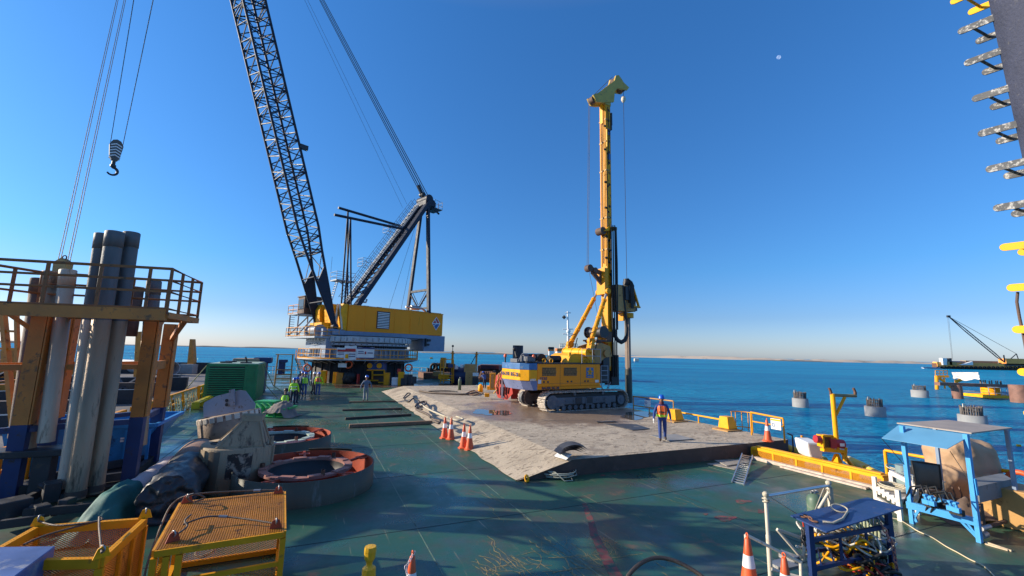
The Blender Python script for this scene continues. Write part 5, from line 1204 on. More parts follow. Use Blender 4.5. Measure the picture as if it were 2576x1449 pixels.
# first basket, open top
Z1 = 1.12
d1, d2, d3, d4 = G(95, 1323, Z1), G(365, 1303, Z1), G(255, 1403, Z1), G(-60, 1410, Z1)
b1 = thing('lifting_basket', Vector(((d1+d3)/2).to_tuple()[:2]+(0,)), 'open topped yellow cage basket beside the blue box at lower left', 'lifting basket')
ds = [d1, d2, d3, d4]; dd = [Vector((p.x, p.y, .05)) for p in ds]; mb = MB()
for a, b in ((0, 1), (1, 2), (2, 3), (3, 0)): mb.beam(ds[a]-Vector((0,0,.06)), ds[b]-Vector((0,0,.06)), .07, .12); mb.beam(dd[a], dd[b], .07, .08)
for p in ds+[ds[2].lerp(ds[1], .38), ds[2].lerp(ds[1], .68)]: mb.cbox(Vector((p.x, p.y, Z1/2-.06)), .085, .08, Z1-.13, ANG)
mb.build('frame', M_yel, b1)
mb = MB()
for a, b in ((0, 1), (2, 1), (3, 2), (3, 0)): mesh_panel(mb, dd[a], dd[b], ds[b], ds[a], .05, .006)
mesh_panel(mb, dd[3], dd[2], dd[1], dd[0], .06, .006); mb.build('side_mesh', M_yor, b1)
for p, rz in ((d2, .4), (d3, 1.0), (d1, .3)): padeye(b1, p, rz, M_yelb)
sling(b1, [d1+zz, G(150, 1322, Z1+.06), G(250, 1310, Z1+.08), G(252, 1300, Z1+.12)]); sling(b1, [G(250, 1300, Z1+.2), G(250, 1330, Z1+.15), G(256, 1390, Z1+.1)]); sling(b1, [G(60, 1370, Z1), G(120, 1345, Z1+.02), G(240, 1312, Z1+.05)])
# contents
mb = MB(); rr = random.Random(3)
for k in range(9):
    p = dd[0].lerp(dd[1], .2+.6*rr.random()).lerp(dd[3].lerp(dd[2], .5), rr.random()*.8)+Vector((0,0,.12)); a = rr.random()*3
    mb.bbox(-.18, .18, -.12, .12, -.08, .12, .04, Matrix.Translation(p) @ Matrix.Rotation(a, 4, 'Z') @ Matrix.Rotation(.3, 4, 'X'))
o = mb.build('packed_sacks', mat('dusty_sack', (.33, .29, .27), .85, var=.3, dirt=(.1, .16, .12), dirt_amt=.35, bump=.4)); tag(o, 'pale dusty sacks packed in the bottom of the open yellow basket', 'sacks')
# blue box
e1, e2 = G(0, 1375, 1.2), G(140, 1373, 1.2); e3 = G(30, 1455, 1.2); u = (e1-e2); w = (e3-e2)
mb = MB(); q = [e2+u*1.6, e2, e2+w*1.3, e2+w*1.3+u*1.6]; mb.add([Vector((p.x, p.y, 0)) for p in q]+q, [(0,3,2,1), (4,5,6,7), (0,1,5,4), (1,2,6,5), (2,3,7,6), (3,0,4,7)])
o = mb.build('blue_box', mat('dusty_blue_box', (.06, .12, .30), .5, var=.2, dirt=(.28, .29, .31), dirt_amt=.4, dirt_scale=1.5), bevel=.012); tag(o, 'dusty blue steel box at the lower left corner in front of the open basket', 'box')
mb = MB(); mb.path([G(x, y, .015) for x, y in ((450, 1370), (475, 1366), (500, 1372), (525, 1368), (540, 1378), (530, 1390), (505, 1400), (490, 1395), (495, 1380), (510, 1372))], .010, 5); o = mb.build('loose_cord', M_rope); tag(o, 'thin pale cord looped on deck behind the mesh lidded basket', 'cord')
# ================================================================ DECK OBJECTS, MIDDLE AND RIGHT
def BAv(b, a, z=0): return BA @ Vector((b, a, z))
# traffic cones -------------------------------------------------
def make_cone(H_=.95):
    o = thing('traffic_cone', (0, 0, 0), 'x', 'traffic cone', 'orange and white traffic cones')
    r = lambda z: .155-(.155-.035)*z/H_
    mb = MB(); pts = [(.235*math.cos(PI/8+PI/4*k), .235*math.sin(PI/8+PI/4*k)) for k in range(8)]; mb.prism(pts, 0, .035); mb.lathe([(.20, .035), (.165, .07)], n=20); mb.build('base', M_cone, o)
    mb = MB(); mb.lathe([(r(0)+.01, .05), (r(.48*H_), .48*H_)], n=24); mb.lathe([(r(.68*H_), .68*H_), (r(H_*.93), H_*.93), (.03, H_*.95), (0, H_*.95)], n=24); mb.torus((0, 0, H_*.99), .035, .011, (0, 1, 0), 16, 6); mb.build('body', M_cone, o)
    mb = MB(); mb.lathe([(r(.48*H_)+.0015, .48*H_), (r(.68*H_)+.0015, .68*H_)], n=24); mb.build('reflective_band', M_refl, o)
    return o
cone = make_cone()
CN = [(G(1118, 1102), 1.0, 'leftmost traffic cone beside the platform ramp, the back one of the left pair'), (G(1134, 1105), 1.0, 'traffic cone in front of the leftmost one beside the ramp'),
 (G(1166, 1127), 1.0, 'traffic cone just behind left of the front right one at the ramp edge'), (G(1181, 1131), 1.0, 'traffic cone at the front right of the four by the platform ramp'),
 (G(1932, 1110, .5), .95, 'single traffic cone at the right corner of the concrete platform'),
 (G(1888, 1500), 1.0, 'big nearest traffic cone beside the cream pipe frame at lower right'), (G(1982, 1545), .9, 'dirty orange cone top in front of the cream pipe frame'), (G(1030, 1545), .9, 'orange bollard cone with a white chain at the bottom centre')]
for i, (P, s, lab) in enumerate(CN):
    o = cone if i == 0 else copy_tree(cone); place(o, P, .3*i, lab, s)
# white chain on the cone at the bottom
P = CN[7][0]
def chain(mb, pts, r=.02, w=.006):
    pts = [Vector(p) for p in pts]
    cu = []
    for a, b in zip(pts[:-1], pts[1:]):
        n = max(1, int((b-a).length/(r*1.7)))
        for k in range(n): cu.append((a.lerp(b, k/n), (b-a).normalized()))
    for k, (p, d) in enumerate(cu):
        a_, b_ = mb.basis(d); ax_ = a_ if k % 2 else b_; q = d.cross(ax_)
        mb.path([p+d*(r*1.2*math.cos(t))+q*(r*.6*math.sin(t)) for t in [2*PI*j/8 for j in range(8)]], w, 4, True)
mb = MB(); chain(mb, [P+Vector((.02, -.02, .85)), P+Vector((-.06, -.14, .7)), P+Vector((-.02, -.18, .6)), P+Vector((-.15, -.16, .4)), P+Vector((-.2, -.1, .2))], .03, .007)
o = mb.build('chain', mat('white_plastic_chain', (.6, .5, .5), .5)); tag(o, 'pinkish white plastic chain hanging on the bottom centre cone', 'chain')
# yellow wrapped post in front
P = G(924, 1500); o = thing('wrapped_post', P, 'yellow wrapped post in an orange cone at the bottom, left of centre', 'post')
mb = MB(); mb.lathe([(.13, 0), (.10, .3), (.095, .32)], P, n=20); mb.build('cone_base', M_cone, o)
mb = MB(); mb.lathe([(.11, .29), (.105, .42), (.045, .46), (.05, .5), (.085, .56), (.095, .68), (.09, .74), (.0, .745)], P, n=10, smooth=False); mb.build('yellow_wrap', mat('yellow_tape', (.75, .42, .02), .35, var=.2, bump=.5, bscale=25), o)
# timbers on deck --------------------------------------------------
for i, (x0, y0, x1, y1, w, m, lab) in enumerate(((878, 1013, 995, 1011, .12, M_wood, 'farthest dark timber beam lying crosswise on the green deck'), (861, 1034, 1012, 1030, .13, M_brown, 'second dark timber on deck under the walking worker'),
   (868, 1056, 1034, 1046, .15, mat('black_timber', (.05, .04, .035), .8, var=.3), 'third timber, blackish, ending at the platform ramp'), (878, 1076, 1087, 1066, .2, M_wood, 'nearest and palest timber beam crossing the deck toward the ramp'))):
    a, b = G(x0, y0), G(x1, y1); mb = MB(); mb.beam(a+Vector((0,0,w*.45)), b+Vector((0,0,w*.45)), w, w*.8); o = mb.build('timber_beam', m, bevel=.01); tag(o, lab, 'timber beam', 'timber beams laid across the deck')
# hoses on the platform
def hose(name, pts, r, m, lab, z=.52, cat='hose', group=None):
    P_ = [G(x, y, zz if (zz := (p[2] if len(p) > 2 else z)) else z) for p in pts for x, y in [p[:2]]]
    cu = []
    for i in range(len(P_)-1):
        p0, p1, p2, p3 = P_[max(i-1, 0)], P_[i], P_[i+1], P_[min(i+2, len(P_)-1)]
        for k in range(6):
            t = k/6; cu.append(.5*((2*p1)+(p2-p0)*t+(2*p0-5*p1+4*p2-p3)*t*t+(3*p1-p0-3*p2+p3)*t**3))
    cu.append(P_[-1]); mb = MB(); mb.path([c+Vector((0,0,r)) for c in cu], r, 6); o = mb.build(name, m); tag(o, lab, cat, group); return o
hose('hose', [(1015, 1003), (1025, 991), (1032, 993), (1018, 1005), (1028, 1013), (1040, 1004), (1055, 1012), (1048, 1025), (1062, 1032)], .05, M_blk, 'black hose tangled on the top of the platform ramp', .5)
hose('hose', [(1045, 1025), (1050, 1018), (1068, 1012), (1072, 1018), (1058, 1025), (1047, 1030), (1052, 1035), (1075, 1045), (1090, 1058), (1106, 1062), (1104, 1068), (1092, 1062)], .06, M_wire, 'dark brown hose looping down the ramp from the tangle', .5)
hose('hose', [(1060, 1020), (1075, 1030), (1100, 1042), (1125, 1052), (1150, 1060), (1165, 1057), (1148, 1050)], .05, M_rope, 'pale tan hose running down across the platform toward the cones', .52)
hose('hose', [(1055, 985), (1085, 990), (1130, 993), (1170, 994), (1200, 990), (1215, 992)], .07, M_wire, 'long brown hose lying along the far side of the platform', .52)
hose('hose', [(1078, 986), (1100, 985), (1130, 985), (1150, 987)], .05, M_blk, 'short black hose on the far edge of the platform', .52)
hose('hose', [(1170, 993), (1185, 986), (1195, 984), (1205, 988), (1198, 995), (1180, 994)], .05, M_rust, 'rusty loop of hose on the platform by the yellow bracket', .52)
# coil of cable at the platform foot
mb = MB(); c = G(1403, 1197); rr = random.Random(5); pts = []
for k in range(110):
    t = k*.33; R_ = .44+.1*math.sin(k*.21)+.05*rr.random(); pts.append(c+Vector((R_*1.1*math.cos(t)+.05*math.sin(k*.1), R_*.95*math.sin(t), .03+.0016*k)))
pts = [G(1360, 1193), G(1362, 1184, .1), G(1370, 1183, .2)]+pts+[G(1420, 1210, .03), G(1440, 1209, .02), G(1436, 1200, .02)]
mb.path(pts, .018, 6); o = mb.build('cable_coil', mat('grey_green_cable', (.33, .34, .27), .6, var=.15)); tag(o, 'coil of pale grey cable on deck at the foot of the concrete platform', 'cable coil')
mb = MB(); mb.torus(G(1325, 1204, .1), .095, .03, (.9, .5, 0), 20, 8); o = mb.build('deck_ring', M_yelb); tag(o, 'small yellow lifting ring on deck at the platform corner', 'lifting ring')
# curved black plates
c = G(1440, 1152, .51); o = thing('curved_plates', c, 'stack of curved black steel plates on the front of the concrete platform', 'steel plates')
for k in range(4):
    mb = MB(Matrix.Translation(c+Vector((-.10+.05*k, .12+.05*k, .08+.04*k))) @ Matrix.Rotation(.25-.05*k, 4, 'Z'))
    mb.grid(12, 3, lambda u, v: Vector(((u-.5)*.85, (v-.5)*.62, .22*math.cos((u-.5)*2.3)))) ; mb.grid(12, 3, lambda u, v: Vector(((u-.5)*.85, (v-.5)*.62, .22*math.cos((u-.5)*2.3)-.016)))
    mb.build('plate', M_dark if k < 3 else mat('worn_black_plate', (.07, .07, .072), .5, .3, var=.4, dirt=(.3, .29, .28), dirt_amt=.2), o)
mb = MB(); mb.add([G(1395, 1146, .515), G(1424, 1155, .515), G(1438, 1142, .66), G(1408, 1134, .66), G(1396, 1148, .512), G(1424, 1157, .512), G(1438, 1144, .65), G(1408, 1136, .65)], [(0,1,2,3), (7,6,5,4), (0,4,5,1), (1,5,6,2), (2,6,7,3), (3,7,4,0)]); mb.build('pale_plate', M_white, o)
# steel and plywood sheets
def sheet(name, pix, z, th, m, lab, cat, zs=None):
    P_ = [G(x, y, z) for x, y in pix]; 
    if zs: P_ = [Vector((p.x, p.y, zz)) for p, zz in zip(P_, zs)]
    mb = MB(); n = len(P_); mb.add([p for p in P_]+[p+Vector((0,0,th)) for p in P_], [tuple(range(n-1, -1, -1)), tuple(range(n, 2*n))]+[(i, (i+1)%n, n+(i+1)%n, n+i) for i in range(n)]); return tag(mb.build(name, m), lab, cat)
M_dsh = mat('dark_sheet', (.07, .07, .075), .45, .3, var=.3, dirt=(.3, .26, .22), dirt_amt=.3)
M_ply = mat('dirty_plywood', (.30, .27, .23), .8, var=.25, dirt=(.13, .11, .09), dirt_amt=.4, dirt_scale=2)
sheet('steel_sheet', [(1518, 1066), (1600, 1068), (1635, 1079), (1592, 1083)], .515, .02, M_dsh, 'dark steel sheet lying on the platform in front of the rig tracks', 'steel sheet')
sheet('plywood_sheet', [(1636, 1096), (1700, 1093), (1745, 1105), (1683, 1110)], .52, .02, mat('grey_board', (.26, .25, .235), .7, var=.15), 'thin grey board on the platform beside the worker with orange vest', 'board')
sheet('plywood_sheet', [(1500, 1060), (1548, 1059), (1550, 1062), (1503, 1063)], .515, .02, M_dsh, 'narrow dark strip of steel on the platform left of the steel sheet', 'steel strip')
sheet('plywood_sheet', [(1779, 1168), (1840, 1161), (1880, 1170), (1848, 1182)], .01, .025, M_ply, 'lower weathered plywood sheet at the platform foot by the aluminium ladder', 'plywood')
sheet('plywood_sheet', [(1798, 1159), (1870, 1157), (1893, 1163), (1828, 1173)], .05, .025, M_ply, 'upper weathered plywood sheet stacked under the aluminium ladder', 'plywood')
# aluminium ladder leaning on the platform
M_alu = mat('aluminium', (.55, .55, .54), .35, .8, var=.1)
a0, a1, t0, t1 = G(1841, 1214), G(1871, 1221), V(1867, 1142, G(1841, 1214)+(BA.to_3x3() @ Vector((0, 1.55, 0))), BA.to_3x3() @ Vector((0, 1, 0))), V(1893, 1147, G(1841, 1214)+(BA.to_3x3() @ Vector((0, 1.55, 0))), BA.to_3x3() @ Vector((0, 1, 0)))
ld = thing('ladder', (a0+a1)/2, 'short aluminium ladder leaning from the green deck up to the concrete platform', 'ladder')
for p, q in ((a0, t0), (a1, t1)): mb = MB(); mb.beam(p, q, .03, .08); mb.build('stile', M_alu, ld)
mb = MB()
for k in range(15): t = .04+k*.066; mb.beam(a0.lerp(t0, t), a1.lerp(t1, t), .05, .03)
mb.build('rungs', M_alu, ld)
# yellow channel barrier and timber plank on the right deck edge
def channel(name, b, a_hi, a_lo, lab, m, segs=5):
    o = thing(name, BAv(b, (a_hi+a_lo)/2), lab, 'barrier', None)
    M = BA; mb = MB(M); mb.box(b-.22, b+.22, a_lo, a_hi, .36, .41); mb.box(b-.22, b-.19, a_lo, a_hi, .02, .07); mb.box(b-.22, b-.19, a_lo, a_hi, .31, .36)
    for k in range(segs+1): y = a_lo+(a_hi-a_lo)*k/segs; mb.box(b-.225, b+.2, y-.03, y+.03, .01, .36)
    mb.box(b-.1, b+.1, a_lo+.1, a_hi-.1, .411, .45)
    mb.build('frame', m, o)
    mb = MB()
    for k in range(segs):
        y0 = a_lo+(a_hi-a_lo)*k/segs+.04; y1 = a_lo+(a_hi-a_lo)*(k+1)/segs-.04
        mesh_panel(mb, BAv(b-.2, y0, .07), BAv(b-.2, y1, .07), BAv(b-.2, y1, .31), BAv(b-.2, y0, .31), .055, .007)
    mb.build('mesh', M_yel, o); return o
channel('deck_barrier', 16.35, 12.4, 8.0, 'low bright yellow mesh sided barrier along the right deck edge', M_yelb)
mb = MB(BA); mb.box(15.78, 15.95, 8.0, 12.1, .01, .12); mb.box(15.6, 15.76, 8.2, 10.9, .01, .07); o = mb.build('timber_plank', mat('pale_pink_timber', (.52, .42, .34), .8, var=.2, scale=6, dirt=(.3, .22, .17), dirt_amt=.3)); tag(o, 'long pale timber plank lying beside the yellow mesh sided barrier', 'plank')
# platform side railings
def tube_rail(name, polys, r, m, lab, cat, extra=None, group=None):
    mb = MB()
    for pts in polys: mb.path(pts, r, 6)
    o = mb.build(name, m); tag(o, lab, cat, group); return o
def up(p, h): return p+Vector((0, 0, h))
E_ = (BA.to_3x3() @ Vector((1, 0, 0)))
def sideP(x, y, b): # point on the vertical plane b = const
    return V(x, y, BAv(b, 10), E_)
b = 18.45
f1 = thing('guard_rail', BAv(18.4, 20.5, .5), 'far yellow guard rail frame at the platform edge behind the worker', 'guard rail')
mb = MB(); A_, B_ = sideP(1593, 997, b), sideP(1694, 1009, b)
for p in (A_, A_.lerp(B_, .42), B_): mb.tube(Vector((p.x, p.y, .45)), p, .035, n=8)
mb.tube(A_, B_, .04, n=8); mb.tube(A_-Vector((0,0,.55)), B_-Vector((0,0,.55)), .03, n=8); mb.build('frame', M_ocre, f1)
mb = MB(); p = A_.lerp(B_, .40); M = wall_m(p-Vector((0,0,.25)), -(BA.to_3x3() @ Vector((0, 1, 0)))); M2 = M; mb.M = M2; mb.box(-.25, .25, -.24, .24, .05, .06); s_ = mb.build('safety_sign', M_white, f1); mb = MB(M2); mb.box(-.25, .25, .14, .24, .061, .065); mb.torus((-.12, -.03, .065), .07, .015, (0, 0, 1)); mb.build('sign_print', M_lblue, s_)
mb = MB(); A2, B2 = sideP(1688, 1033, b), sideP(1822, 1057, b); pm = sideP(1757, 1045, b)
mb.tube(A2, B2, .04, n=8); mb.tube(Vector((pm.x, pm.y, .45)), pm, .035, n=8); o = mb.build('hand_rail', M_yelb); tag(o, 'long low yellow handrail between the two yellow fender blocks', 'handrail')
def block(cx, y_, lab, rz=TH):
    c = G(cx, y_, .5); o = thing('fender_block', c, lab, 'fender block', 'yellow blocks at the platform edge')
    M = frame(c+Vector((0,0,.0)), rz+PI/2)
    mb = MB(M); mb.add([(-.3, -.3, .08), (.3, -.3, .08), (.3, .3, .08), (-.3, .3, .08), (-.22, -.18, .62), (.22, -.18, .62), (.22, .26, .62), (-.22, .26, .62)], [(0,3,2,1), (4,5,6,7), (0,1,5,4), (1,2,6,5), (2,3,7,6), (3,0,4,7)]); mb.build('block', M_yelb, o, bevel=.02)
    mb = MB(M); mb.box(-.5, .36, -.36, .62, .005, .06); mb.build('base_plate', M_ocre, o)
block(1700, 1059, 'farther yellow fender block near the worker at the platform edge'); block(1831, 1081, 'nearer yellow fender block along the platform edge')
f2 = thing('guard_rail', BAv(18.2, 13, .5), 'near yellow guard rail frame with a safety sign beside the corner cone', 'guard rail')
mb = MB(); b2_ = 18.0; A3, B3 = sideP(1888, 1037, b2_), sideP(1970, 1053, b2_)
for p in (A3, B3): mb.tube(Vector((p.x, p.y, .45)), p, .035, n=8)
mb.tube(A3, B3, .04, n=8); mb.tube(sideP(1893, 1060, b2_), sideP(1970, 1073, b2_), .03, n=8)
cg = BAv(18.45, 14.6, .5)
for z in (.15, .85): mb.path([cg+Vector((.45*math.cos(t), .45*math.sin(t), z)) for t in [TH-1.2+k*.3 for k in range(12)]], .022, 5)
for k in range(6): t = TH-1.2+k*.62; q = cg+Vector((.45*math.cos(t), .45*math.sin(t), 0)); mb.tube(q, up(q, .85), .018, n=5)
mb.build('frame', M_yel, f2)
p = A3.lerp(B3, .80); M2 = wall_m(p-Vector((0,0,.28)), -(BA.to_3x3() @ Vector((0, 1, 0)))); mb = MB(M2); mb.box(-.22, .22, -.22, .22, .05, .06); s_ = mb.build('safety_sign', M_white, f2); mb = MB(M2); mb.box(-.22, .22, .13, .2, .061, .065); mb.build('sign_header', M_yelb, s_); mb = MB(M2); mb.torus((-.1, -.04, .066), .065, .014, (0, 0, 1)); 
for k in range(3): mb.box(.02, .19, .04-k*.07, .06-k*.07, .061, .065)
mb.build('sign_print', M_lblue, s_)
# floating yellow fender pipe outside the platform, and its near end
pts = [BAv(19.1, 24, .25), BAv(19.15, 20, .25), BAv(19.1, 16, .2), BAv(19.0, 13, .05), BAv(18.9, 11.3, -.15)]
mb = MB(); mb.path(pts, .2, 12); o = mb.build('fender_pipe', mat('sunbleached_yellow', (.74, .46, .05), .5, var=.15, dirt=(.6, .5, .32), dirt_amt=.4, dirt_scale=1.5)); tag(o, 'long sunbleached yellow fender pipe along the sea side of the platform', 'fender')
mb = MB(); mb.path([G(2136, 1158, .1), G(2165, 1172, .1), G(2182, 1180, .08)], [.16, .17, .16], 12); mb.path([G(2182, 1180, .08), G(2200, 1189, .05), G(2225, 1199, .05)], [.12, .13, .11], 12)
o = mb.build('fender_log', MATS['sunbleached_yellow']); tag(o, 'pale yellow fender roll ending at the white bench', 'fender')
# posts in the gap
o = thing('mooring_posts', BAv(17.4, 11, 0), 'dark mooring post with a small bracket just right of the platform corner', 'post')
p = G(1998, 1162, -.3); mb = MB(); mb.tube(p, up(p, 1.05), .03, n=8); mb.beam(up(p, 1.05), up(p, 1.08)+Vector((-.2, 0, .05)), .05); mb.tube(p+Vector((-.22, 0, .1)), up(p, .45), .03, n=6); mb.build('post', M_dark, o)
p = G(2022, 1164, -.2); mb = MB(); mb.tube(p, up(p, 1.05), .045, n=8); mb.tube(up(p, .95), p+Vector((.5, 0, .1)), .03, n=6); mb.tube(up(p, 1.0), up(p, .7)+Vector((1.3, .1, 0)), .02, n=6); o = mb.build('stanchion', M_yel); tag(o, 'yellow stanchion with stay rods between the platform corner and the winch', 'stanchion')
# T pole and winch
base = G(2106, 1181, .3); tp = thing('tee_pole', base, 'tall yellow pole with a sideways arm carrying dark cradles, above the red motors', 'davit pole')
Yp = base.y+.6
def PP(x, y): return V(x, y, (0, Yp, 0), (0, 1, 0))
mb = MB(); mb.tube(PP(2106, 1130), PP(2094, 990), .075, n=14); mb.build('pole', M_yelb, tp)
mb = MB(); mb.tube(PP(2096, 994), PP(2153, 996), .055, n=10); mb.build('arm', mat('olive_arm', (.22, .2, .1), .6), tp)
mb = MB(); mb.tube(PP(2103, 1044), PP(2125, 999), .05, n=8); mb.build('brace', M_yelb, tp)
mb = MB(); 
for x in (2090, 2151):
    c = PP(x, 985); mb.beam(c, c+Vector((-.05, 0, .12)), .07, .05); mb.beam(c+Vector((0, 0, -.1)), c, .08, .06)
mb.build('cradle', M_rust, tp)
wn = thing('deck_winch', base, 'yellow trestle winch with two red motors at the right deck edge', 'winch')
mb = MB(); 
q = [G(2084, 1178, .1), G(2112, 1186, .1), G(2128, 1182, .1), G(2100, 1174, .1)]; tq = [PP(2098, 1142), PP(2106, 1143), PP(2110, 1142), PP(2103, 1141)]
mb.add(q+tq, [(0,3,2,1), (4,5,6,7), (0,1,5,4), (1,2,6,5), (2,3,7,6), (3,0,4,7)])
mb.tube(PP(2112, 1130), G(2156, 1189, .0), .06, n=8); mb.tube(PP(2126, 1125), PP(2124, 1160), .07, n=8)
mb.beam(PP(2068, 1131), PP(2122, 1135), .2, .1); mb.build('trestle', M_yelb, wn)
mb = MB(); c = PP(2078, 1110); 
for dx in (-.17, .17):
    mb.beam(c+Vector((dx, -.1, -.22)), c+Vector((dx, -.1, .2)), .06)
for dz in (-.22, .2): mb.beam(c+Vector((-.17, -.1, dz)), c+Vector((.17, -.1, dz)), .06)
mb.cbox(c+Vector((0, .1, 0)), .3, .3, .4); mb.build('gear_cage', M_yelb, wn)
mb = MB(); mesh_panel(mb, c+Vector((-.15, -.12, -.2)), c+Vector((.15, -.12, -.2)), c+Vector((.15, -.12, .18)), c+Vector((-.15, -.12, .18)), .07, .008); mb.build('cage_mesh', M_dark, wn)
mb = MB(); mb.tube(PP(2094, 1113), PP(2120, 1117), .15, n=16); mb.tube(PP(2051, 1104), PP(2065, 1106), .13, n=16); mb.tube(PP(2120, 1117), PP(2122, 1117), .12, n=16); mb.box(-.1, .1, -.15, .15, -.16, .16, Matrix.Translation(PP(2090, 1114))); mb.build('motor', mat('crimson_motor', (.35, .02, .03), .4, var=.15), wn)
mb = MB(); mb.beam(PP(2112, 1117)+Vector((-.1, -.155, 0)), PP(2112, 1117)+Vector((.06, -.155, 0)), .005, .1); mb.tube(PP(2098, 1127), PP(2122, 1131), .05, n=8); mb.build('motor_plate', M_white, wn)
# white dinghy like mooring float behind the winch
mb = MB(); pb0 = PP(2056, 1122)+Vector((0, .9, 0)); 
prof = [PP(2054, 1121), PP(2096, 1123), PP(2096, 1164), PP(2068, 1167), PP(2060, 1150)]
f0 = [p+Vector((0, .5, 0)) for p in prof]; f1_ = [p+Vector((.25, 1.6, 0)) for p in prof]; n = 5
mb.add(f0+f1_, [tuple(range(n)), tuple(range(2*n-1, n-1, -1))]+[(i, n+i, n+(i+1)%n, (i+1)%n) for i in range(n)])
o = mb.build('white_float', M_white, bevel=.06); tag(o, 'white rounded float hull just outside the deck behind the yellow winch', 'float')
# right hand railing
mb = MB(); Eb = 17.9
r0, r1 = sideP(2226, 1133, Eb), sideP(2310, 1148, Eb); mb.tube(r0, sideP(2420, 1167, Eb), .05, n=8); mb.tube(Vector((r0.x, r0.y, -.3)), r0, .05, n=8)
r2 = sideP(2514, 1182, Eb); mb.tube(sideP(2512, 1182, Eb), sideP(2700, 1212, Eb), .055, n=8); mb.tube(Vector((r2.x, r2.y, 0)), r2, .05, n=8); mb.tube(r2-Vector((0,0,.5)), sideP(2700, 1212, Eb)-Vector((0,0,.5)), .04, n=8)
o = mb.build('edge_railing', M_yelb); tag(o, 'yellow tube railing on the deck edge behind the tan covered machine', 'railing')
o = thing('life_ring', sideP(2570, 1214, Eb-.15), 'orange life ring with white patch on the railing at the right edge', 'life ring')
c = sideP(2570, 1214, Eb-.15); mb = MB(); mb.torus(c, .26, .07, E_, 28, 10); mb.build('ring', M_cone, o)
mb = MB(); 
for t in (.9, 3.6): a_, b_ = mb.basis(E_); q = c+a_*(.26*math.cos(t))+b_*(.26*math.sin(t)); mb.sphere(q, .08, n=8, m=6)
mb.build('white_patch', M_white, o)
# white bench with hose
bn = thing('white_bench', G(2250, 1300), 'white painted wooden bench frame with a coiled hose, left of the blue shelter', 'bench')
B0 = BAv(13.25, 6.6); M = frame(BAv(13.0, 6.75), rad(-62))
mb = MB()
def WP(x, y, z): return G(x, y, z)
lg_ = [(2205, 1272, .95), (2268, 1312, .95)]
P1, P2 = G(2266, 1311), G(2206, 1270); P3, P4 = P1+Vector((.9, .5, 0)), P2+Vector((.9, .5, 0))
h_ = HT(2266, 1311, 1232); h2_ = h_
for p in (P1, P2, P3, P4): mb.cbox(up(p, h_/2), .09, .09, h_, .4)
for z in (h_*.25, h_*.62): mb.beam(up(P1, z), up(P2, z), .07, .09); mb.beam(up(P3, z), up(P4, z), .07, .09)
for z in (h_*.62,): mb.beam(up(P1, z), up(P3, z), .07, .09); mb.beam(up(P2, z), up(P4, z), .07, .09)
mb.beam(up(P3, h_), up(P4, h_), .08, .12)
for k in range(4): q = P1.lerp(P2, .2+k*.2); mb.cbox(up(q, h_*.6), .08, .06, .2, .4)
mb.build('frame', mat('white_bench_paint', (.68, .62, .55), .6, var=.1, dirt=(.45, .3, .22), dirt_amt=.25), bn)
mb = MB(); mb.hexa([up(p, h_*.62) for p in (P1, P3, P4, P2)]+[up(p, h_*.62+.03) for p in (P1, P3, P4, P2)]); mb.build('seat_board', M_ply, bn)
mb = MB(); c = up((P1+P2+P3+P4)/4, h_*.62+.06); 
mb.path([c+Vector((.30*math.cos(t)+.03*math.sin(t*.37), .38*math.sin(t), .004*t)) for t in [k*.35 for k in range(70)]], .016, 6); o = mb.build('hose_coil', M_rope); tag(o, 'coiled pale hose lying on the white bench', 'hose')
mb = MB(); c = G(2265, 1195, .6); mb.path([c+Vector((.25*math.cos(t)+.1*math.sin(t*.2), .2*math.sin(t), .05*math.sin(t*1.3)+.01*t)) for t in [k*.4 for k in range(60)]], .016, 6); o = mb.build('hose_coil', M_rope); tag(o, 'second white hose coil heaped behind the bench near the blue post', 'hose')
# grey tank beside bench
mb = MB(); c = G(2290, 1240, .2); mb.cbox(up(c, .25), .7, .5, .5, .4, .03); mb.tube(up(c, .5)+Vector((-.1, 0, 0)), up(c, .75)+Vector((-.1, 0, 0)), .2, n=16); o = mb.build('grey_pump_box', mat('teal_grey', (.18, .24, .25), .5)); tag(o, 'small grey pump box behind the bench beside the left shelter post', 'pump')
# blue shelter ----------------------------------------------------------
sh = thing('operator_shelter', G(2400, 1340), 'light blue steel shelter frame with a plywood roof over an office seat', 'shelter')
SL, SR = G(2296, 1317), G(2465, 1365); d_ = (SR-SL); dn_ = Vector((-d_.y, d_.x, 0)).normalized()
if dn_.x < 0: dn_ = -dn_
ZR = HT(2465, 1365, 1092); zl = ZR
mb = MB(); 
for p in (SL, SR): mb.cbox(up(p, ZR/2), .085, .085, ZR, .3); mb.build('post', M_bluel, sh); mb = MB()
SB = V(2536, 1205, SR+dn_*1.55, (0, 1, 0)); SB = SR+dn_*1.75+Vector((.25, 0, 0)); SB.z = 0
mb.cbox(up(SB, ZR/2), .07, .07, ZR, .3); mb.build('post', M_bgrey, sh)
SLB = SL+dn_*1.75; mb = MB(); mb.cbox(up(SLB, ZR/2), .07, .07, ZR, .3); mb.build('post', M_bgrey, sh)
mb = MB(); z = .42; mb.beam(up(SL, z)-d_*.06, up(SR, z)+d_*.02, .1, .16); mb.beam(up(SL, z+.25)+d_*.25, up(SL, z+.25)+d_*.72, .1, .14)
mb.beam(up(SL, .06)+d_*.07, up(SL, z), .05); mb.beam(up(SL, .06), up(SL, z)+d_*.16, .05); mb.beam(up(SR, .06), up(SR, z)-d_*.28, .05); mb.beam(up(SR, .08), up(SR, z)-d_*.18, .04)
mb.beam(up(SR, 1.35)+d_*.02, up(SR, 1.0)+d_*.02+dn_*.02, .12, .04) ; mb.build('base_frame', M_bluel, sh)
Rp = [G(2256, 1066, ZR), G(2385, 1059, ZR), G(2547, 1079, ZR), G(2444, 1092, ZR)]
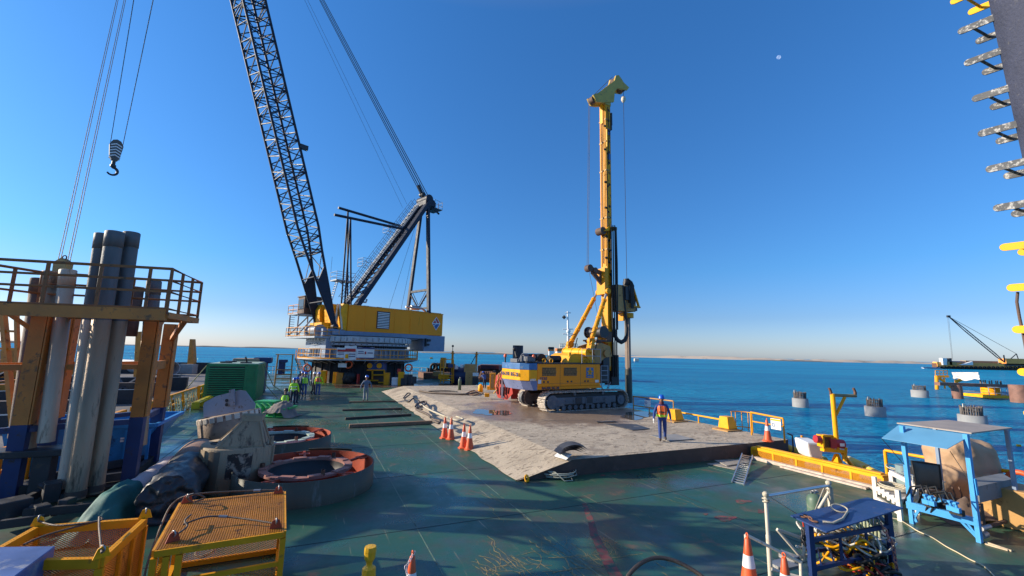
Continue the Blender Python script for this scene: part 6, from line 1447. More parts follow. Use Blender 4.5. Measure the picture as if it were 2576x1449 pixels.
mb = MB(); mb.hexa([p for p in Rp]+[up(p, .03) for p in Rp]); mb.build('plywood_roof', mat('grey_brown_ply', (.33, .28, .24), .8, var=.12, dirt=(.2, .16, .13), dirt_amt=.3), sh)
mb = MB(); e0_, e1_ = G(2217, 1102, ZR-.32), G(2383, 1129, ZR-.32); q0, q1 = Rp[0].lerp(Rp[3], .03)-Vector((0,0,.02)), Rp[3]-Vector((0,0,.02))
mb.add([e0_, e1_, q1, q0, e0_-Vector((0,0,.01)), e1_-Vector((0,0,.01)), q1-Vector((0,0,.01)), q0-Vector((0,0,.01))], [(0,1,2,3), (7,6,5,4), (0,4,5,1), (1,5,6,2), (2,6,7,3), (3,7,4,0)]); mb.build('blue_awning', mat('sky_blue_sheet', (.10, .28, .45), .5, var=.08), sh)
mb = MB(); mb.tube(e0_, up(SL, 1.3), .008, n=4); mb.tube(G(2390, 1135, ZR-.5), up(SR, 1.2), .008, n=4); mb.build('tie_cord', M_blk, sh)
# valve blocks on the base frame
mb = MB()
for x, y in ((2330, 1262), (2345, 1266), (2392, 1278), (2407, 1283)):
    c = G(x, y, .75); mb = MB(); mb.cbox(c, .09, .12, .1, .3); mb.tube(c, up(c, .12), .025, n=6); mb.cbox(up(c, .14), .12, .05, .04, .3); mb.build('valve_block', M_bluel, sh)
mb = MB()
for x, y in ((2337, 1268), (2352, 1270), (2400, 1286), (2415, 1290), (2375, 1272)):
    c = G(x, y, .68); mb.cbox(c, .11, .12, .12, .3); mb.path([c, up(c, .35)+Vector((.05, .2, 0)), up(c, .2)+Vector((.15, .6, 0)), c+Vector((.2, .9, -.3))], .02, 6)
mb.build('black_valve', M_blk, sh)
mb = MB(); c = up(SR, .3)+d_*.04; mb.tube(c, c+Vector((.35, .15, 0)), .05, n=10); mb.tube(c+Vector((.1, .1, -.18)), c+Vector((.3, .2, -.18)), .07, n=10); mb.build('hitch', M_steel, sh)
# office seat
st = thing('office_seat', G(2335, 1300), 'worn black leather office seat under the plywood roof', 'seat')
Ys = SL.y+.35
def SP(x, y, dy=0): return V(x, y, (0, Ys+dy, 0), (0, 1, 0))
c = SP(2334, 1196); ex = (SP(2366, 1170)-SP(2296, 1160)); ez = SP(2296, 1160)-SP(2305, 1222)
nrm = ex.cross(ez).normalized()
mb = MB(); 
def sf(sgn): return lambda u, v: c+ex*((u-.5)*(1-.1*(1-v)))+ez*(v-.5)+nrm*(sgn*.045*(1-(2*u-1)**4)*(1-(2*v-1)**4)-.05*math.cos((u-.5)*2.5))
mb.grid(12, 10, sf(1)); mb.grid(12, 10, sf(-1)); mb.build('backrest', mat('black_leather', (.085, .07, .062), .4, var=.3, bump=.3, bscale=30), st)
mb = MB(); mb.path([sf(0)(u, v) for u, v in [(0, 0), (0, .5), (0, 1), (.5, 1), (1, 1), (1, .5), (1, 0), (.5, 0)]], .028, 6, True); mb.build('piping', M_blk, st)
cs_ = SP(2345, 1236, .3); mb = MB(); mb.bbox(-.28, .3, -.05, .48, -.05, .05, .03, Matrix.Translation(cs_) @ Matrix.Rotation(.3, 4, 'Z')); mb.build('cushion', MATS['black_leather'], st)
mb = MB(); mb.tube(cs_-Vector((0,-.2,0)), Vector((cs_.x, cs_.y+.2, .45)), .04, n=8); mb.build('stem', M_dark, st)
mb = MB(); 
for x, y in ((2300, 1198), (2377, 1213)): q = SP(x, y, .0); mb.beam(q, q+Vector((0, .35, .02)), .05, .03); mb.tube(q+Vector((0, .05, 0)), q+Vector((0, .05, -.18)), .02, n=6)
mb.build('armrest', M_alu, st)
# tarp covered machine
tmn = thing('covered_machine', G(2420, 1260), 'machine under a tan tarpaulin behind the black office seat', 'covered machine')
Yt = Ys+1.1
def TPp(x, y, dy=0): return V(x, y, (0, Yt+dy, 0), (0, 1, 0))
def lump(c, rx, ry, rz_, sq, seed, m, name, rot=0):
    vs = []; n, k_ = 90, 60; mb = MB()
    def f(u, v):
        t = 2*PI*u; p = PI*(v-.5); sp = lambda a, e: math.copysign(abs(a)**e, a)
        q = Vector((rx*sp(math.cos(p), sq)*sp(math.cos(t), sq), ry*sp(math.cos(p), sq)*sp(math.sin(t), sq), rz_*sp(math.sin(p), sq)))
        w = noise.noise(q*1.6+Vector((seed, 0, 0)))*.15+noise.ridged_multi_fractal(q*1.7+Vector((seed, 2, 1)), .9, 2.1, 3, 1, 2)*.07-.07
        q = q*(1+w); return Vector(c)+Matrix.Rotation(rot, 3, 'Z') @ q
    mb.grid(n, k_, f); return mb.build(name, m, tmn)
c = (TPp(2365, 1190)+TPp(2420, 1190))/2
lump(TPp(2395, 1215, .1)+Vector((0, .1, -.35)), 1.12, .62, .8, .55, 1, M_tarp, 'lower_cover', .25)
lump(TPp(2425, 1155, .35)+Vector((0, .1, -.05)), .95, .55, .62, .6, 3, M_tarp, 'upper_cover', .25)
mb = MB(); c = TPp(2420, 1290); mb.cbox(c, 1.8, .9, .25, .25); mb.build('skid', M_brown, tmn)
mb = MB(); 
for x0 in (2330, 2352, 2372, 2395, 2412): mb.path([TPp(x0, 1225, -.62), TPp(x0+8, 1245, -.72), TPp(x0+5, 1275, -.7)], .018, 5)
mb.build('hydraulic_hose', M_brown, tmn)
# grey steel tray on legs
gt = thing('steel_tray', G(2510, 1290), 'grey steel tray on legs to the right of the blue shelter post', 'tray')
q = [G(2460, 1224, 1.05), G(2546, 1205, 1.05), G(2520, 1190, 1.05), G(2440, 1205, 1.05)]
mb = MB(); mb.hexa([p-Vector((0,0,.36)) for p in q]+q); mb.build('tray', mat('grey_tray', (.17, .18, .19), .6, var=.2, dirt=(.1, .08, .07), dirt_amt=.3), gt)
mb = MB(); 
for p in q: mb.beam(Vector((p.x, p.y, 0)), p-Vector((0,0,.36)), .07)
mb.beam(Vector((q[0].x, q[0].y, .15)), Vector((q[1].x, q[1].y, .15)), .06); mb.build('leg', M_brown, gt)
# rubble of brown canvas under the tray
mb = MB(); c = G(2500, 1318)
def rf(u, v):
    x, y = (u-.5)*2.0, (v-.5)*1.3; z = .42*max(0, 1-(x*x+y*y*1.6)**.8)*(1+.6*noise.noise(Vector((x*3, y*3, 1))))+.05*abs(noise.noise(Vector((x*9, y*9, 4))))
    return c+Vector((x+.3*y, y+.5, max(.008, z)))
mb.grid(34, 24, rf); o = mb.build('canvas_heap', mat('brown_canvas', (.16, .11, .085), .85, var=.4, dirt=(.32, .25, .2), dirt_amt=.25, bump=.6, bscale=9)); tag(o, 'heap of brown canvas and rope on deck under the grey tray', 'canvas')
mb = MB(); c = G(2600, 1330); mb.cbox(up(c, .45), 1.1, 1.6, .9, .45, .03); o = mb.build('yellow_locker', M_ocre); tag(o, 'rusty orange yellow locker cut by the right edge of the picture', 'locker')
hose('cable', [(2240, 1304), (2262, 1309), (2285, 1322), (2310, 1338), (2344, 1353), (2380, 1376), (2410, 1392), (2440, 1409), (2475, 1426), (2502, 1452)], .013, mat('cream_cable', (.55, .46, .30), .6), 'long cream cable snaking over the deck in front of the shelter', .003, 'cable')
mb = MB(); mb.beam(G(2478, 1363, .02), G(2545, 1386, .02), .03); mb.beam(G(2478, 1368, .02), G(2535, 1384, .02), .03); o = mb.build('timber_battens', M_woodl); tag(o, 'two thin timber battens on deck in front of the grey tray', 'battens')
# right foreground: blue rack table -----------------------------------------
bt = thing('blue_rack', G(2140, 1480), 'dark blue steel rack table with ropes and tools stored under its top', 'rack')
ZB = 1.12; T0, T1, T2, T3 = G(1988, 1296, ZB), G(2079, 1338, ZB), G(2273, 1277, ZB), G(2182, 1251, ZB)
M_btop = mat('blue_table_top', (.02, .05, .155), .45, var=.2, dirt=(.12, .13, .17), dirt_amt=.3, bump=.2)
mb = MB(); mb.hexa([p-Vector((0,0,.02)) for p in (T0, T1, T2, T3)]+[T0, T1, T2, T3]); mb.build('table_top', M_btop, bt)
Lg = [T1.lerp(T2, -.12).lerp(T0, .08), T1.lerp(T2, .80), T0.lerp(T3, .12), T3.lerp(T2, .3)]
Lg = [T0.lerp(T1, .55), T1.lerp(T2, .80).lerp(T3.lerp(T0, .2), .06), T3.lerp(T2, .2), T0.lerp(T3, .2)]
mb = MB()
for p in Lg: mb.beam(Vector((p.x, p.y, 0)), p-Vector((0,0,.02)), .085, .085); mb.build('leg', M_navyp, bt); mb = MB()
for z in (.86, .42, .12):
    for i in range(4): a, b = Lg[i], Lg[(i+1)%4]; mb.beam(Vector((a.x, a.y, z)), Vector((b.x, b.y, z)), .06, .06)
for t in (.35, .68): a, b = Lg[0], Lg[1]; q = a.lerp(b, t); mb.beam(Vector((q.x, q.y, .42)), Vector((q.x, q.y, .86)), .035)
for k in range(6): t = .1+k*.15; a = Lg[0].lerp(Lg[1], t); b = Lg[3].lerp(Lg[2], t); mb.tube(Vector((a.x, a.y, .46)), Vector((b.x, b.y, .46)), .016, n=6)
mb.build('rail', M_navyp, bt)
rr = random.Random(11)
def heap(name, p0, sx, sy, n, r, m, lab, cat, zlo=.1, zhi=.35):
    mb = MB(); 
    for k in range(n):
        c = p0+Vector(((rr.random()-.5)*sx, (rr.random()-.5)*sy, zlo+rr.random()*(zhi-zlo))); R_ = .1+.14*rr.random(); ph = rr.random()*6; tl = rr.random()*.8
        mb.path([c+Vector((R_*math.cos(t+ph), R_*.8*math.sin(t+ph), .05*math.sin(2*t)+tl*R_*math.sin(t))) for t in [j*.45 for j in range(14)]], r, 6, True)
    o = mb.build(name, m); tag(o, lab, cat); return o
cc_ = (Lg[0]+Lg[1]+Lg[2]+Lg[3])/4; cc_.z = 0
heap('rope_heap', cc_+Vector((.1, .1, 0)), 1.2, .7, 26, .017, mat('white_rope', (.62, .58, .5), .9, bump=.4, bscale=60), 'heap of white ropes on the upper shelf of the blue rack', 'ropes', .5, .8)
heap('strap_heap', cc_+Vector((0, 0, 0)), 1.3, .8, 16, .022, M_yelb, 'yellow straps mixed among the ropes in the blue rack', 'straps', .15, .8)
heap('dark_hose_heap', cc_, 1.4, .8, 12, .028, M_blk, 'black hoses piled on the lower shelf of the blue rack', 'hoses', .12, .5)
heap('red_sling_heap', cc_+Vector((-.1, -.1, 0)), 1.0, .6, 6, .018, M_red, 'red slings on the bottom shelf of the blue rack', 'slings', .12, .35)
mb = MB(); 
for k in range(7):
    p = Lg[1].lerp(Lg[2], .25+.02*k)+Vector((-.22-.04*k, -.12+.03*k, 0)); mb.path([Vector((p.x, p.y, .95)), Vector((p.x-.02, p.y, .6)), Vector((p.x+.03, p.y, .2)), Vector((p.x-.03, p.y-.03, .03))], .022, 6)
o = mb.build('hanging_rope', mat('greenish_rope', (.36, .40, .28), .9, var=.3, bump=.5, bscale=50)); tag(o, 'greenish rope bundle hanging down at the right end of the blue rack', 'rope')
mb = MB(); a = Lg[1]; chain(mb, [a+Vector((-.25, -.15, -.2)), a+Vector((-.15, -.22, -.5)), a+Vector((-.12, -.22, -1.0))], .045, .012); o = mb.build('chain', mat('red_white_chain', (.5, .2, .15), .6, var=.5, scale=12)); tag(o, 'red and white chain hanging from the right end of the blue rack', 'chain')
# sling loop and chain lump on the table top
c = G(2112, 1283, ZB+.02); ls = MB(); ls.path([c+Vector((.14*math.cos(t), .09*math.sin(t), .03+.04*math.sin(t))) for t in [k*.35 for k in range(18)]], .014, 6, True); ls.path([c+Vector((.1, -.07, .0)), G(2120, 1305, ZB+.03), G(2095, 1316, ZB+.02), G(2070, 1312, ZB+.02)], .02, 6)
o = ls.build('sling_loop', M_rope); tag(o, 'eye of a rope sling lying on the blue rack top', 'sling')
mb = MB(); chain(mb, [G(2020, 1300, ZB+.03), G(2040, 1306, ZB+.03), G(2028, 1298, ZB+.05), G(2050, 1312, ZB+.03), G(2068, 1316, ZB+.03)], .04, .014); o = mb.build('rusty_chain', M_rust); tag(o, 'lump of rusty chain on the left corner of the blue rack top', 'chain')
# cream pipe frame
cf_ = thing('pipe_frame', G(1960, 1440, .2), 'cream painted tube frame with rope ties, left of the blue rack', 'pipe frame')
Yc = G(1940, 1480).y
def CPx(x, y, dy=0): return V(x, y, (0, Yc+dy, 0), (0, 1, 0))
p0 = G(1940, 1470); topz = CPx(1935, 1250); topz = Vector((p0.x, p0.y, topz.z)); q0 = CPx(2084, 1215, 1.2); qb = Vector((q0.x, q0.y, 0))
mb = MB(); mb.tube(p0, topz, .033, n=10); mb.tube(p0, Vector((p0.x, p0.y, .8)), .04, n=10); mb.tube(qb, q0, .04, n=10); mb.build('upright', M_cream, cf_)
mb = MB(); mb.tube(topz-Vector((0,0,.03)), q0-Vector((0,0,.05)), .028, n=10); mb.build('top_bar', M_alu, cf_)
mb = MB(); zb = .55
for a, b in ((CPx(1876, 1345), CPx(2014, 1415, -.1)), (CPx(1876, 1345), CPx(1880, 1420, .0)), (CPx(2014, 1412, -.1), CPx(2016, 1470, -.1)), (CPx(1942, 1432, 0), CPx(2010, 1452, -.1)), (CPx(1955, 1332, .4), CPx(2040, 1362, .4)), (CPx(1955, 1332, .4), CPx(2015, 1402, .4)), (CPx(2022, 1360, .4), CPx(2022, 1410, .4)), (CPx(2014, 1400, .4), CPx(2050, 1395, .5)), (CPx(2005, 1375, .4), CPx(2045, 1390, .6)), (CPx(2030, 1320, .6), CPx(2030, 1360, .6)), (CPx(2060, 1280, 1.1), CPx(2084, 1240, 1.2))):
    mb = MB(); mb.tube(a, b, .028, n=8); mb.build('tube_brace', M_cream, cf_)
mb = MB(); 
for p in (topz, q0): mb.sphere(p, .055, n=10, m=6); mb.torus(p-Vector((0,0,.08)), .05, .016, (.3, .2, 1), 14, 6); mb.torus(p-Vector((0,0,.12)), .045, .016, (0, .2, 1), 14, 6)
mb.path([topz+Vector((.1, 0, -.05)), CPx(2000, 1290, .5), CPx(2020, 1303, .6), CPx(2050, 1285, .9), q0-Vector((.1, 0, .1))], .012, 6)
for k in range(4): mb.tube(q0+Vector((.02*k-.03, -.05, -.1)), qb+Vector((.02*k-.03, -.06, .55)), .012, n=5)
mb.build('rope_tie', M_rope, cf_)
mb = MB(); mb.path([CPx(2018, 1302, .6), CPx(2022, 1325, .6)], .014); mb.path([CPx(2030, 1302, .6), CPx(2034, 1322, .6)], .014); mb.build('red_strap', M_red, cf_)
mb = MB(); c = CPx(2022, 1365, .35); chain(mb, [up(c, .18), c, c+Vector((.05, 0, -.12))], .05, .02); o = mb.build('chain', M_dark); tag(o, 'short heavy dark chain hanging on the cream pipe frame', 'chain')
mb = MB(); mb.cbox(G(1975, 1420, .25), .5, .3, .05, .4); mb.cbox(G(1985, 1400, .4), .12, .3, .1, .6); o = mb.build('tool_tray', M_steel); tag(o, 'flat metal tool tray inside the cream pipe frame', 'tray')
# gas cylinder
def gas(P, r, h, m, lab):
    o = thing('gas_cylinder', P, lab, 'gas cylinder')
    mb = MB(); mb.lathe([(0, 0), (r, 0), (r, h*.8), (r*.85, h*.87), (r*.4, h*.94), (r*.22, h*.95)], P, n=24); mb.build('bottle', m, o)
    mb = MB(); mb.lathe([(r*.2, h*.94), (r*.2, h), (0, h)], P, n=12); mb.tube(up(P, h*.98)-Vector((r*.5, 0, 0)), up(P, h*.98)+Vector((r*.5, 0, 0)), r*.15, n=8); mb.torus(up(P, h*1.02), r*.35, r*.08, n=14, m=5); mb.build('valve', M_steel, o)
    mb = MB(); 
    return o
pg = G(2056, 1335); pg.z = 0; hg = HT(2056, 1335, 1236); gas(pg, .17, hg, mat('dull_green_cylinder', (.09, .15, .10), .5, var=.2, dirt=(.2, .2, .16), dirt_amt=.3), 'dull green gas cylinder behind the left end of the blue rack')
pg = G(1156, 981, .51); gas(pg, .14, HT(1156, 981, 950, .51), mat('olive_cylinder', (.10, .14, .08), .5), 'slim green gas bottle standing on deck at the far end of the platform')
# big black hose arch at the bottom
mb = MB(); A_, B_ = G(1572, 1470), G(1790, 1480); pts = []
for k in range(21):
    t = k/20; p = A_.lerp(B_, t); pts.append(G(1572+218*t, 1462-58*math.sin(PI*min(1, t*1.15)**.75), .02) if False else Vector((p.x, p.y+.35*math.sin(PI*t), .02+.28*math.sin(PI*t)**.6)))
mb.path(pts, .035, 10); o = mb.build('hose', M_wire); tag(o, 'thick black hose arching over the deck at the bottom edge', 'hose')
# ================================================================ FAR DECK, LEFT SIDE
# green generator container
CB, CA = inba(G(641, 1009))[:2]
gen = thing('generator_container', BAv(CB-1.5, CA+2.5), 'green louvred generator container on the left side of the deck', 'generator')
M = BA; mb = MB(M); mb.bbox(CB-3.2, CB, CA, CA+5.2, .12, 2.65, .04); mb.box(CB-3.2, CB, CA+.05, CA+5.1, .0, .119)
for x in (CB-3.15, CB-.75, CB-.1): mb.box(x-.06, x+.06, CA-.03, CA-.001, .15, 2.6)
mb.box(CB-3.2, CB, CA-.03, CA-.001, 2.5, 2.64); mb.build('container', M_grn, gen)
mb = MB(M); mb.box(CB-3.0, CB-.85, CA-.02, CA-.003, .4, 2.46); mb.build('louvre_recess', M_blk, gen)
mb = MB(M)
for k in range(13): z = .42+k*.155; mb.hexa([(CB-3.0, CA-.09, z), (CB-.85, CA-.09, z), (CB-.85, CA-.002, z+.09), (CB-3.0, CA-.002, z+.09), (CB-3.0, CA-.09, z+.02), (CB-.85, CA-.09, z+.02), (CB-.85, CA-.002, z+.11), (CB-3.0, CA-.002, z+.11)])
for k in range(6): z = 1.5+k*.14; mb.box(CB-.68, CB-.2, CA-.05, CA-.002, z, z+.06)
mb.build('louvre', M_grn, gen)
mb = MB(M); mb.box(CB-3.1, CB-.1, CA+.1, CA+5.1, 2.652, 2.69); mb.build('roof_sheet', mat('pale_dusty_green', (.28, .38, .30), .7, var=.2), gen)
mb = MB(M); 
for y in (CA+1, CA+3): mb.bbox(CB-2.6, CB-1.9, y, y+.6, 2.70, 2.8, .02)
mb.tube((CB-.9, CA+1.2, 2.69), (CB-1.0, CA+.9, 3.15), .06); mb.bbox(CB-1.3, CB-.6, CA+.8, CA+1.4, 2.69, 2.78, .02); mb.build('exhaust', M_dark, gen)
mb = MB(M); mb.path([(CB+.02, CA+2, 2.6), (CB+.5, CA+1.4, 1.0), (CB+1.4, CA+1.0, .05)], .03, 5); mb.build('lashing_strap', mat('olive_strap', (.28, .26, .12), .8), gen); mb = MB(M); mb.path([(CB-3.2, CA+.3, 2.6), (CB-3.9, CA-.9, 1.2), (CB-4.4, CA-2.2, .1)], .035, 5); mb.build('lashing_strap', MATS['olive_strap'], gen); mb = MB(M); mb.path([(CB+.02, CA+3, 2.6), (CB+.9, CA+2.6, .9), (CB+2.0, CA+1.6, .25)], .03, 5); mb.build('lashing_strap', mat('olive_strap', (.28, .26, .12), .8), gen)
# material piled behind the generator
o = thing('material_pile', BAv(CB-1.5, CA+8), 'blue and brown crates and covered goods piled behind the green generator', 'crates')
mb = MB(M); mb.bbox(CB-2.9, CB-.2, CA+7, CA+9.5, .0, 2.4, .1); mb.build('crate', M_woodl if False else M_brown, o)
mb = MB(M); mb.bbox(CB-2.7, CB-.7, CA+6.9, CA+9, 2.41, 2.9, .08); mb.build('tan_cover', mat('tan_grey_cover', (.30, .22, .16), .8, var=.2), o)
mb = MB(M); mb.bbox(CB-.6, CB-.1, CA+6.5, CA+8.3, 0, 2.6, .15); mb.bbox(CB-1.2, CB+.2, CA+7.2, CA+8.8, 2.5, 3.0, .1); mb.build('blue_cover', M_navyp, o)
# small yellow framed stand with steps and a blue console
P = G(715, 968); o = thing('console_stand', P, 'tall yellow framed console stand with steps, right of the green generator', 'console stand')
h = HT(715, 968, 893); mb = MB(frame(P, TH))
for x in (-.95, .55):
    for y in (0, 1.1): mb.tube((x, y, 0), (x*.95, y, h), .05, n=6)
for z in (.2*h, .33*h, .5*h): mb.beam((-.95, 0, z), (.55, 0, z), .06); mb.beam((-.95, 1.1, z), (.55, 1.1, z), .06)
mb.box(-1.1, .7, -.1, 1.2, h, h+.08); 
for k in range(5): mb.box(-.3, .5, -.35+.1*k, -.2+.1*k, .2+.3*k, .25+.3*k)
mb.build('frame', M_ocre, o)
mb = MB(frame(P, TH)); mb.bbox(-.75, -.1, .2, .8, .33*h, .78*h, .04); mb.bbox(-.75, .1, .0, .6, .74*h, .84*h, .03); mb.build('console', M_navyp, o)
# rear deck railing
for (b0, b1, lab) in ((-7.4, 1.0, 'pale deck railing along the far end left of the crane'), (13.5, 17, 'pale deck railing along the far end right of the crane')):
    mb = MB(BA)
    for z in (.5, 1.05): mb.tube((b0, 75, z), (b1, 75, z), .04, n=5)
    for k in range(int((b1-b0)/1.6)+1): mb.tube((b0+k*1.6, 75, 0), (b0+k*1.6, 75, 1.08), .04, n=5)
    o = mb.build('stern_railing', M_cream); tag(o, lab, 'railing')
for x, y, lab in ((773, 926, 'orange life ring on the foot of the crane access stair'), (877, 917, 'orange life ring hung on the black crane pedestal'), (1028, 925, 'orange life ring at the right side of the crane pedestal')):
    Pn = V(x, y, KM.translation+Vector((0, -6.2, 0)), (0, 1, 0)); mb = MB(); mb.torus(Pn, .38, .09, (.1, -1, 0), 22, 8); o = mb.build('life_ring', M_cone); tag(o, lab, 'life ring')
# power unit in front of the crane pedestal
P = G(935, 965); ku = thing('power_unit', P, 'yellow framed power pack with a blue tank carrying two yellow discs before the crane', 'power pack')
yc = P.y; 
def U(x, y, dy=0): return V(x, y, (0, yc+dy, 0), (0, 1, 0))
def ubox(x0, y0, x1, y1, dy, th, name, m, par, bev=.02):
    a, b = U(x0, y1, dy), U(x1, y0, dy); mb = MB(); mb.bbox(a.x, b.x, a.y, a.y+th, max(a.z, .02), b.z, bev); return mb.build(name, m, par)
ubox(908, 911, 965, 931, 0, 2, 'blue_tank', M_blue, ku)
for x in (930, 954): mb = MB(); mb.tube(U(x, 920, -.02), U(x, 920, -.1), .30, n=20); mb.build('yellow_disc', M_yelb, ku)
ubox(905, 932, 966, 962, .3, 1.6, 'engine_body', M_brown, ku)
mb = MB()
for (x0, y0, x1, y1) in ((904, 931, 967, 931), (904, 931, 904, 962), (967, 931, 967, 960), (904, 962, 917, 962), (917, 957, 952, 957), (952, 962, 967, 962), (937, 931, 937, 957), (937, 943, 966, 943)): mb.beam(U(x0, y0), U(x1, y1), .15, .15)
mb.build('frame', M_yel, ku)
mb = MB(); a, b = U(939, 942, .1), U(965, 933, .1); mb.box(a.x, b.x, a.y, a.y+.1, a.z, b.z); mb.build('panel', M_glass, ku)
# boxes round the pedestal foot
bits = ((806, 933, 820, 949, M_yelb, 'yellow box at the left foot of the crane pedestal', 'box'), (837, 936, 847, 953, M_yelb, 'narrow yellow cabinet on the crane pedestal foot', 'cabinet'), (845, 938, 863, 955, M_yor, 'orange yellow bin at the pedestal foot beside black bags', 'bin'),
 (864, 932, 889, 957, M_blk, 'black rubbish bags heaped before the crane pedestal', 'bags'), (965, 938, 979, 958, M_yel, 'yellow equipment box right of the power pack', 'box'), (1001, 936, 1016, 956, M_yelb, 'yellow cabinet at the right end of the pedestal foot', 'cabinet'),
 (999, 928, 1009, 941, M_red, 'red fire hose box on the crane pedestal', 'fire box'), (985, 950, 1001, 960, M_white, 'white notice board standing by the pedestal', 'notice board'), (850, 914, 872, 924, M_white, 'white and green notice panel on the black pedestal', 'notice'), (896, 941, 902, 966, M_red, 'red fire extinguisher post left of the power pack', 'extinguisher'), (1016, 934, 1040, 952, M_dark, 'dark machinery heap right of the crane pedestal', 'machinery'))
for i, (x0, y0, x1, y1, m, lab, cat) in enumerate(bits):
    yy = (KM.translation.y-5.9-.25*(i % 3)); a, b = V(x0, y1, (0, yy, 0), (0, 1, 0)), V(x1, y0, (0, yy, 0), (0, 1, 0)); mb = MB(); z0_ = 0 if y1 > 948 else a.z
    th = .08 if y1 < 945 else .5
    if cat == 'bags':
        for k in range(4): mb.sphere((a.x+(b.x-a.x)*(.2+.2*k), yy, .55+.3*(k % 2)), .55, 1.1, 10, 8)
    elif cat == 'machinery':
        for k in range(5): mb.cbox((a.x+(b.x-a.x)*(.1+.2*k), yy, .4+.2*(k % 3)), .7, .8, .8+.3*(k % 2), k, .05)
    else:
        mb.bbox(a.x, b.x, yy, yy+th, max(z0_, .0) , b.z, .02)
        if 'notice board' in lab or 'fire box' in lab or 'cabinet' in lab: mb.box(a.x+.06, b.x-.06, yy-.03, yy-.001, b.z-.3, b.z-.12)
    o = mb.build(cat.replace(' ', '_'), m); tag(o, lab, cat)
# right of crane: deck machinery
def yb(x0, y0, x1, y1, Y, th, name, m, par=None, bev=.03):
    a, b = V(x0, y1, (0, Y, 0), (0, 1, 0)), V(x1, y0, (0, Y, 0), (0, 1, 0)); mb = MB(); mb.bbox(a.x, b.x, Y, Y+th, a.z, b.z, bev); return mb.build(name, m, par)
Yd = 53
for i, (x0, x1, yt, lab) in enumerate(((1133, 1141, 883, 'orange yellow post with a lamp on top, right of the crane'), (1194, 1201, 885, 'orange yellow post with stay brace beside the ochre cabinet'))):
    a, b = V(x0, 963, (0, Yd, 0), (0, 1, 0)), V(x1, yt, (0, Yd, 0), (0, 1, 0)); o = thing('deck_post', ((a.x+b.x)/2, Yd, 0), lab, 'post'); mb = MB(); mb.bbox(a.x, b.x, Yd, Yd+.4, 0, b.z, .02); mb.box(a.x-.1, b.x+.1, Yd-.1, Yd+.5, b.z-.35, b.z-.25); mb.build('post', M_yor, o)
    mb = MB()
    if i == 0: mb.tube(((a.x+b.x)/2, Yd, b.z), ((a.x+b.x)/2, Yd, b.z+.5), .04, n=5); mb.sphere(((a.x+b.x)/2, Yd, b.z+.6), .14, n=8, m=6); mb.build('lamp', M_dark, o)
    else: mb.tube(((a.x+b.x)/2, Yd, b.z-.3), (a.x-1.0, Yd, b.z-2.4), .05, n=5); mb.build('stay', M_dark, o)
o = thing('ochre_cabinet', (V(1185, 970, (0, 52, 0), (0, 1, 0)).x, 52, 0), 'ochre yellow machine cabinet with a white sign by the second post', 'machine cabinet')
yb(1170, 935, 1198, 969, 51, 2, 'body', M_ocre, o); yb(1167, 917, 1196, 936, 51.2, 2.2, 'hood', M_ocre, o); yb(1189, 938, 1204, 946, 50.9, .08, 'sign', M_white, o, .004); yb(1188, 949, 1203, 968, 50.7, .8, 'bin', M_dark, o)
o = thing('blue_winch', (V(1155, 965, (0, 53, 0), (0, 1, 0)).x, 53, 0), 'big dark blue winch drum under covers between the two posts', 'winch')
a = V(1156, 945, (0, 54, 0), (0, 1, 0)); mb = MB(); mb.tube(a+Vector((-.8, 0, 0)), a+Vector((.9, 0, 0)), 1.1, n=20); mb.bbox(a.x-.9, a.x+.9, a.y-.6, a.y+.8, 0, a.z+.3, .1); mb.tube(a+Vector((-1.0, 0, 0)), a+Vector((-.8, 0, 0)), 1.35, n=20); mb.build('drum', M_navyp, o)
yb(1143, 919, 1152, 929, 52.5, .6, 'white_cover', M_white, o, .1); yb(1157, 917, 1166, 926, 52.4, .6, 'white_cover', M_white, o, .1)
o = thing('yellow_cart', G(1125, 964), 'yellow deck machine with ladders and an orange canopy among tyres', 'deck machine')
yb(1107, 900, 1119, 926, 55, 1.5, 'orange_hood', M_yor, o); yb(1102, 942, 1130, 954, 54, 2, 'yellow_base', M_yelb, o); yb(1088, 935, 1109, 946, 60, 2, 'low_machine', M_ocre, o)
mb = MB()
for x in (1108, 1116, 1137, 1141): mb.tube(V(x, 963, (0, 52.5, 0), (0, 1, 0)), V(x, 905, (0, 52.5, 0), (0, 1, 0)), .06, n=5)
for y in (904, 925, 945, 951, 957): mb.tube(V(1108, y, (0, 52.5, 0), (0, 1, 0)), V(1141, y, (0, 52.5, 0), (0, 1, 0)), .05, n=5)
mb.build('access_frame', M_yel, o)
yb(1127, 916, 1139, 925, 52.2, .6, 'blue_box', M_navyp, o); yb(1130, 926, 1140, 936, 52.6, .5, 'dark_box', M_blk, o)
tyr = thing('tyre', (0, 0, 0), 'x', 'tyre', 'old tyres at the far deck edge'); mb = MB(); mb.torus((0, 0, 0), .48, .2, (1, 0, 0), 22, 8); mb.build('rubber', M_blk, tyr)
for i in range(9):
    x = 1076+i*7.5; p = V(x, 933-(6 if 3 < i else 0)*0, (0, 66, 0), (0, 1, 0)); o = tyr if i == 0 else copy_tree(tyr); place(o, (p.x, 66+.3*(i % 2), .75 if i < 2 else 1.5), .3 if i < 2 else 1.3+.05*i, 'old black tyre ' + ('standing at the far left end of the tyre row' if i == 0 else 'standing second from left of the tyre row' if i == 1 else 'packed edge on in the row on the rusty stand'), 1.0)
mb = MB(BA); mb.box(14.2, 20, 62, 66, .02, .8); o = mb.build('tyre_stand', M_rust); tag(o, 'low rusty stand under the row of tyres at the far deck edge', 'stand')
mb = MB(); 
a, b = V(1032, 924, (0, 66, 0), (0, 1, 0)), V(1080, 926, (0, 66, 0), (0, 1, 0)); mb.tube(a, b, .05, n=5); mb.tube(a-Vector((0,0,.6)), b-Vector((0,0,.6)), .04, n=5)
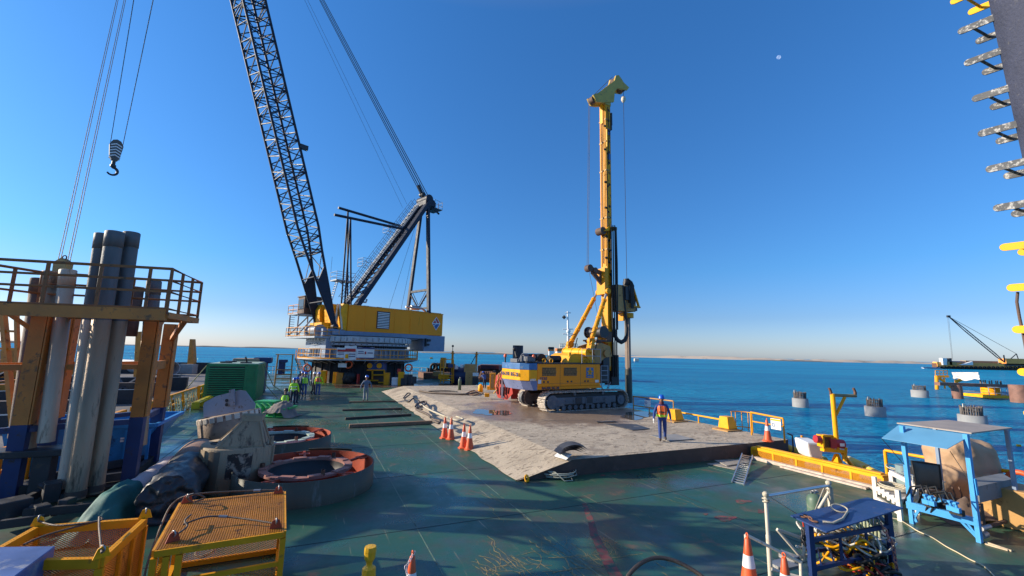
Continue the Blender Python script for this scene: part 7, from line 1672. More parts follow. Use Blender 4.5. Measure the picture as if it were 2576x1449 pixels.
for t in (0, .5, 1): q = a.lerp(b, t); mb.tube((q.x, q.y, 0), q, .05, n=5)
o = mb.build('white_guard_rail', M_white); tag(o, 'short white guard rail at the deck edge right of the crane', 'railing')
# red slotted barrier, chain and yellow radiator left of the rig
Yr = 30.8
Qp = V(1265, 1000, (0, Yr, 0), (0, 1, 0))
def Q(x, y, dy=0): return V(x, y, Qp+Vector((0, dy, 0)), (.6, .8, 0))
o = thing('red_barrier', Vector((Q(1275, 1006).x, Yr, .5)), 'red slotted steel barrier panel behind the drilling rig counterweight', 'barrier panel')
mb = MB(); outline = [(1262, 934), (1284, 949), (1290, 990), (1276, 1006), (1252, 1000), (1244, 972), (1248, 945)]
pts = [Q(x, y) for x, y in outline]; n = len(pts); mb.add(pts+[p+Vector((0, .25, 0)) for p in pts], [tuple(range(n-1, -1, -1)), tuple(range(n, 2*n))]+[(i, (i+1)%n, n+(i+1)%n, n+i) for i in range(n)])
mb.build('panel', M_red, o)
mb = MB()
for x0 in (1252, 1260, 1268, 1275, 1281):
    mb.beam(Q(x0, 953+abs(x0-1266)*.4, -.01), Q(x0, 966, -.01), .16, .03, (0, 1, 0)); mb.beam(Q(x0+1, 974, -.01), Q(x0-(x0-1266)*.12, 997-abs(x0-1266)*.4, -.01), .16, .03, (0, 1, 0))
mb.build('slot', mat('dark_slot', (.08, .01, .01), .8), o)
mb = MB(); mb.beam(Q(1264, 950, -.06), Q(1264, 1002, -.06), .2, .03, (0, 1, 0)); mb.build('white_strip', M_white, o)
yb(1285, 975, 1318, 1004, 31.2, 1.6, 'side_box', mat('dark_red_box', (.26, .02, .02), .5), o)
mb = MB(); chain(mb, [Q(1262, 936, -.3), Q(1256, 945, -.35), Q(1251, 970, -.4), Q(1246, 985, -.5), Q(1238, 994, -.7)], .14, .045); oc = mb.build('heavy_chain', M_ocre); tag(oc, 'heavy rusty yellow chain hanging from the red barrier panel', 'chain')
oc = yb(1219, 990, 1231, 999, 32.3, .5, 'yellow_bracket', M_yelb); tag(oc, 'bright yellow bracket at the end of the heavy chain', 'bracket')
o = thing('radiator_unit', Q(1240, 983), 'upright yellow radiator unit beside the red barrier panel', 'radiator')
yb(1231, 939, 1247, 981, 36.9, .9, 'casing', M_yel, o); yb(1234, 942, 1243, 977, 36.86, .03, 'grille', M_ocre, o, .004); yb(1225, 972, 1240, 981, 37.0, .8, 'foot', M_yelb, o); yb(1241, 932, 1246, 938, 37, .3, 'floodlight', M_dark, o); 
# rusty clutter and yellow bottle around there
o = thing('scrap_stack', Q(1220, 975, 4), 'stack of rusty steel frames between the cabinet and the radiator', 'scrap steel')
for k in range(6): mb = MB(); x = 1207+k*5; mb.beam(V(x, 955, (0, 42, 0), (0, 1, 0)), V(x+6, 938, (0, 42.5, 0), (0, 1, 0)), .2, .5); mb.build('frame_piece', M_rust, o)
yb(1206, 950, 1232, 962, 42, 2, 'crate', M_dark, o)
oc = thing('yellow_bottle', Vector((V(1209, 975, (0, 38, 0), (0, 1, 0)).x, 38, 0)), 'small yellow gas bottle beside the bending worker', 'gas bottle'); mb = MB(); mb.lathe([(0, 0), (.22, 0), (.22, 1.0), (.1, 1.15), (0, 1.2)], oc.location, n=16); mb.build('bottle', M_yelb, oc)
# black pile standing behind
P = V(1302, 930, (0, 62, 0), (0, 1, 0)); tpz = V(1302, 869, (0, 62, 0), (0, 1, 0)); mb = MB(); mb.lathe([(.74, -4), (.74, tpz.z), (.70, tpz.z), (.70, -4)], (P.x, 62, 0), n=32); mb.disc((P.x, 62, tpz.z-.05), .7); o = mb.build('steel_pile', M_dark); tag(o, 'thick black steel tube pile standing behind the rig counterweight', 'pile')
# brown barge behind with pinkish box and roll
o = thing('brown_barge', (2, 66, 0), 'rust brown low barge moored beyond the deck left of the rig', 'barge')
yb(1200, 921, 1275, 962, 66, 8, 'hull', M_rust, o, .1); yb(1208, 919, 1268, 928, 65.5, .6, 'bulwark', mat('dark_maroon', (.07, .02, .025), .7), o); yb(1255, 919, 1290, 932, 64.8, .6, 'pink_panel', mat('faded_pink', (.45, .22, .17), .8), o)
a = V(1282, 935, (0, 60, 0), (0, 1, 0)); mb = MB(); mb.tube(a, a+Vector((1.4, .2, 0)), .8, n=18); mb.build('roll', M_brown, o)
a = V(1250, 930, (0, 60, 0), (0, 1, 0)); mb = MB(BA); 
# green machine with tarp in the middle left
P = G(700, 1050); gm = thing('green_machine', P, 'bright green steel machine frame half covered by grey canvas behind the steel rings', 'machine')
M_gb = mat('bright_green_steel', (.03, .36, .09), .45, var=.2, dirt=(.05, .12, .05), dirt_amt=.3)
Yg = P.y
def GQ(x, y, dy=0): return V(x, y, (0, Yg+dy, 0), (0, 1, 0))
def gbox(x0, y0, x1, y1, dy, th, name, m, bev=.02, par=gm):
    a, b = GQ(x0, y1, dy), GQ(x1, y0, dy); mb = MB(); mb.bbox(a.x, b.x, a.y, a.y+th, max(.02, a.z), b.z, bev); return mb.build(name, m, par)
gbox(668, 1025, 728, 1029, 0, 1.0, 'top_plate', M_gb); gbox(672, 1030, 724, 1053, .1, .9, 'body', MATS['green_paint'], .03); gbox(640, 1010, 690, 1014, 1.2, .9, 'rear_plate', M_gb); gbox(640, 1016, 668, 1040, .8, 1.0, 'rear_body', M_gb, .04); gbox(650, 1050, 722, 1056, -.2, 1.3, 'base_skid', M_gb)
mb = MB()
for x in (648, 662, 676): mb = MB(); mb.tube(GQ(x, 1014, .3), GQ(x+12, 1026, .2), .10, n=10); mb.build('cylinder_arm', M_gb, gm)
for x in (655, 690, 715): mb = MB(); mb.beam(GQ(x, 1053, -.1), GQ(x, 1028, -.1), .12); mb.build('strut', M_gb, gm)
mb = MB(); c = GQ(715, 1026, .4)
def cf2(u, v):
    x, y = (u-.5)*2.2, (v-.5)*1.5; r2 = x*x*.8+y*y*1.5; z = .36*max(0, 1-r2**.9)*(1+.3*noise.noise(Vector((x*2, y*2, 7))))-.9*max(0, x-.35)-.5*max(0, abs(y)-.3)+.08*noise.noise(Vector((x*5, y*5, 2)))
    return c+Vector((x*.75, y, max(z, -c.z+.03)))
mb.grid(30, 22, cf2); mb.build('canvas', mat('grey_brown_canvas', (.19, .16, .14), .85, var=.35, bump=.5, bscale=8), gm)
# left deck edge: yellow barrier with nets
lb = thing('left_barrier', BAv(-7.2, 30), 'yellow post railing with hanging pale nets along the left deck edge', 'railing')
mb = MB(BA); Z_ = 1.15
for (a0_, a1_) in ((16, 24), (25, 36), (37, 41)):
    mb.box(-7.35, -7.2, a0_, a1_, Z_-.12, Z_); mb.box(-7.32, -7.24, a0_, a1_, .5, .58)
    n_ = int((a1_-a0_)/1.3)
    for k in range(n_+1): y = a0_+(a1_-a0_)*k/n_; mb.box(-7.38, -7.2, y-.06, y+.06, .02, Z_-.01)
mb.build('rail', M_yel, lb)
mb = MB(BA); rr = random.Random(9)
for a0_ in (28.5, 30.5, 32.6, 34.2):
    for k in range(7): y = a0_+k*.22; mb.path([(-7.15, y, 1.1), (-7.1+.08*rr.random(), y+.1*rr.random(), .6), (-7.0+.1*rr.random(), y, .08)], .022, 4)
    for k in range(5): z = .2+k*.2; mb.path([(-7.1, a0_, z), (-7.02, a0_+.7, z-.08), (-7.1, a0_+1.35, z)], .018, 4)
mb.build('net', mat('pale_green_net', (.42, .48, .32), .9, var=.2), lb)
for a0_, a1_, lab in ((33.2, 38.5, 'greenish yellow channel barrier on the left deck edge beyond the nets'), (17.5, 26.5, 'orange yellow channel barrier on the left deck edge behind the blue skip')):
    channel('deck_barrier', -6.6, a1_, a0_, lab, M_yel if a0_ < 20 else mat('greenish_yellow', (.55, .45, .02), .45, dirt=(.2, .2, .05), dirt_amt=.3), 4)
# neighbouring barge to the left
nb = MB(BA); nb.box(-34, -8.0, 4, 74, -3, .10); struct(nb.build('neighbour_barge_deck', mat('dusty_barge_deck', (.12, .11, .105), .8, var=.4, scale=.35, dirt=(.28, .25, .22), dirt_amt=.4, dirt_scale=.5, bump=.3)))
mb = MB(BA); mb.box(-8.35, -8.05, 4, 74, .1, .5); mb.box(-34, -8.05, 73.6, 74, .1, 1.6); mb.box(-34, -33.6, 4, 74, .1, 1.0)
struct(mb.build('neighbour_barge_bulwark', M_dark))
def LQ(x, y, Y): return V(x, y, (0, Y, 0), (0, 1, 0))
P = G(480, 940, .1); YL = P.y; o = thing('spud_column', P, 'rust orange tapered column on a concrete block on the barge at left', 'column')
a = LQ(469, 940, YL); mb = MB(); tz = LQ(480, 853, YL).z; mb.add([(LQ(470, 920, YL).x, YL, 1.4), (LQ(484, 920, YL).x, YL, 1.4), (LQ(484, 920, YL).x, YL+.8, 1.4), (LQ(470, 920, YL).x, YL+.8, 1.4), (LQ(476, 853, YL).x, YL+.1, tz), (LQ(483, 853, YL).x, YL+.1, tz), (LQ(483, 853, YL).x, YL+.7, tz), (LQ(476, 853, YL).x, YL+.7, tz)], [(0,3,2,1), (4,5,6,7), (0,1,5,4), (1,2,6,5), (2,3,7,6), (3,0,4,7)]); mb.tube((LQ(485, 920, YL).x, YL, 1.4), (LQ(480, 870, YL).x+.3, YL, tz-1.2), .04, n=5); mb.build('column', M_yor, o)
mb = MB(); mb.bbox(LQ(452, 940, YL).x, LQ(486, 940, YL).x, YL-.3, YL+1.6, .1, 1.4, .04); mb.build('block', M_conc, o)
P = G(428, 945, .1); mb = MB(); rr_ = 17*P.y/1082; ax0 = Vector((P.x+.2, P.y, rr_+.1)); dr = Vector((-.92, .38, 0)); mb.lathe([(rr_*.93, 0), (rr_, 0), (rr_, 13), (rr_*.93, 13), (rr_*.93, 0)], ax0, dr, n=28); o = mb.build('lying_pipe', mat('rust_rim_white', (.48, .47, .46), .6, var=.15, dirt=(.3, .2, .14), dirt_amt=.3)); tag(o, 'very large white steel tube lying on the neighbouring barge', 'tube')
P = G(430, 976, .1); mb = MB(); mb.cbox(up(P, .55), 1.1, .8, 1.1, TH, .04); mb.cbox(up(P, 1.14), 1.15, .85, .06, TH); o = mb.build('tool_box', M_dark); tag(o, 'small dark box with a pale lid on the neighbouring barge', 'box')
rr = random.Random(21)
gd = thing('lying_girder', BAv(-13, 36), 'long brown girders and trusses lying on the neighbouring barge behind the rack', 'girders')
for k in range(5): a0_ = 26+k*5; mb = MB(BA); mb.box(-25, -10, a0_, a0_+.5, .1, .8+.1*k); mb.build('girder', M_brown if k % 2 else M_dark, gd)
mb = MB(BA)
for k in range(8): mb.beam((-10-2*k, 40, .3), (-12-2*k, 43, 1.7), .2); mb.beam((-12-2*k, 43, 1.7), (-13-2*k, 40, .3), .2)
mb.build('truss', M_dark, gd)
mb = MB(BA); mb.box(-33, -17, 46, 46.4, 1.2, 1.9); mb.box(-33, -17, 40, 40.4, .7, 1.1); mb.box(-20, -19.6, 40, 46.4, .1, 1.2); o = mb.build('orange_beam', M_yor); tag(o, 'long orange beam across the neighbouring barge behind the pipes', 'beam')
# orange masts and small craft at the far left
for i, (x, yt, lab) in enumerate(((22, 880, 'orange vertical mast of the craft at the left edge'), (358, 835, 'rust orange upright plate behind the rack right post'))):
    P = G(x, 955, .1); o = MB(); o.beam(LQ(x+4 if i == 0 else x-6, 952, P.y), LQ(x, yt, P.y), 1.0, .6); q = o.build('orange_mast', M_yor); tag(q, lab, 'mast')
P = LQ(20, 935, 60); o = thing('work_boat', P, 'orange and grey work boat at the left edge beyond the rack', 'boat')
yb(-40, 905, 50, 932, 60, 5, 'hull', M_orng, o, .3); yb(-30, 885, 32, 906, 61, 3, 'deckhouse', M_bgrey, o, .2); mb = MB(); mb.tube(LQ(15, 900, 61), LQ(18, 845, 61), .08, n=6); mb.tube(LQ(8, 862, 61), LQ(26, 862, 61), .05, n=5); mb.build('mast', M_white, o)
# ================================================================ ON THE WATER
def WQ(x, y, z=WZ): return G(x, y, z)
M_pcon = mat('pile_concrete', (.27, .275, .275), .8, var=.12, dirt=(.24, .24, .24), dirt_amt=.3, bump=.3); M_rebar = mat('rebar', (.13, .11, .10), .7, .3, var=.3)
def rebar_pile(x, yb_, yt, wpx, ytop, lab, first=None):
    P = WQ(x, yb_); r = wpx/2*P.y/1082*1.02; h = HT(x, yb_, yt, WZ); ht = HT(x, yb_, ytop, WZ)
    P = P+Vector((0, r, 0)); o = thing('concrete_pile', P, lab, 'pile', 'concrete piles with bare rebar in the water')
    mb = MB(); mb.lathe([(r*1.02, -1), (r, h), (r*.6, h+.01), (0, h+.01)], P, n=28); mb.build('pile_head', M_pcon, o)
    mb = MB(); rr = random.Random(x)
    for k in range(26):
        a = 2*PI*k/26; l = (ht-h)*(.82+.18*rr.random()); q = P+Vector((r*.72*math.cos(a), r*.72*math.sin(a), h)); mb.tube(q, q+Vector((.12*(rr.random()-.5), 0, l)), .045, n=5)
    for z in (.4, .75): mb.torus(P+Vector((0, 0, h+(ht-h)*z)), r*.70, .03, n=20, m=4)
    mb.build('rebar', M_rebar, o)
    mb = MB(); q = P+Vector((-r*.72, -.1, ht)); mb.cbox(q, .25, .05, .3); mb.build('tag', M_cream, o)
rebar_pile(2026, 1026, 1004, 34, 986, 'concrete pile with rebar, leftmost of those standing in the water'); rebar_pile(2221, 1050, 1025, 41, 1004, 'concrete pile with rebar, second from the left, nearest the yellow pole'); rebar_pile(2331, 1001, 983, 33, 970, 'farthest concrete rebar pile just left of the rusty beam'); rebar_pile(2478, 1082, 1048, 52, 1023, 'largest nearest concrete rebar pile just above the plywood roof')
# yellow jacket structure with white banner
P = WQ(2360, 980); Yw = P.y
o = thing('yellow_trestle', P, 'yellow steel trestle in the water carrying a big white covered sheet', 'trestle')
def TQ(x, y): return V(x, y, (0, Yw, 0), (0, 1, 0))
mb = MB()
for a, b, r in (((2357, 980), (2356, 946), .32), ((2408, 975), (2405, 955), .28), ((2377, 978), (2375, 950), .14)): mb.tube(TQ(*a), TQ(*b), r, n=10)
mb.beam(TQ(2354, 947), TQ(2385, 947), .4, .4); mb.tube(TQ(2358, 950), TQ(2400, 977), .13, n=6); mb.tube(TQ(2364, 949), TQ(2392, 976), .13, n=6)
for y in (932, 939, 945): mb.tube(TQ(2353, y), TQ(2384, y), .06, n=5)
for x in (2353, 2363, 2373, 2383): mb.tube(TQ(x, 932), TQ(x, 947), .06, n=5)
mb.tube(TQ(2405, 960), TQ(2418, 955), .3, n=6); mb.build('frame', M_yor if False else M_yel, o)
mb = MB(); Nv_ = Vector((.77, -.64, 0)); a0_, b0_ = TQ(2384, 936), TQ(2390, 953); a1_, b1_ = V(2447, 936, a0_, Nv_), V(2450, 956, a0_, Nv_)
mb.grid(24, 8, lambda u, v: a0_.lerp(a1_, u).lerp(b0_.lerp(b1_, u), v)+Vector((0, -.8+.35*noise.noise(Vector((u*6, v*3, 1))), .2*math.sin(u*9)*v))); mb.build('white_cover', mat('white_cloth', (.72, .66, .58), .85, var=.08), o)
# rusty beam on brown piles
P = WQ(2423, 1004); rb_ = 10.5*P.y/1082
o = thing('beam_on_piles', P, 'long rust brown beam resting on two brown steel piles in the water', 'beam')
for (x, yb_) in ((2421, 1004), (2582, 1014)): p = WQ(x, yb_); h = HT(x, yb_, 969, WZ); mb = MB(); mb.tube(p+Vector((0, rb_, -1)), p+Vector((0, rb_, h)), rb_*(1 if x < 2500 else 1.6), n=20); mb.build('pile', M_brown if False else mat('red_brown_pile', (.22, .11, .08), .7, var=.25, dirt=(.1, .06, .05), dirt_amt=.3), o)
a = V(2368, 966, P, (0, 1, 0)); b = V(2700, 978, P, (0, 1, 0)); mb = MB(); mb.beam(a+Vector((0, rb_, 0)), b+Vector((0, rb_, 0)), .9, .5); mb.build('beam', MATS['red_brown_pile'], o)
# float with railing and rebar cluster
P = WQ(2497, 1003); Yf = P.y; o = thing('working_float', P, 'small yellow working float with railing round a dark pile', 'float')
def FQ(x, y): return V(x, y, (0, Yf, 0), (0, 1, 0))
a, b = FQ(2456, 1003), FQ(2530, 1003); mb = MB(); mb.bbox(a.x, b.x, Yf-2, Yf+2, WZ+.2, WZ+.7, .1); mb.tube((FQ(2495, 1000).x, Yf, WZ+.6), (FQ(2495, 1000).x, Yf, WZ+1.9), 1.15, n=20); mb.bbox(FQ(2469, 970).x, FQ(2520, 970).x, Yf-1.5, Yf+1.5, FQ(2490, 974).z, FQ(2490, 971).z, .05); mb.build('platform', M_yelb, o)
mb = MB()
for z in (1.0, 1.9): mb.path([(a.x, Yf-2, WZ+z), (b.x, Yf-2, WZ+z), (b.x, Yf+2, WZ+z), (a.x, Yf+2, WZ+z)], .05, 5, True)
for k in range(6): mb.tube((a.x+(b.x-a.x)*k/5, Yf-2, WZ+.6), (a.x+(b.x-a.x)*k/5, Yf-2, WZ+1.9), .05, n=5)
mb.build('railing', M_grey, o)
c = FQ(2495, 985); mb = MB(); 
for k in range(30): t = 2*PI*k/30; mb.tube((c.x+1.15*math.cos(t), Yf+1.15*math.sin(t), WZ+1.9), (c.x+1.15*math.cos(t), Yf+1.15*math.sin(t), FQ(2495, 957).z-.3*(k % 3)), .08, n=5)
mb.build('rebar', M_rebar, o)
# far crane barge at right
P = WQ(2470, 930); Yc2 = P.y; sc = Yc2/1082
o = thing('crane_barge', P, 'distant flat barge with a white cabin and tyres, lying under the far crane', 'barge')
def CQ(x, y): return V(x, y, (0, Yc2, 0), (0, 1, 0))
def cbx(x0, y0, x1, y1, name, m, par, th=6, dy=0):
    a, b = CQ(x0, y1), CQ(x1, y0); mb = MB(); mb.box(a.x, b.x, Yc2+dy, Yc2+dy+th, a.z, b.z); return mb.build(name, m, par)
cbx(2357, 921, 2700, 930, 'hull', M_rust, o, 4); cbx(2357, 918, 2700, 922, 'deck_edge', mat('far_orange', (.90, .34, .07), .6, var=.3, scale=.1), o, 4, -.5)
cbx(2367, 901, 2376, 918, 'white_cabin', M_white, o, 3, -2); cbx(2384, 901, 2388, 918, 'dark_tank', M_dark, o, 2, -2); cbx(2377, 910, 2400, 918, 'winch_house', M_ocre, o, 4, -2)
mb = MB(); mb.prism([(CQ(2407, 918).x, CQ(2407, 918).z), (CQ(2439, 918).x, CQ(2439, 918).z), (CQ(2438, 909).x, CQ(2438, 909).z)], -Yc2+1, -Yc2+3, Matrix(((1,0,0,0),(0,0,-1,0),(0,1,0,0),(0,0,0,1)))); mb.build('white_wedge', M_white, o)
cbx(2403, 909, 2436, 918, 'blue_box', M_blue, o, 2, 3); cbx(2440, 909, 2520, 918, 'dark_cargo', mat('tan_cargo', (.30, .22, .13), .9, var=.4), o, 5, 3)
cbx(2315, 924, 2357, 930, 'pontoon', M_bgrey, o, 2, -3); cbx(2314, 926, 2322, 929, 'white_bow', M_white, o, 1.5, -4)
mb = MB()
for k in range(20): c = CQ(2364+k*11, 925); mb.torus(c+Vector((0, -1, 0)), 1.0, .45, (0, 1, 0), 12, 6)
mb.build('tyre_fender', M_blk, o)
o = thing('distant_crane', CQ(2540, 918), 'distant yellow crawler crane with a dark lattice jib on the far barge', 'crane')
cbx(2529, 903, 2590, 917, 'cab_house', MATS['far_orange'], o, 6, -1); cbx(2525, 916, 2600, 920, 'tracks', M_dark, o, 7, -1); 
mb = MB(); t0, t1 = CQ(2386, 796), CQ(2528, 912)
for dz in (-1.3, 1.3):
    mid0, mid1 = t0.lerp(t1, .3)+Vector((0, 0, dz)), t0.lerp(t1, .85)+Vector((0, 0, dz)); mb.path([t0, mid0, mid1, t1], .38, 5)
for k in range(22): p = t0.lerp(t1, .3+k*.025); mb.tube(p+Vector((0, 0, 1.3 if k % 2 else -1.3)), t0.lerp(t1, .3+(k+1)*.025)+Vector((0, 0, -1.3 if k % 2 else 1.3)), .12, n=4)
mb.cbox(t0, 2.6, 1.2, 1.8, 0); mb.build('lattice_jib', M_dark, o)
mb = MB(); mb.tube(t0, CQ(2557, 890), .18, n=4); mb.tube(t0+Vector((0,0,-1)), CQ(2397, 905), .1, n=4); mb.tube(t0+Vector((-1,0,-1)), CQ(2395, 905), .1, n=4); mb.build('stay_rope', M_wire, o)
mb = MB(); mb.tube(CQ(2557, 890), CQ(2541, 904), .35, n=5); mb.tube(CQ(2557, 890), CQ(2562, 904), .35, n=5); mb.build('gantry', M_dark, o); mb = MB(); mb.tube(CQ(2525, 893), CQ(2528, 912), .5, n=5); mb.build('mast_foot', M_dark, o)
# tug behind the rig
P = WQ(1425, 925); Yt2 = 95; o = thing('tug_boat', V(1430, 920, (0, Yt2, 0), (0, 1, 0)), 'white tug boat with orange trim behind the drilling rig', 'tug boat')
def BQ(x, y): return V(x, y, (0, Yt2, 0), (0, 1, 0))
def tbx(x0, y0, x1, y1, name, m, th=5, dy=0, bev=.05):
    a, b = BQ(x0, y1), BQ(x1, y0); mb = MB(); mb.bbox(a.x, b.x, Yt2+dy, Yt2+dy+th, a.z, b.z, bev); return mb.build(name, m, o)
tbx(1403, 884, 1436, 925, 'wheelhouse', M_white, 5); tbx(1402, 877, 1440, 884, 'orange_roof', mat('tug_orange', (.7, .2, .03), .5), 5.4, -.2); tbx(1395, 905, 1480, 930, 'hull', M_white, 6, 1, .3)
w_ = BQ(1408, 898)
for x in (1408, 1415, 1422): a, b = BQ(x, 903), BQ(x+4, 891); mb = MB(); mb.box(a.x, b.x, Yt2-.05, Yt2-.01, a.z, b.z); mb.build('window', M_glass, o)
fn = tbx(1381, 880, 1394, 911, 'funnel', M_white, 1.4); a = tbx(1380, 873, 1394, 879, 'funnel_top', M_blk, 1.5, -.05); tbx(1380, 879.5, 1394, 883, 'funnel_band', MATS['tug_orange'], 1.5, -.03)
mb = MB(); mb.tube(BQ(1430, 872), BQ(1428, 783), .32, .16, n=8)
for y, w0 in ((787, 7), (828, 13), (840, 13)): mb.tube(BQ(1429-w0, y), BQ(1429+w0, y), .12, n=5)
mb.sphere(BQ(1430, 833), .5, n=10, m=6); mb.build('mast', M_white, o)
mb = MB(); 
for y in (865, 871, 877): mb.path([BQ(1408, y), BQ(1452, y)], .08, 4)
for x in (1408, 1416, 1424, 1436, 1446, 1452): mb.tube(BQ(x, 865), BQ(x, 880), .08, n=4)
mb.build('railing', M_cream, o)
mb = MB(); c = BQ(1419, 798); mb.add([c+Vector((-.5, 0, 0)), c+Vector((0, 0, .5)), c+Vector((.5, 0, 0)), c+Vector((0, 0, -.5)), c+Vector((0, .3, 0)), c+Vector((0, -.3, 0))], [(0,1,4), (1,2,4), (2,3,4), (3,0,4), (1,0,5), (2,1,5), (3,2,5), (0,3,5)]); mb.build('day_shape', M_blk, o)
for x, y, w_, m, lab in ((1601, 906, 12, M_cream, 'small pale box shaped buoy in the open water right of the rig'), (1085, 900, 7, M_ocre, 'tiny tan buoy on the water between crane and post'), (1496, 905, 16, M_white, 'small white launch behind the rig mast'), (2563, 1108+12, 8, M_yelb, 'small yellow float on the water at the right')):
    P = WQ(x, y+3); s = w_*P.y/1082/2; mb = MB(); mb.bbox(P.x-s, P.x+s, P.y-s*.6, P.y+s*.6, WZ-.2, WZ+s*1.2, s*.3); mb.tube(P, P+Vector((0, 0, s*2)), s*.12, n=5) if w_ > 14 else None; o_ = mb.build('buoy' if w_ != 16 else 'launch', m); tag(o_, lab, 'buoy' if w_ != 16 else 'launch')
# ================================================================ STEP IRON COLUMN AT UPPER RIGHT
Yk = 3.35
def SQ(x, y, dy=0): return V(x, y, (0, Yk+dy, 0), (0, 1, 0))
col = thing('step_iron_column', SQ(2650, 700), 'dark steel column with paint speckled step irons rising close by at the right edge', 'column')
rc = .32; a, b = SQ(2474, -60, -.12), SQ(2588, 470, -.12); d = (b-a).normalized(); sh_ = Vector((.67, -.74, 0))*rc
mb = MB(); mb.lathe([(rc, 0), (rc, (b-a).length+4.0)], a-d*.9+sh_, d, n=48); mb.build('tube', mat('column_blue_grey', (.035, .04, .07), .8, var=.25, scale=4, bump=.6, bscale=40, dirt=(.10, .10, .11), dirt_amt=.2, dirt_scale=14), col)
M_speck = mat('speckled_step', (.09, .09, .09), .55, var=.3, dirt=(.50, .48, .45), dirt_amt=.5, dirt_scale=30); M_sty = mat('yellow_step', (.90, .46, .01), .5, var=.1, dirt=(.6, .35, .04), dirt_amt=.25, dirt_scale=18)
tips = [(2393, 2, 1), (2412, 77, 0), (2428, 157, 0), (2448, 247, 0), (2463, 335, 0), (2483, 425, 0), (2502, 523, 0), (2519, 622, 1), (2537, 724, 1), (2551, 829, 1), (2564, 936, 1), (2580, 1040, 1)]
dv = Vector((.10, -.135, .0)).normalized(); rv = Vector((.26, .10, -.01)); w0 = .029; pts2 = [(w0*math.cos(PI/2+PI*k/8), w0*math.sin(PI/2+PI*k/8)) for k in range(9)]
wv = Vector((0, 0, 1)); nv = dv.cross(wv)
for i, (x, y, yel) in enumerate(tips):
    mb = MB(); t = SQ(x+9, y)
    for o_, L1 in ((Vector((0, 0, 0)), .26), (rv, .30)):
        p = t+o_; R = Matrix(((dv.x, wv.x, nv.x, p.x), (dv.y, wv.y, nv.y, p.y), (dv.z, wv.z, nv.z, p.z), (0, 0, 0, 1))); mb.prism(pts2+[(L1, -w0), (L1, w0)], -.006, .006, R)
    c0 = t+dv*.055; mb.tube(c0, c0+rv, .011, n=8); mb.build('step_iron', M_sty if yel else M_speck, col)
mb = MB(); mb.path([SQ(2560, 735, .02), SQ(2558, 760, .02), SQ(2565, 800, .02), SQ(2574, 840, .02), SQ(2585, 900, .02), SQ(2600, 960, .02)], .010, 6); o = mb.build('dangling_cable', M_brown); tag(o, 'brown cable hanging between the yellow step irons at the right edge', 'cable')
# ================================================================ PEOPLE
M_skin = mat('skin', (.22, .11, .07), .6, var=.1); M_boot = mat('work_boot', (.06, .04, .03), .7); M_hair = mat('black_hair', (.01, .01, .01), .7)
M_cov = mat('blue_coverall', (.02, .05, .20), .8, var=.2, bump=.4, bscale=12); M_covg = mat('grey_blue_coverall', (.11, .14, .20), .85, var=.2, bump=.4, bscale=12); M_dkc = mat('dark_navy_cloth', (.015, .02, .045), .85, var=.2, bump=.3, bscale=12)
M_jean = mat('faded_blue_cloth', (.06, .10, .26), .85, var=.2, bump=.4, bscale=12); M_lime = mat('lime_hi_vis', (.42, .80, .02), .6, var=.1, bump=.3, bscale=12); M_oran = mat('orange_hi_vis', (.85, .14, .015), .6, var=.1, bump=.3, bscale=12)
M_hblue = mat('blue_helmet', (.01, .10, .50), .25, var=.05); M_hwht = mat('white_helmet', (.75, .75, .75), .3, var=.05); M_glove = mat('white_glove', (.6, .6, .58), .8)
def skin_mesh(J, E, rad_):
    me = bpy.data.meshes.new('sk'); names = list(J); me.from_pydata([J[k] for k in names], [(names.index(a), names.index(b)) for a, b in E], []); ob = bpy.data.objects.new('sk', me); SC.collection.objects.link(ob)
    md = ob.modifiers.new('s', 'SKIN'); md.use_smooth_shade = True
    for i, k in enumerate(names):
        sv = me.skin_vertices[0].data[i]; r = rad_[k]; sv.radius = r if isinstance(r, tuple) else (r, r); sv.use_root = (k == 'pelvis')
    ob.modifiers.new('u', 'SUBSURF').levels = 1; bpy.context.view_layer.update()
    em = ob.evaluated_get(bpy.context.evaluated_depsgraph_get()).to_mesh(); vs = [v.co.copy() for v in em.vertices]; fs = [tuple(p.vertices) for p in em.polygons]
    bpy.data.objects.remove(ob); bpy.data.meshes.remove(me); return vs, fs
def segd(p, a, b):
    ab = b-a; t = max(0, min(1, (p-a).dot(ab)/max(1e-9, ab.length_squared))); return (p-(a+ab*t)).length
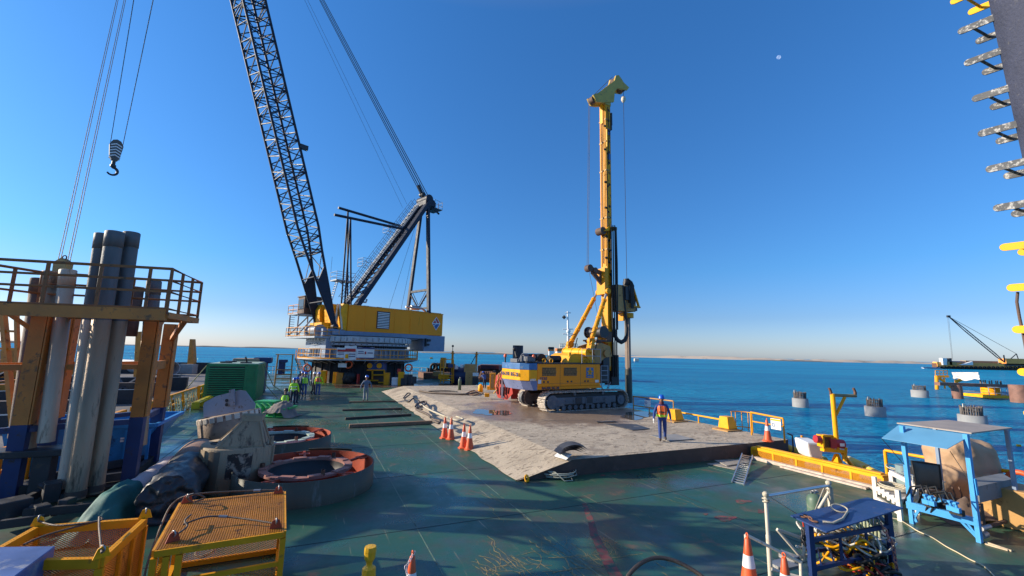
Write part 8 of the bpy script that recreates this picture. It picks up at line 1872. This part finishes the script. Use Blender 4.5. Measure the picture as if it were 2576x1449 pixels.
def person(P, face, lab, top=M_cov, legs=M_cov, arms=None, helmet=M_hblue, vest=None, vest2=None, pose='stand', scale=1.0, hands=M_skin, bands=None, group='workers on the deck', scarf=None, step=.0, arm=(.1, .05)):
    """local frame: +Y is forward"""
    o = thing('person', P, lab, 'person', group); M = Matrix.Translation(P) @ Matrix.Rotation(face, 4, 'Z') @ Matrix.Scale(scale, 4)
    ln = {'stand': 0, 'walk': .03, 'bend': .55, 'crouch': .25, 'sit': .05}[pose]; hz = {'stand': .93, 'walk': .92, 'bend': .86, 'crouch': .45, 'sit': .45}[pose]
    v = Vector; up_ = v((0, math.sin(ln), math.cos(ln))); pel = v((0, 0, hz)); J = {'pelvis': pel, 'waist': pel+up_*.16, 'chest': pel+up_*.40, 'neck': pel+up_*.54}
    hd = v((0, math.sin(ln*.7+.05), math.cos(ln*.7+.05))); J['jaw'] = J['neck']+hd*.10; J['head'] = J['neck']+hd*.2; J['crown'] = J['neck']+hd*.27
    E = [('pelvis', 'waist'), ('waist', 'chest'), ('chest', 'neck'), ('neck', 'jaw'), ('jaw', 'head'), ('head', 'crown')]
    R_ = {'pelvis': (.155, .115), 'waist': (.15, .11), 'chest': (.175, .12), 'neck': .06, 'jaw': .066, 'head': .09, 'crown': .07}
    for s, n in ((-1, 'l'), (1, 'r')):
        J['sh'+n] = J['chest']+v((s*.185, 0, 0))+up_*.06; f = arm[0]*(s if pose == 'walk' else 1)
        el = {'bend': v((s*.05, .22, -.22)), 'crouch': v((s*.05, .12, -.25)), 'sit': v((s*.06, .1, -.26))}.get(pose, v((s*(.04+arm[1]), f, -.28))); fo = {'bend': v((-s*.05, .15, -.2)), 'crouch': v((-s*.05, .22, -.08)), 'sit': v((-s*.04, .22, -.06))}.get(pose, v((s*.03, f*.9+.07, -.24)))
        J['el'+n] = J['sh'+n]+el; J['wr'+n] = J['el'+n]+fo; d = fo.normalized(); J['ha'+n] = J['wr'+n]+d*.08
        J['hip'+n] = pel+v((s*.095, 0, -.03)); k = step*s
        if pose in ('crouch', 'sit'): J['kn'+n] = v((s*.16, .38, .48)); J['an'+n] = v((s*.15, .32 if pose == 'sit' else .12, .09))
        elif k > 0: J['kn'+n] = v((s*.10, k*.55+.04, hz-.45)); J['an'+n] = v((s*.10, k, .09))
        else: J['kn'+n] = v((s*.10, k*.3+.05, hz-.45)); J['an'+n] = v((s*.11, k, .10+abs(k)*.25))
        J['to'+n] = J['an'+n]+v((s*.02, .15, -.05-(abs(k)*.2 if k < 0 else 0)))
        E += [('chest', 'sh'+n), ('sh'+n, 'el'+n), ('el'+n, 'wr'+n), ('wr'+n, 'ha'+n), ('pelvis', 'hip'+n), ('hip'+n, 'kn'+n), ('kn'+n, 'an'+n), ('an'+n, 'to'+n)]
        R_.update({'sh'+n: .075, 'el'+n: .055, 'wr'+n: .04, 'ha'+n: (.042, .02), 'hip'+n: .10, 'kn'+n: .075, 'an'+n: .058, 'to'+n: .042})
    vs, fs = skin_mesh(J, E, R_)
    arms = arms or top; ms = [top, arms, legs, M_skin, hands, M_boot, M_hair]
    def mi(a, b):
        k = a+b
        if 'head' in k or 'jaw' in k or 'crown' in k: return 3
        if b[:2] == 'ha': return 4
        if b[:2] == 'to': return 5
        if b[:2] in ('kn', 'an', 'hi') : return 2
        if b[:2] in ('el', 'wr', 'sh'): return 1
        return 0
    mb = MB(M)
    bones = [(J[a], J[b], mi(a, b)) for a, b in E]
    for f in fs:
        c = sum((vs[i] for i in f), v((0, 0, 0)))/len(f); mb.mi.append(min(bones, key=lambda B: segd(c, B[0], B[1]))[2]); mb.sm.add(len(mb.f)); mb.f.append(f)
    mb.v = [M @ q for q in vs]
    for s, n in ((-1, 'l'), (1, 'r')):       # fingers
        h = J['ha'+n]; d = (h-J['wr'+n]).normalized(); sd2 = v((0, 1, 0)) if abs(d.y) < .8 else v((0, 0, 1)); sd2 = (sd2-d*sd2.dot(d)).normalized(); inw = d.cross(sd2)*(-s)
        mb.cur = 4
        for k, L_ in enumerate((.075, .085, .08, .065)): b = h+sd2*(.027-.018*k)+d*.01; m_ = b+d*L_*.55; mb.path([b, m_, m_+d*L_*.35+inw*.02], [.0095, .009, .007], 5)
        b = h+sd2*.03-d*.05; mb.path([b, b+sd2*.03+d*.03, b+sd2*.035+d*.065], [.011, .010, .008], 5)
    f_ = (M.to_3x3() @ v((0, 1, 0))); hc = J['head']; mb.cur = 3
    mb.path([hc+v((0, .085, .01)), hc+v((0, .108, -.035)), hc+v((0, .088, -.045))], [.008, .015, .01], 6)
    for s in (-1, 1): mb.sphere(hc+v((s*.088, .0, -.01)), .022, 1.4, 6, 5)
    mb.cur = 6
    for s in (-1, 1): mb.sphere(hc+v((s*.034, .088, .012)), .009, 1, 6, 4)
    mb.box(-.026, .026, .083, .092, hc.z-.073, hc.z-.064, Matrix.Translation((0, hc.y, 0)))
    mb.build('body', ms, o)
    def at(z, x=0, y=0): return pel+up_*z+v((x, y, 0))
    if helmet:
        mb = MB(M); Hc = J['head']+hd*.035; mb.lathe([(.128, -.01), (.122, .0), (.118, .05), (.095, .1), (.05, .125), (0, .13)], Hc, hd, n=20); mb.lathe([(.118, 0), (.142, -.008), (.118, -.012)], Hc, hd, n=20)
        mb.prism([(-.07, .10), (.07, .10), (.05, .175), (-.05, .175)], Hc.z-.012, Hc.z+.0, Matrix.Translation((0, Hc.y, 0))); mb.build('helmet', helmet, o)
    if scarf: mb = MB(M); mb.lathe([(.085, -.06), (.095, .0), (.08, .06)], J['neck']+hd*.04, hd, n=14); mb.build('scarf', scarf, o)
    def shell(z0, z1, name, m, g=0, r0=(.175, .135), par=o, mid=None):
        mb = MB(M); 
        def f(u, w):
            t = 2*PI*u; z = z0+(z1-z0)*w; tw = z/.5; rx = r0[0]+.02*math.sin(tw*2.2)+g-(.06*max(0, (z-.40)/.1)); ry = r0[1]+g-(.035*max(0, (z-.40)/.1)); rx += .006*math.sin(t*5+z*20)
            return at(z)+v((rx*math.cos(t), 0, 0))+v((0, ry*math.cos(ln), -ry*math.sin(ln)))*math.sin(t)
        mb.grid(24, 8, f); return mb.build(name, m, par)
    if vest:
        vo = shell(.02, .47, 'vest', vest, .012)
        if vest2: shell(.03, .12, 'hem_band', vest2, .018, par=vo)
        for s in (-1, 1):
            mb = MB(M); mb.beam(at(.05, s*.09)+v((0, .152, 0)), at(.47, s*.08)+v((0, .125, 0)), .045, .012, (1, 0, 0)); mb.beam(at(.05, s*.09)-v((0, .152, 0)), at(.47, s*.08)-v((0, .13, 0)), .045, .012, (1, 0, 0)); mb.build('reflective_strip', bands or M_refl, vo)
        mb = MB(M); mb.beam(at(.22, -.13)+v((0, .15, 0)), at(.22, .13)+v((0, .15, 0)), .02, .05, (0, 0, 1)); mb.build('belt', M_blk, vo)
    elif bands:
        b_ = shell(.08, .12, 'reflective_band', bands, .016); shell(.27, .31, 'reflective_band', bands, .016)
    return o
def facing(P, deg=0): return math.atan2(-(0-P.x), (0-P.y))+rad(deg)   # toward the camera plus deg
P = G(1667, 1110, .5); P.z = .515
person(P, facing(P, 5), 'person in blue coveralls, orange life vest and blue helmet walking on the concrete platform', vest=M_oran, vest2=M_lime, pose='walk', step=.13, hands=M_glove, scarf=mat('maroon_scarf', (.12, .02, .03), .8), scale=1.0, arm=(.06, .08), bands=mat('dull_strip', (.75, .35, .2), .5))
P = G(919, 1010); person(P, facing(P, 178), 'person in grey coveralls and blue helmet walking toward the crane', top=M_covg, legs=mat('pale_grey_trousers', (.22, .25, .28), .85, var=.15), pose='walk', step=.12, scale=1.08, arm=(.05, .12))
P = G(798, 996); person(P, facing(P, 165), 'person with orange vest over a lime jacket and blue helmet, seen from behind', top=M_lime, arms=M_lime, legs=M_jean, vest=M_oran, vest2=M_lime, scale=1.07)
P = G(786, 994); person(P, facing(P, 100), 'person in white helmet and grey coveralls beside the orange vest worker', top=M_covg, legs=M_dkc, helmet=M_hwht, scale=1.06, pose='walk', step=.1)
P = G(764, 996); person(P, facing(P, 175), 'person in lime vest and faded blue trousers, third from the green generator', top=M_jean, legs=M_jean, vest=M_lime, scale=1.07)
P = G(757, 993); person(P, facing(P, 150), 'person mostly hidden left of the lime vest worker, wearing pale blue', top=M_covg, legs=M_covg, scale=1.07)
P = G(751, 985); person(P, facing(P, 120), 'person with white helmet and dark red vest near the crane access stair', top=M_dkc, legs=M_dkc, helmet=M_hwht, vest=mat('dark_red_vest', (.25, .03, .03), .7), scale=1.06)
P = G(735, 1019); person(P, facing(P, 170), 'person in bright lime jacket and blue helmet, back to the camera', top=M_lime, arms=M_lime, legs=M_dkc, bands=M_refl, scale=1.02)
P = G(742, 1016); person(P, facing(P, 140), 'person in dark clothes and blue helmet just behind the lime jacket worker', top=M_dkc, legs=M_dkc, scale=1.02)
P = G(714, 1035); person(P, facing(P, 176), 'person crouching in lime vest with reflective cross, dark cap, by the green machine', top=M_dkc, legs=M_dkc, helmet=M_blk, vest=M_lime, pose='crouch', scale=1.05)
P = G(1219, 977, .51); person(P, facing(P, -150), 'person in blue coveralls bending down by the yellow radiator', top=M_jean, legs=M_dkc, helmet=M_hblue, pose='bend', scale=.95)
P = G(455, 938, .1); P.z = .1; person(P, facing(P, 60), 'person in green sitting beside the concrete block on the left barge', top=mat('dull_green_cloth', (.06, .14, .10), .85), legs=M_dkc, helmet=M_hair, pose='sit', scale=1.1)
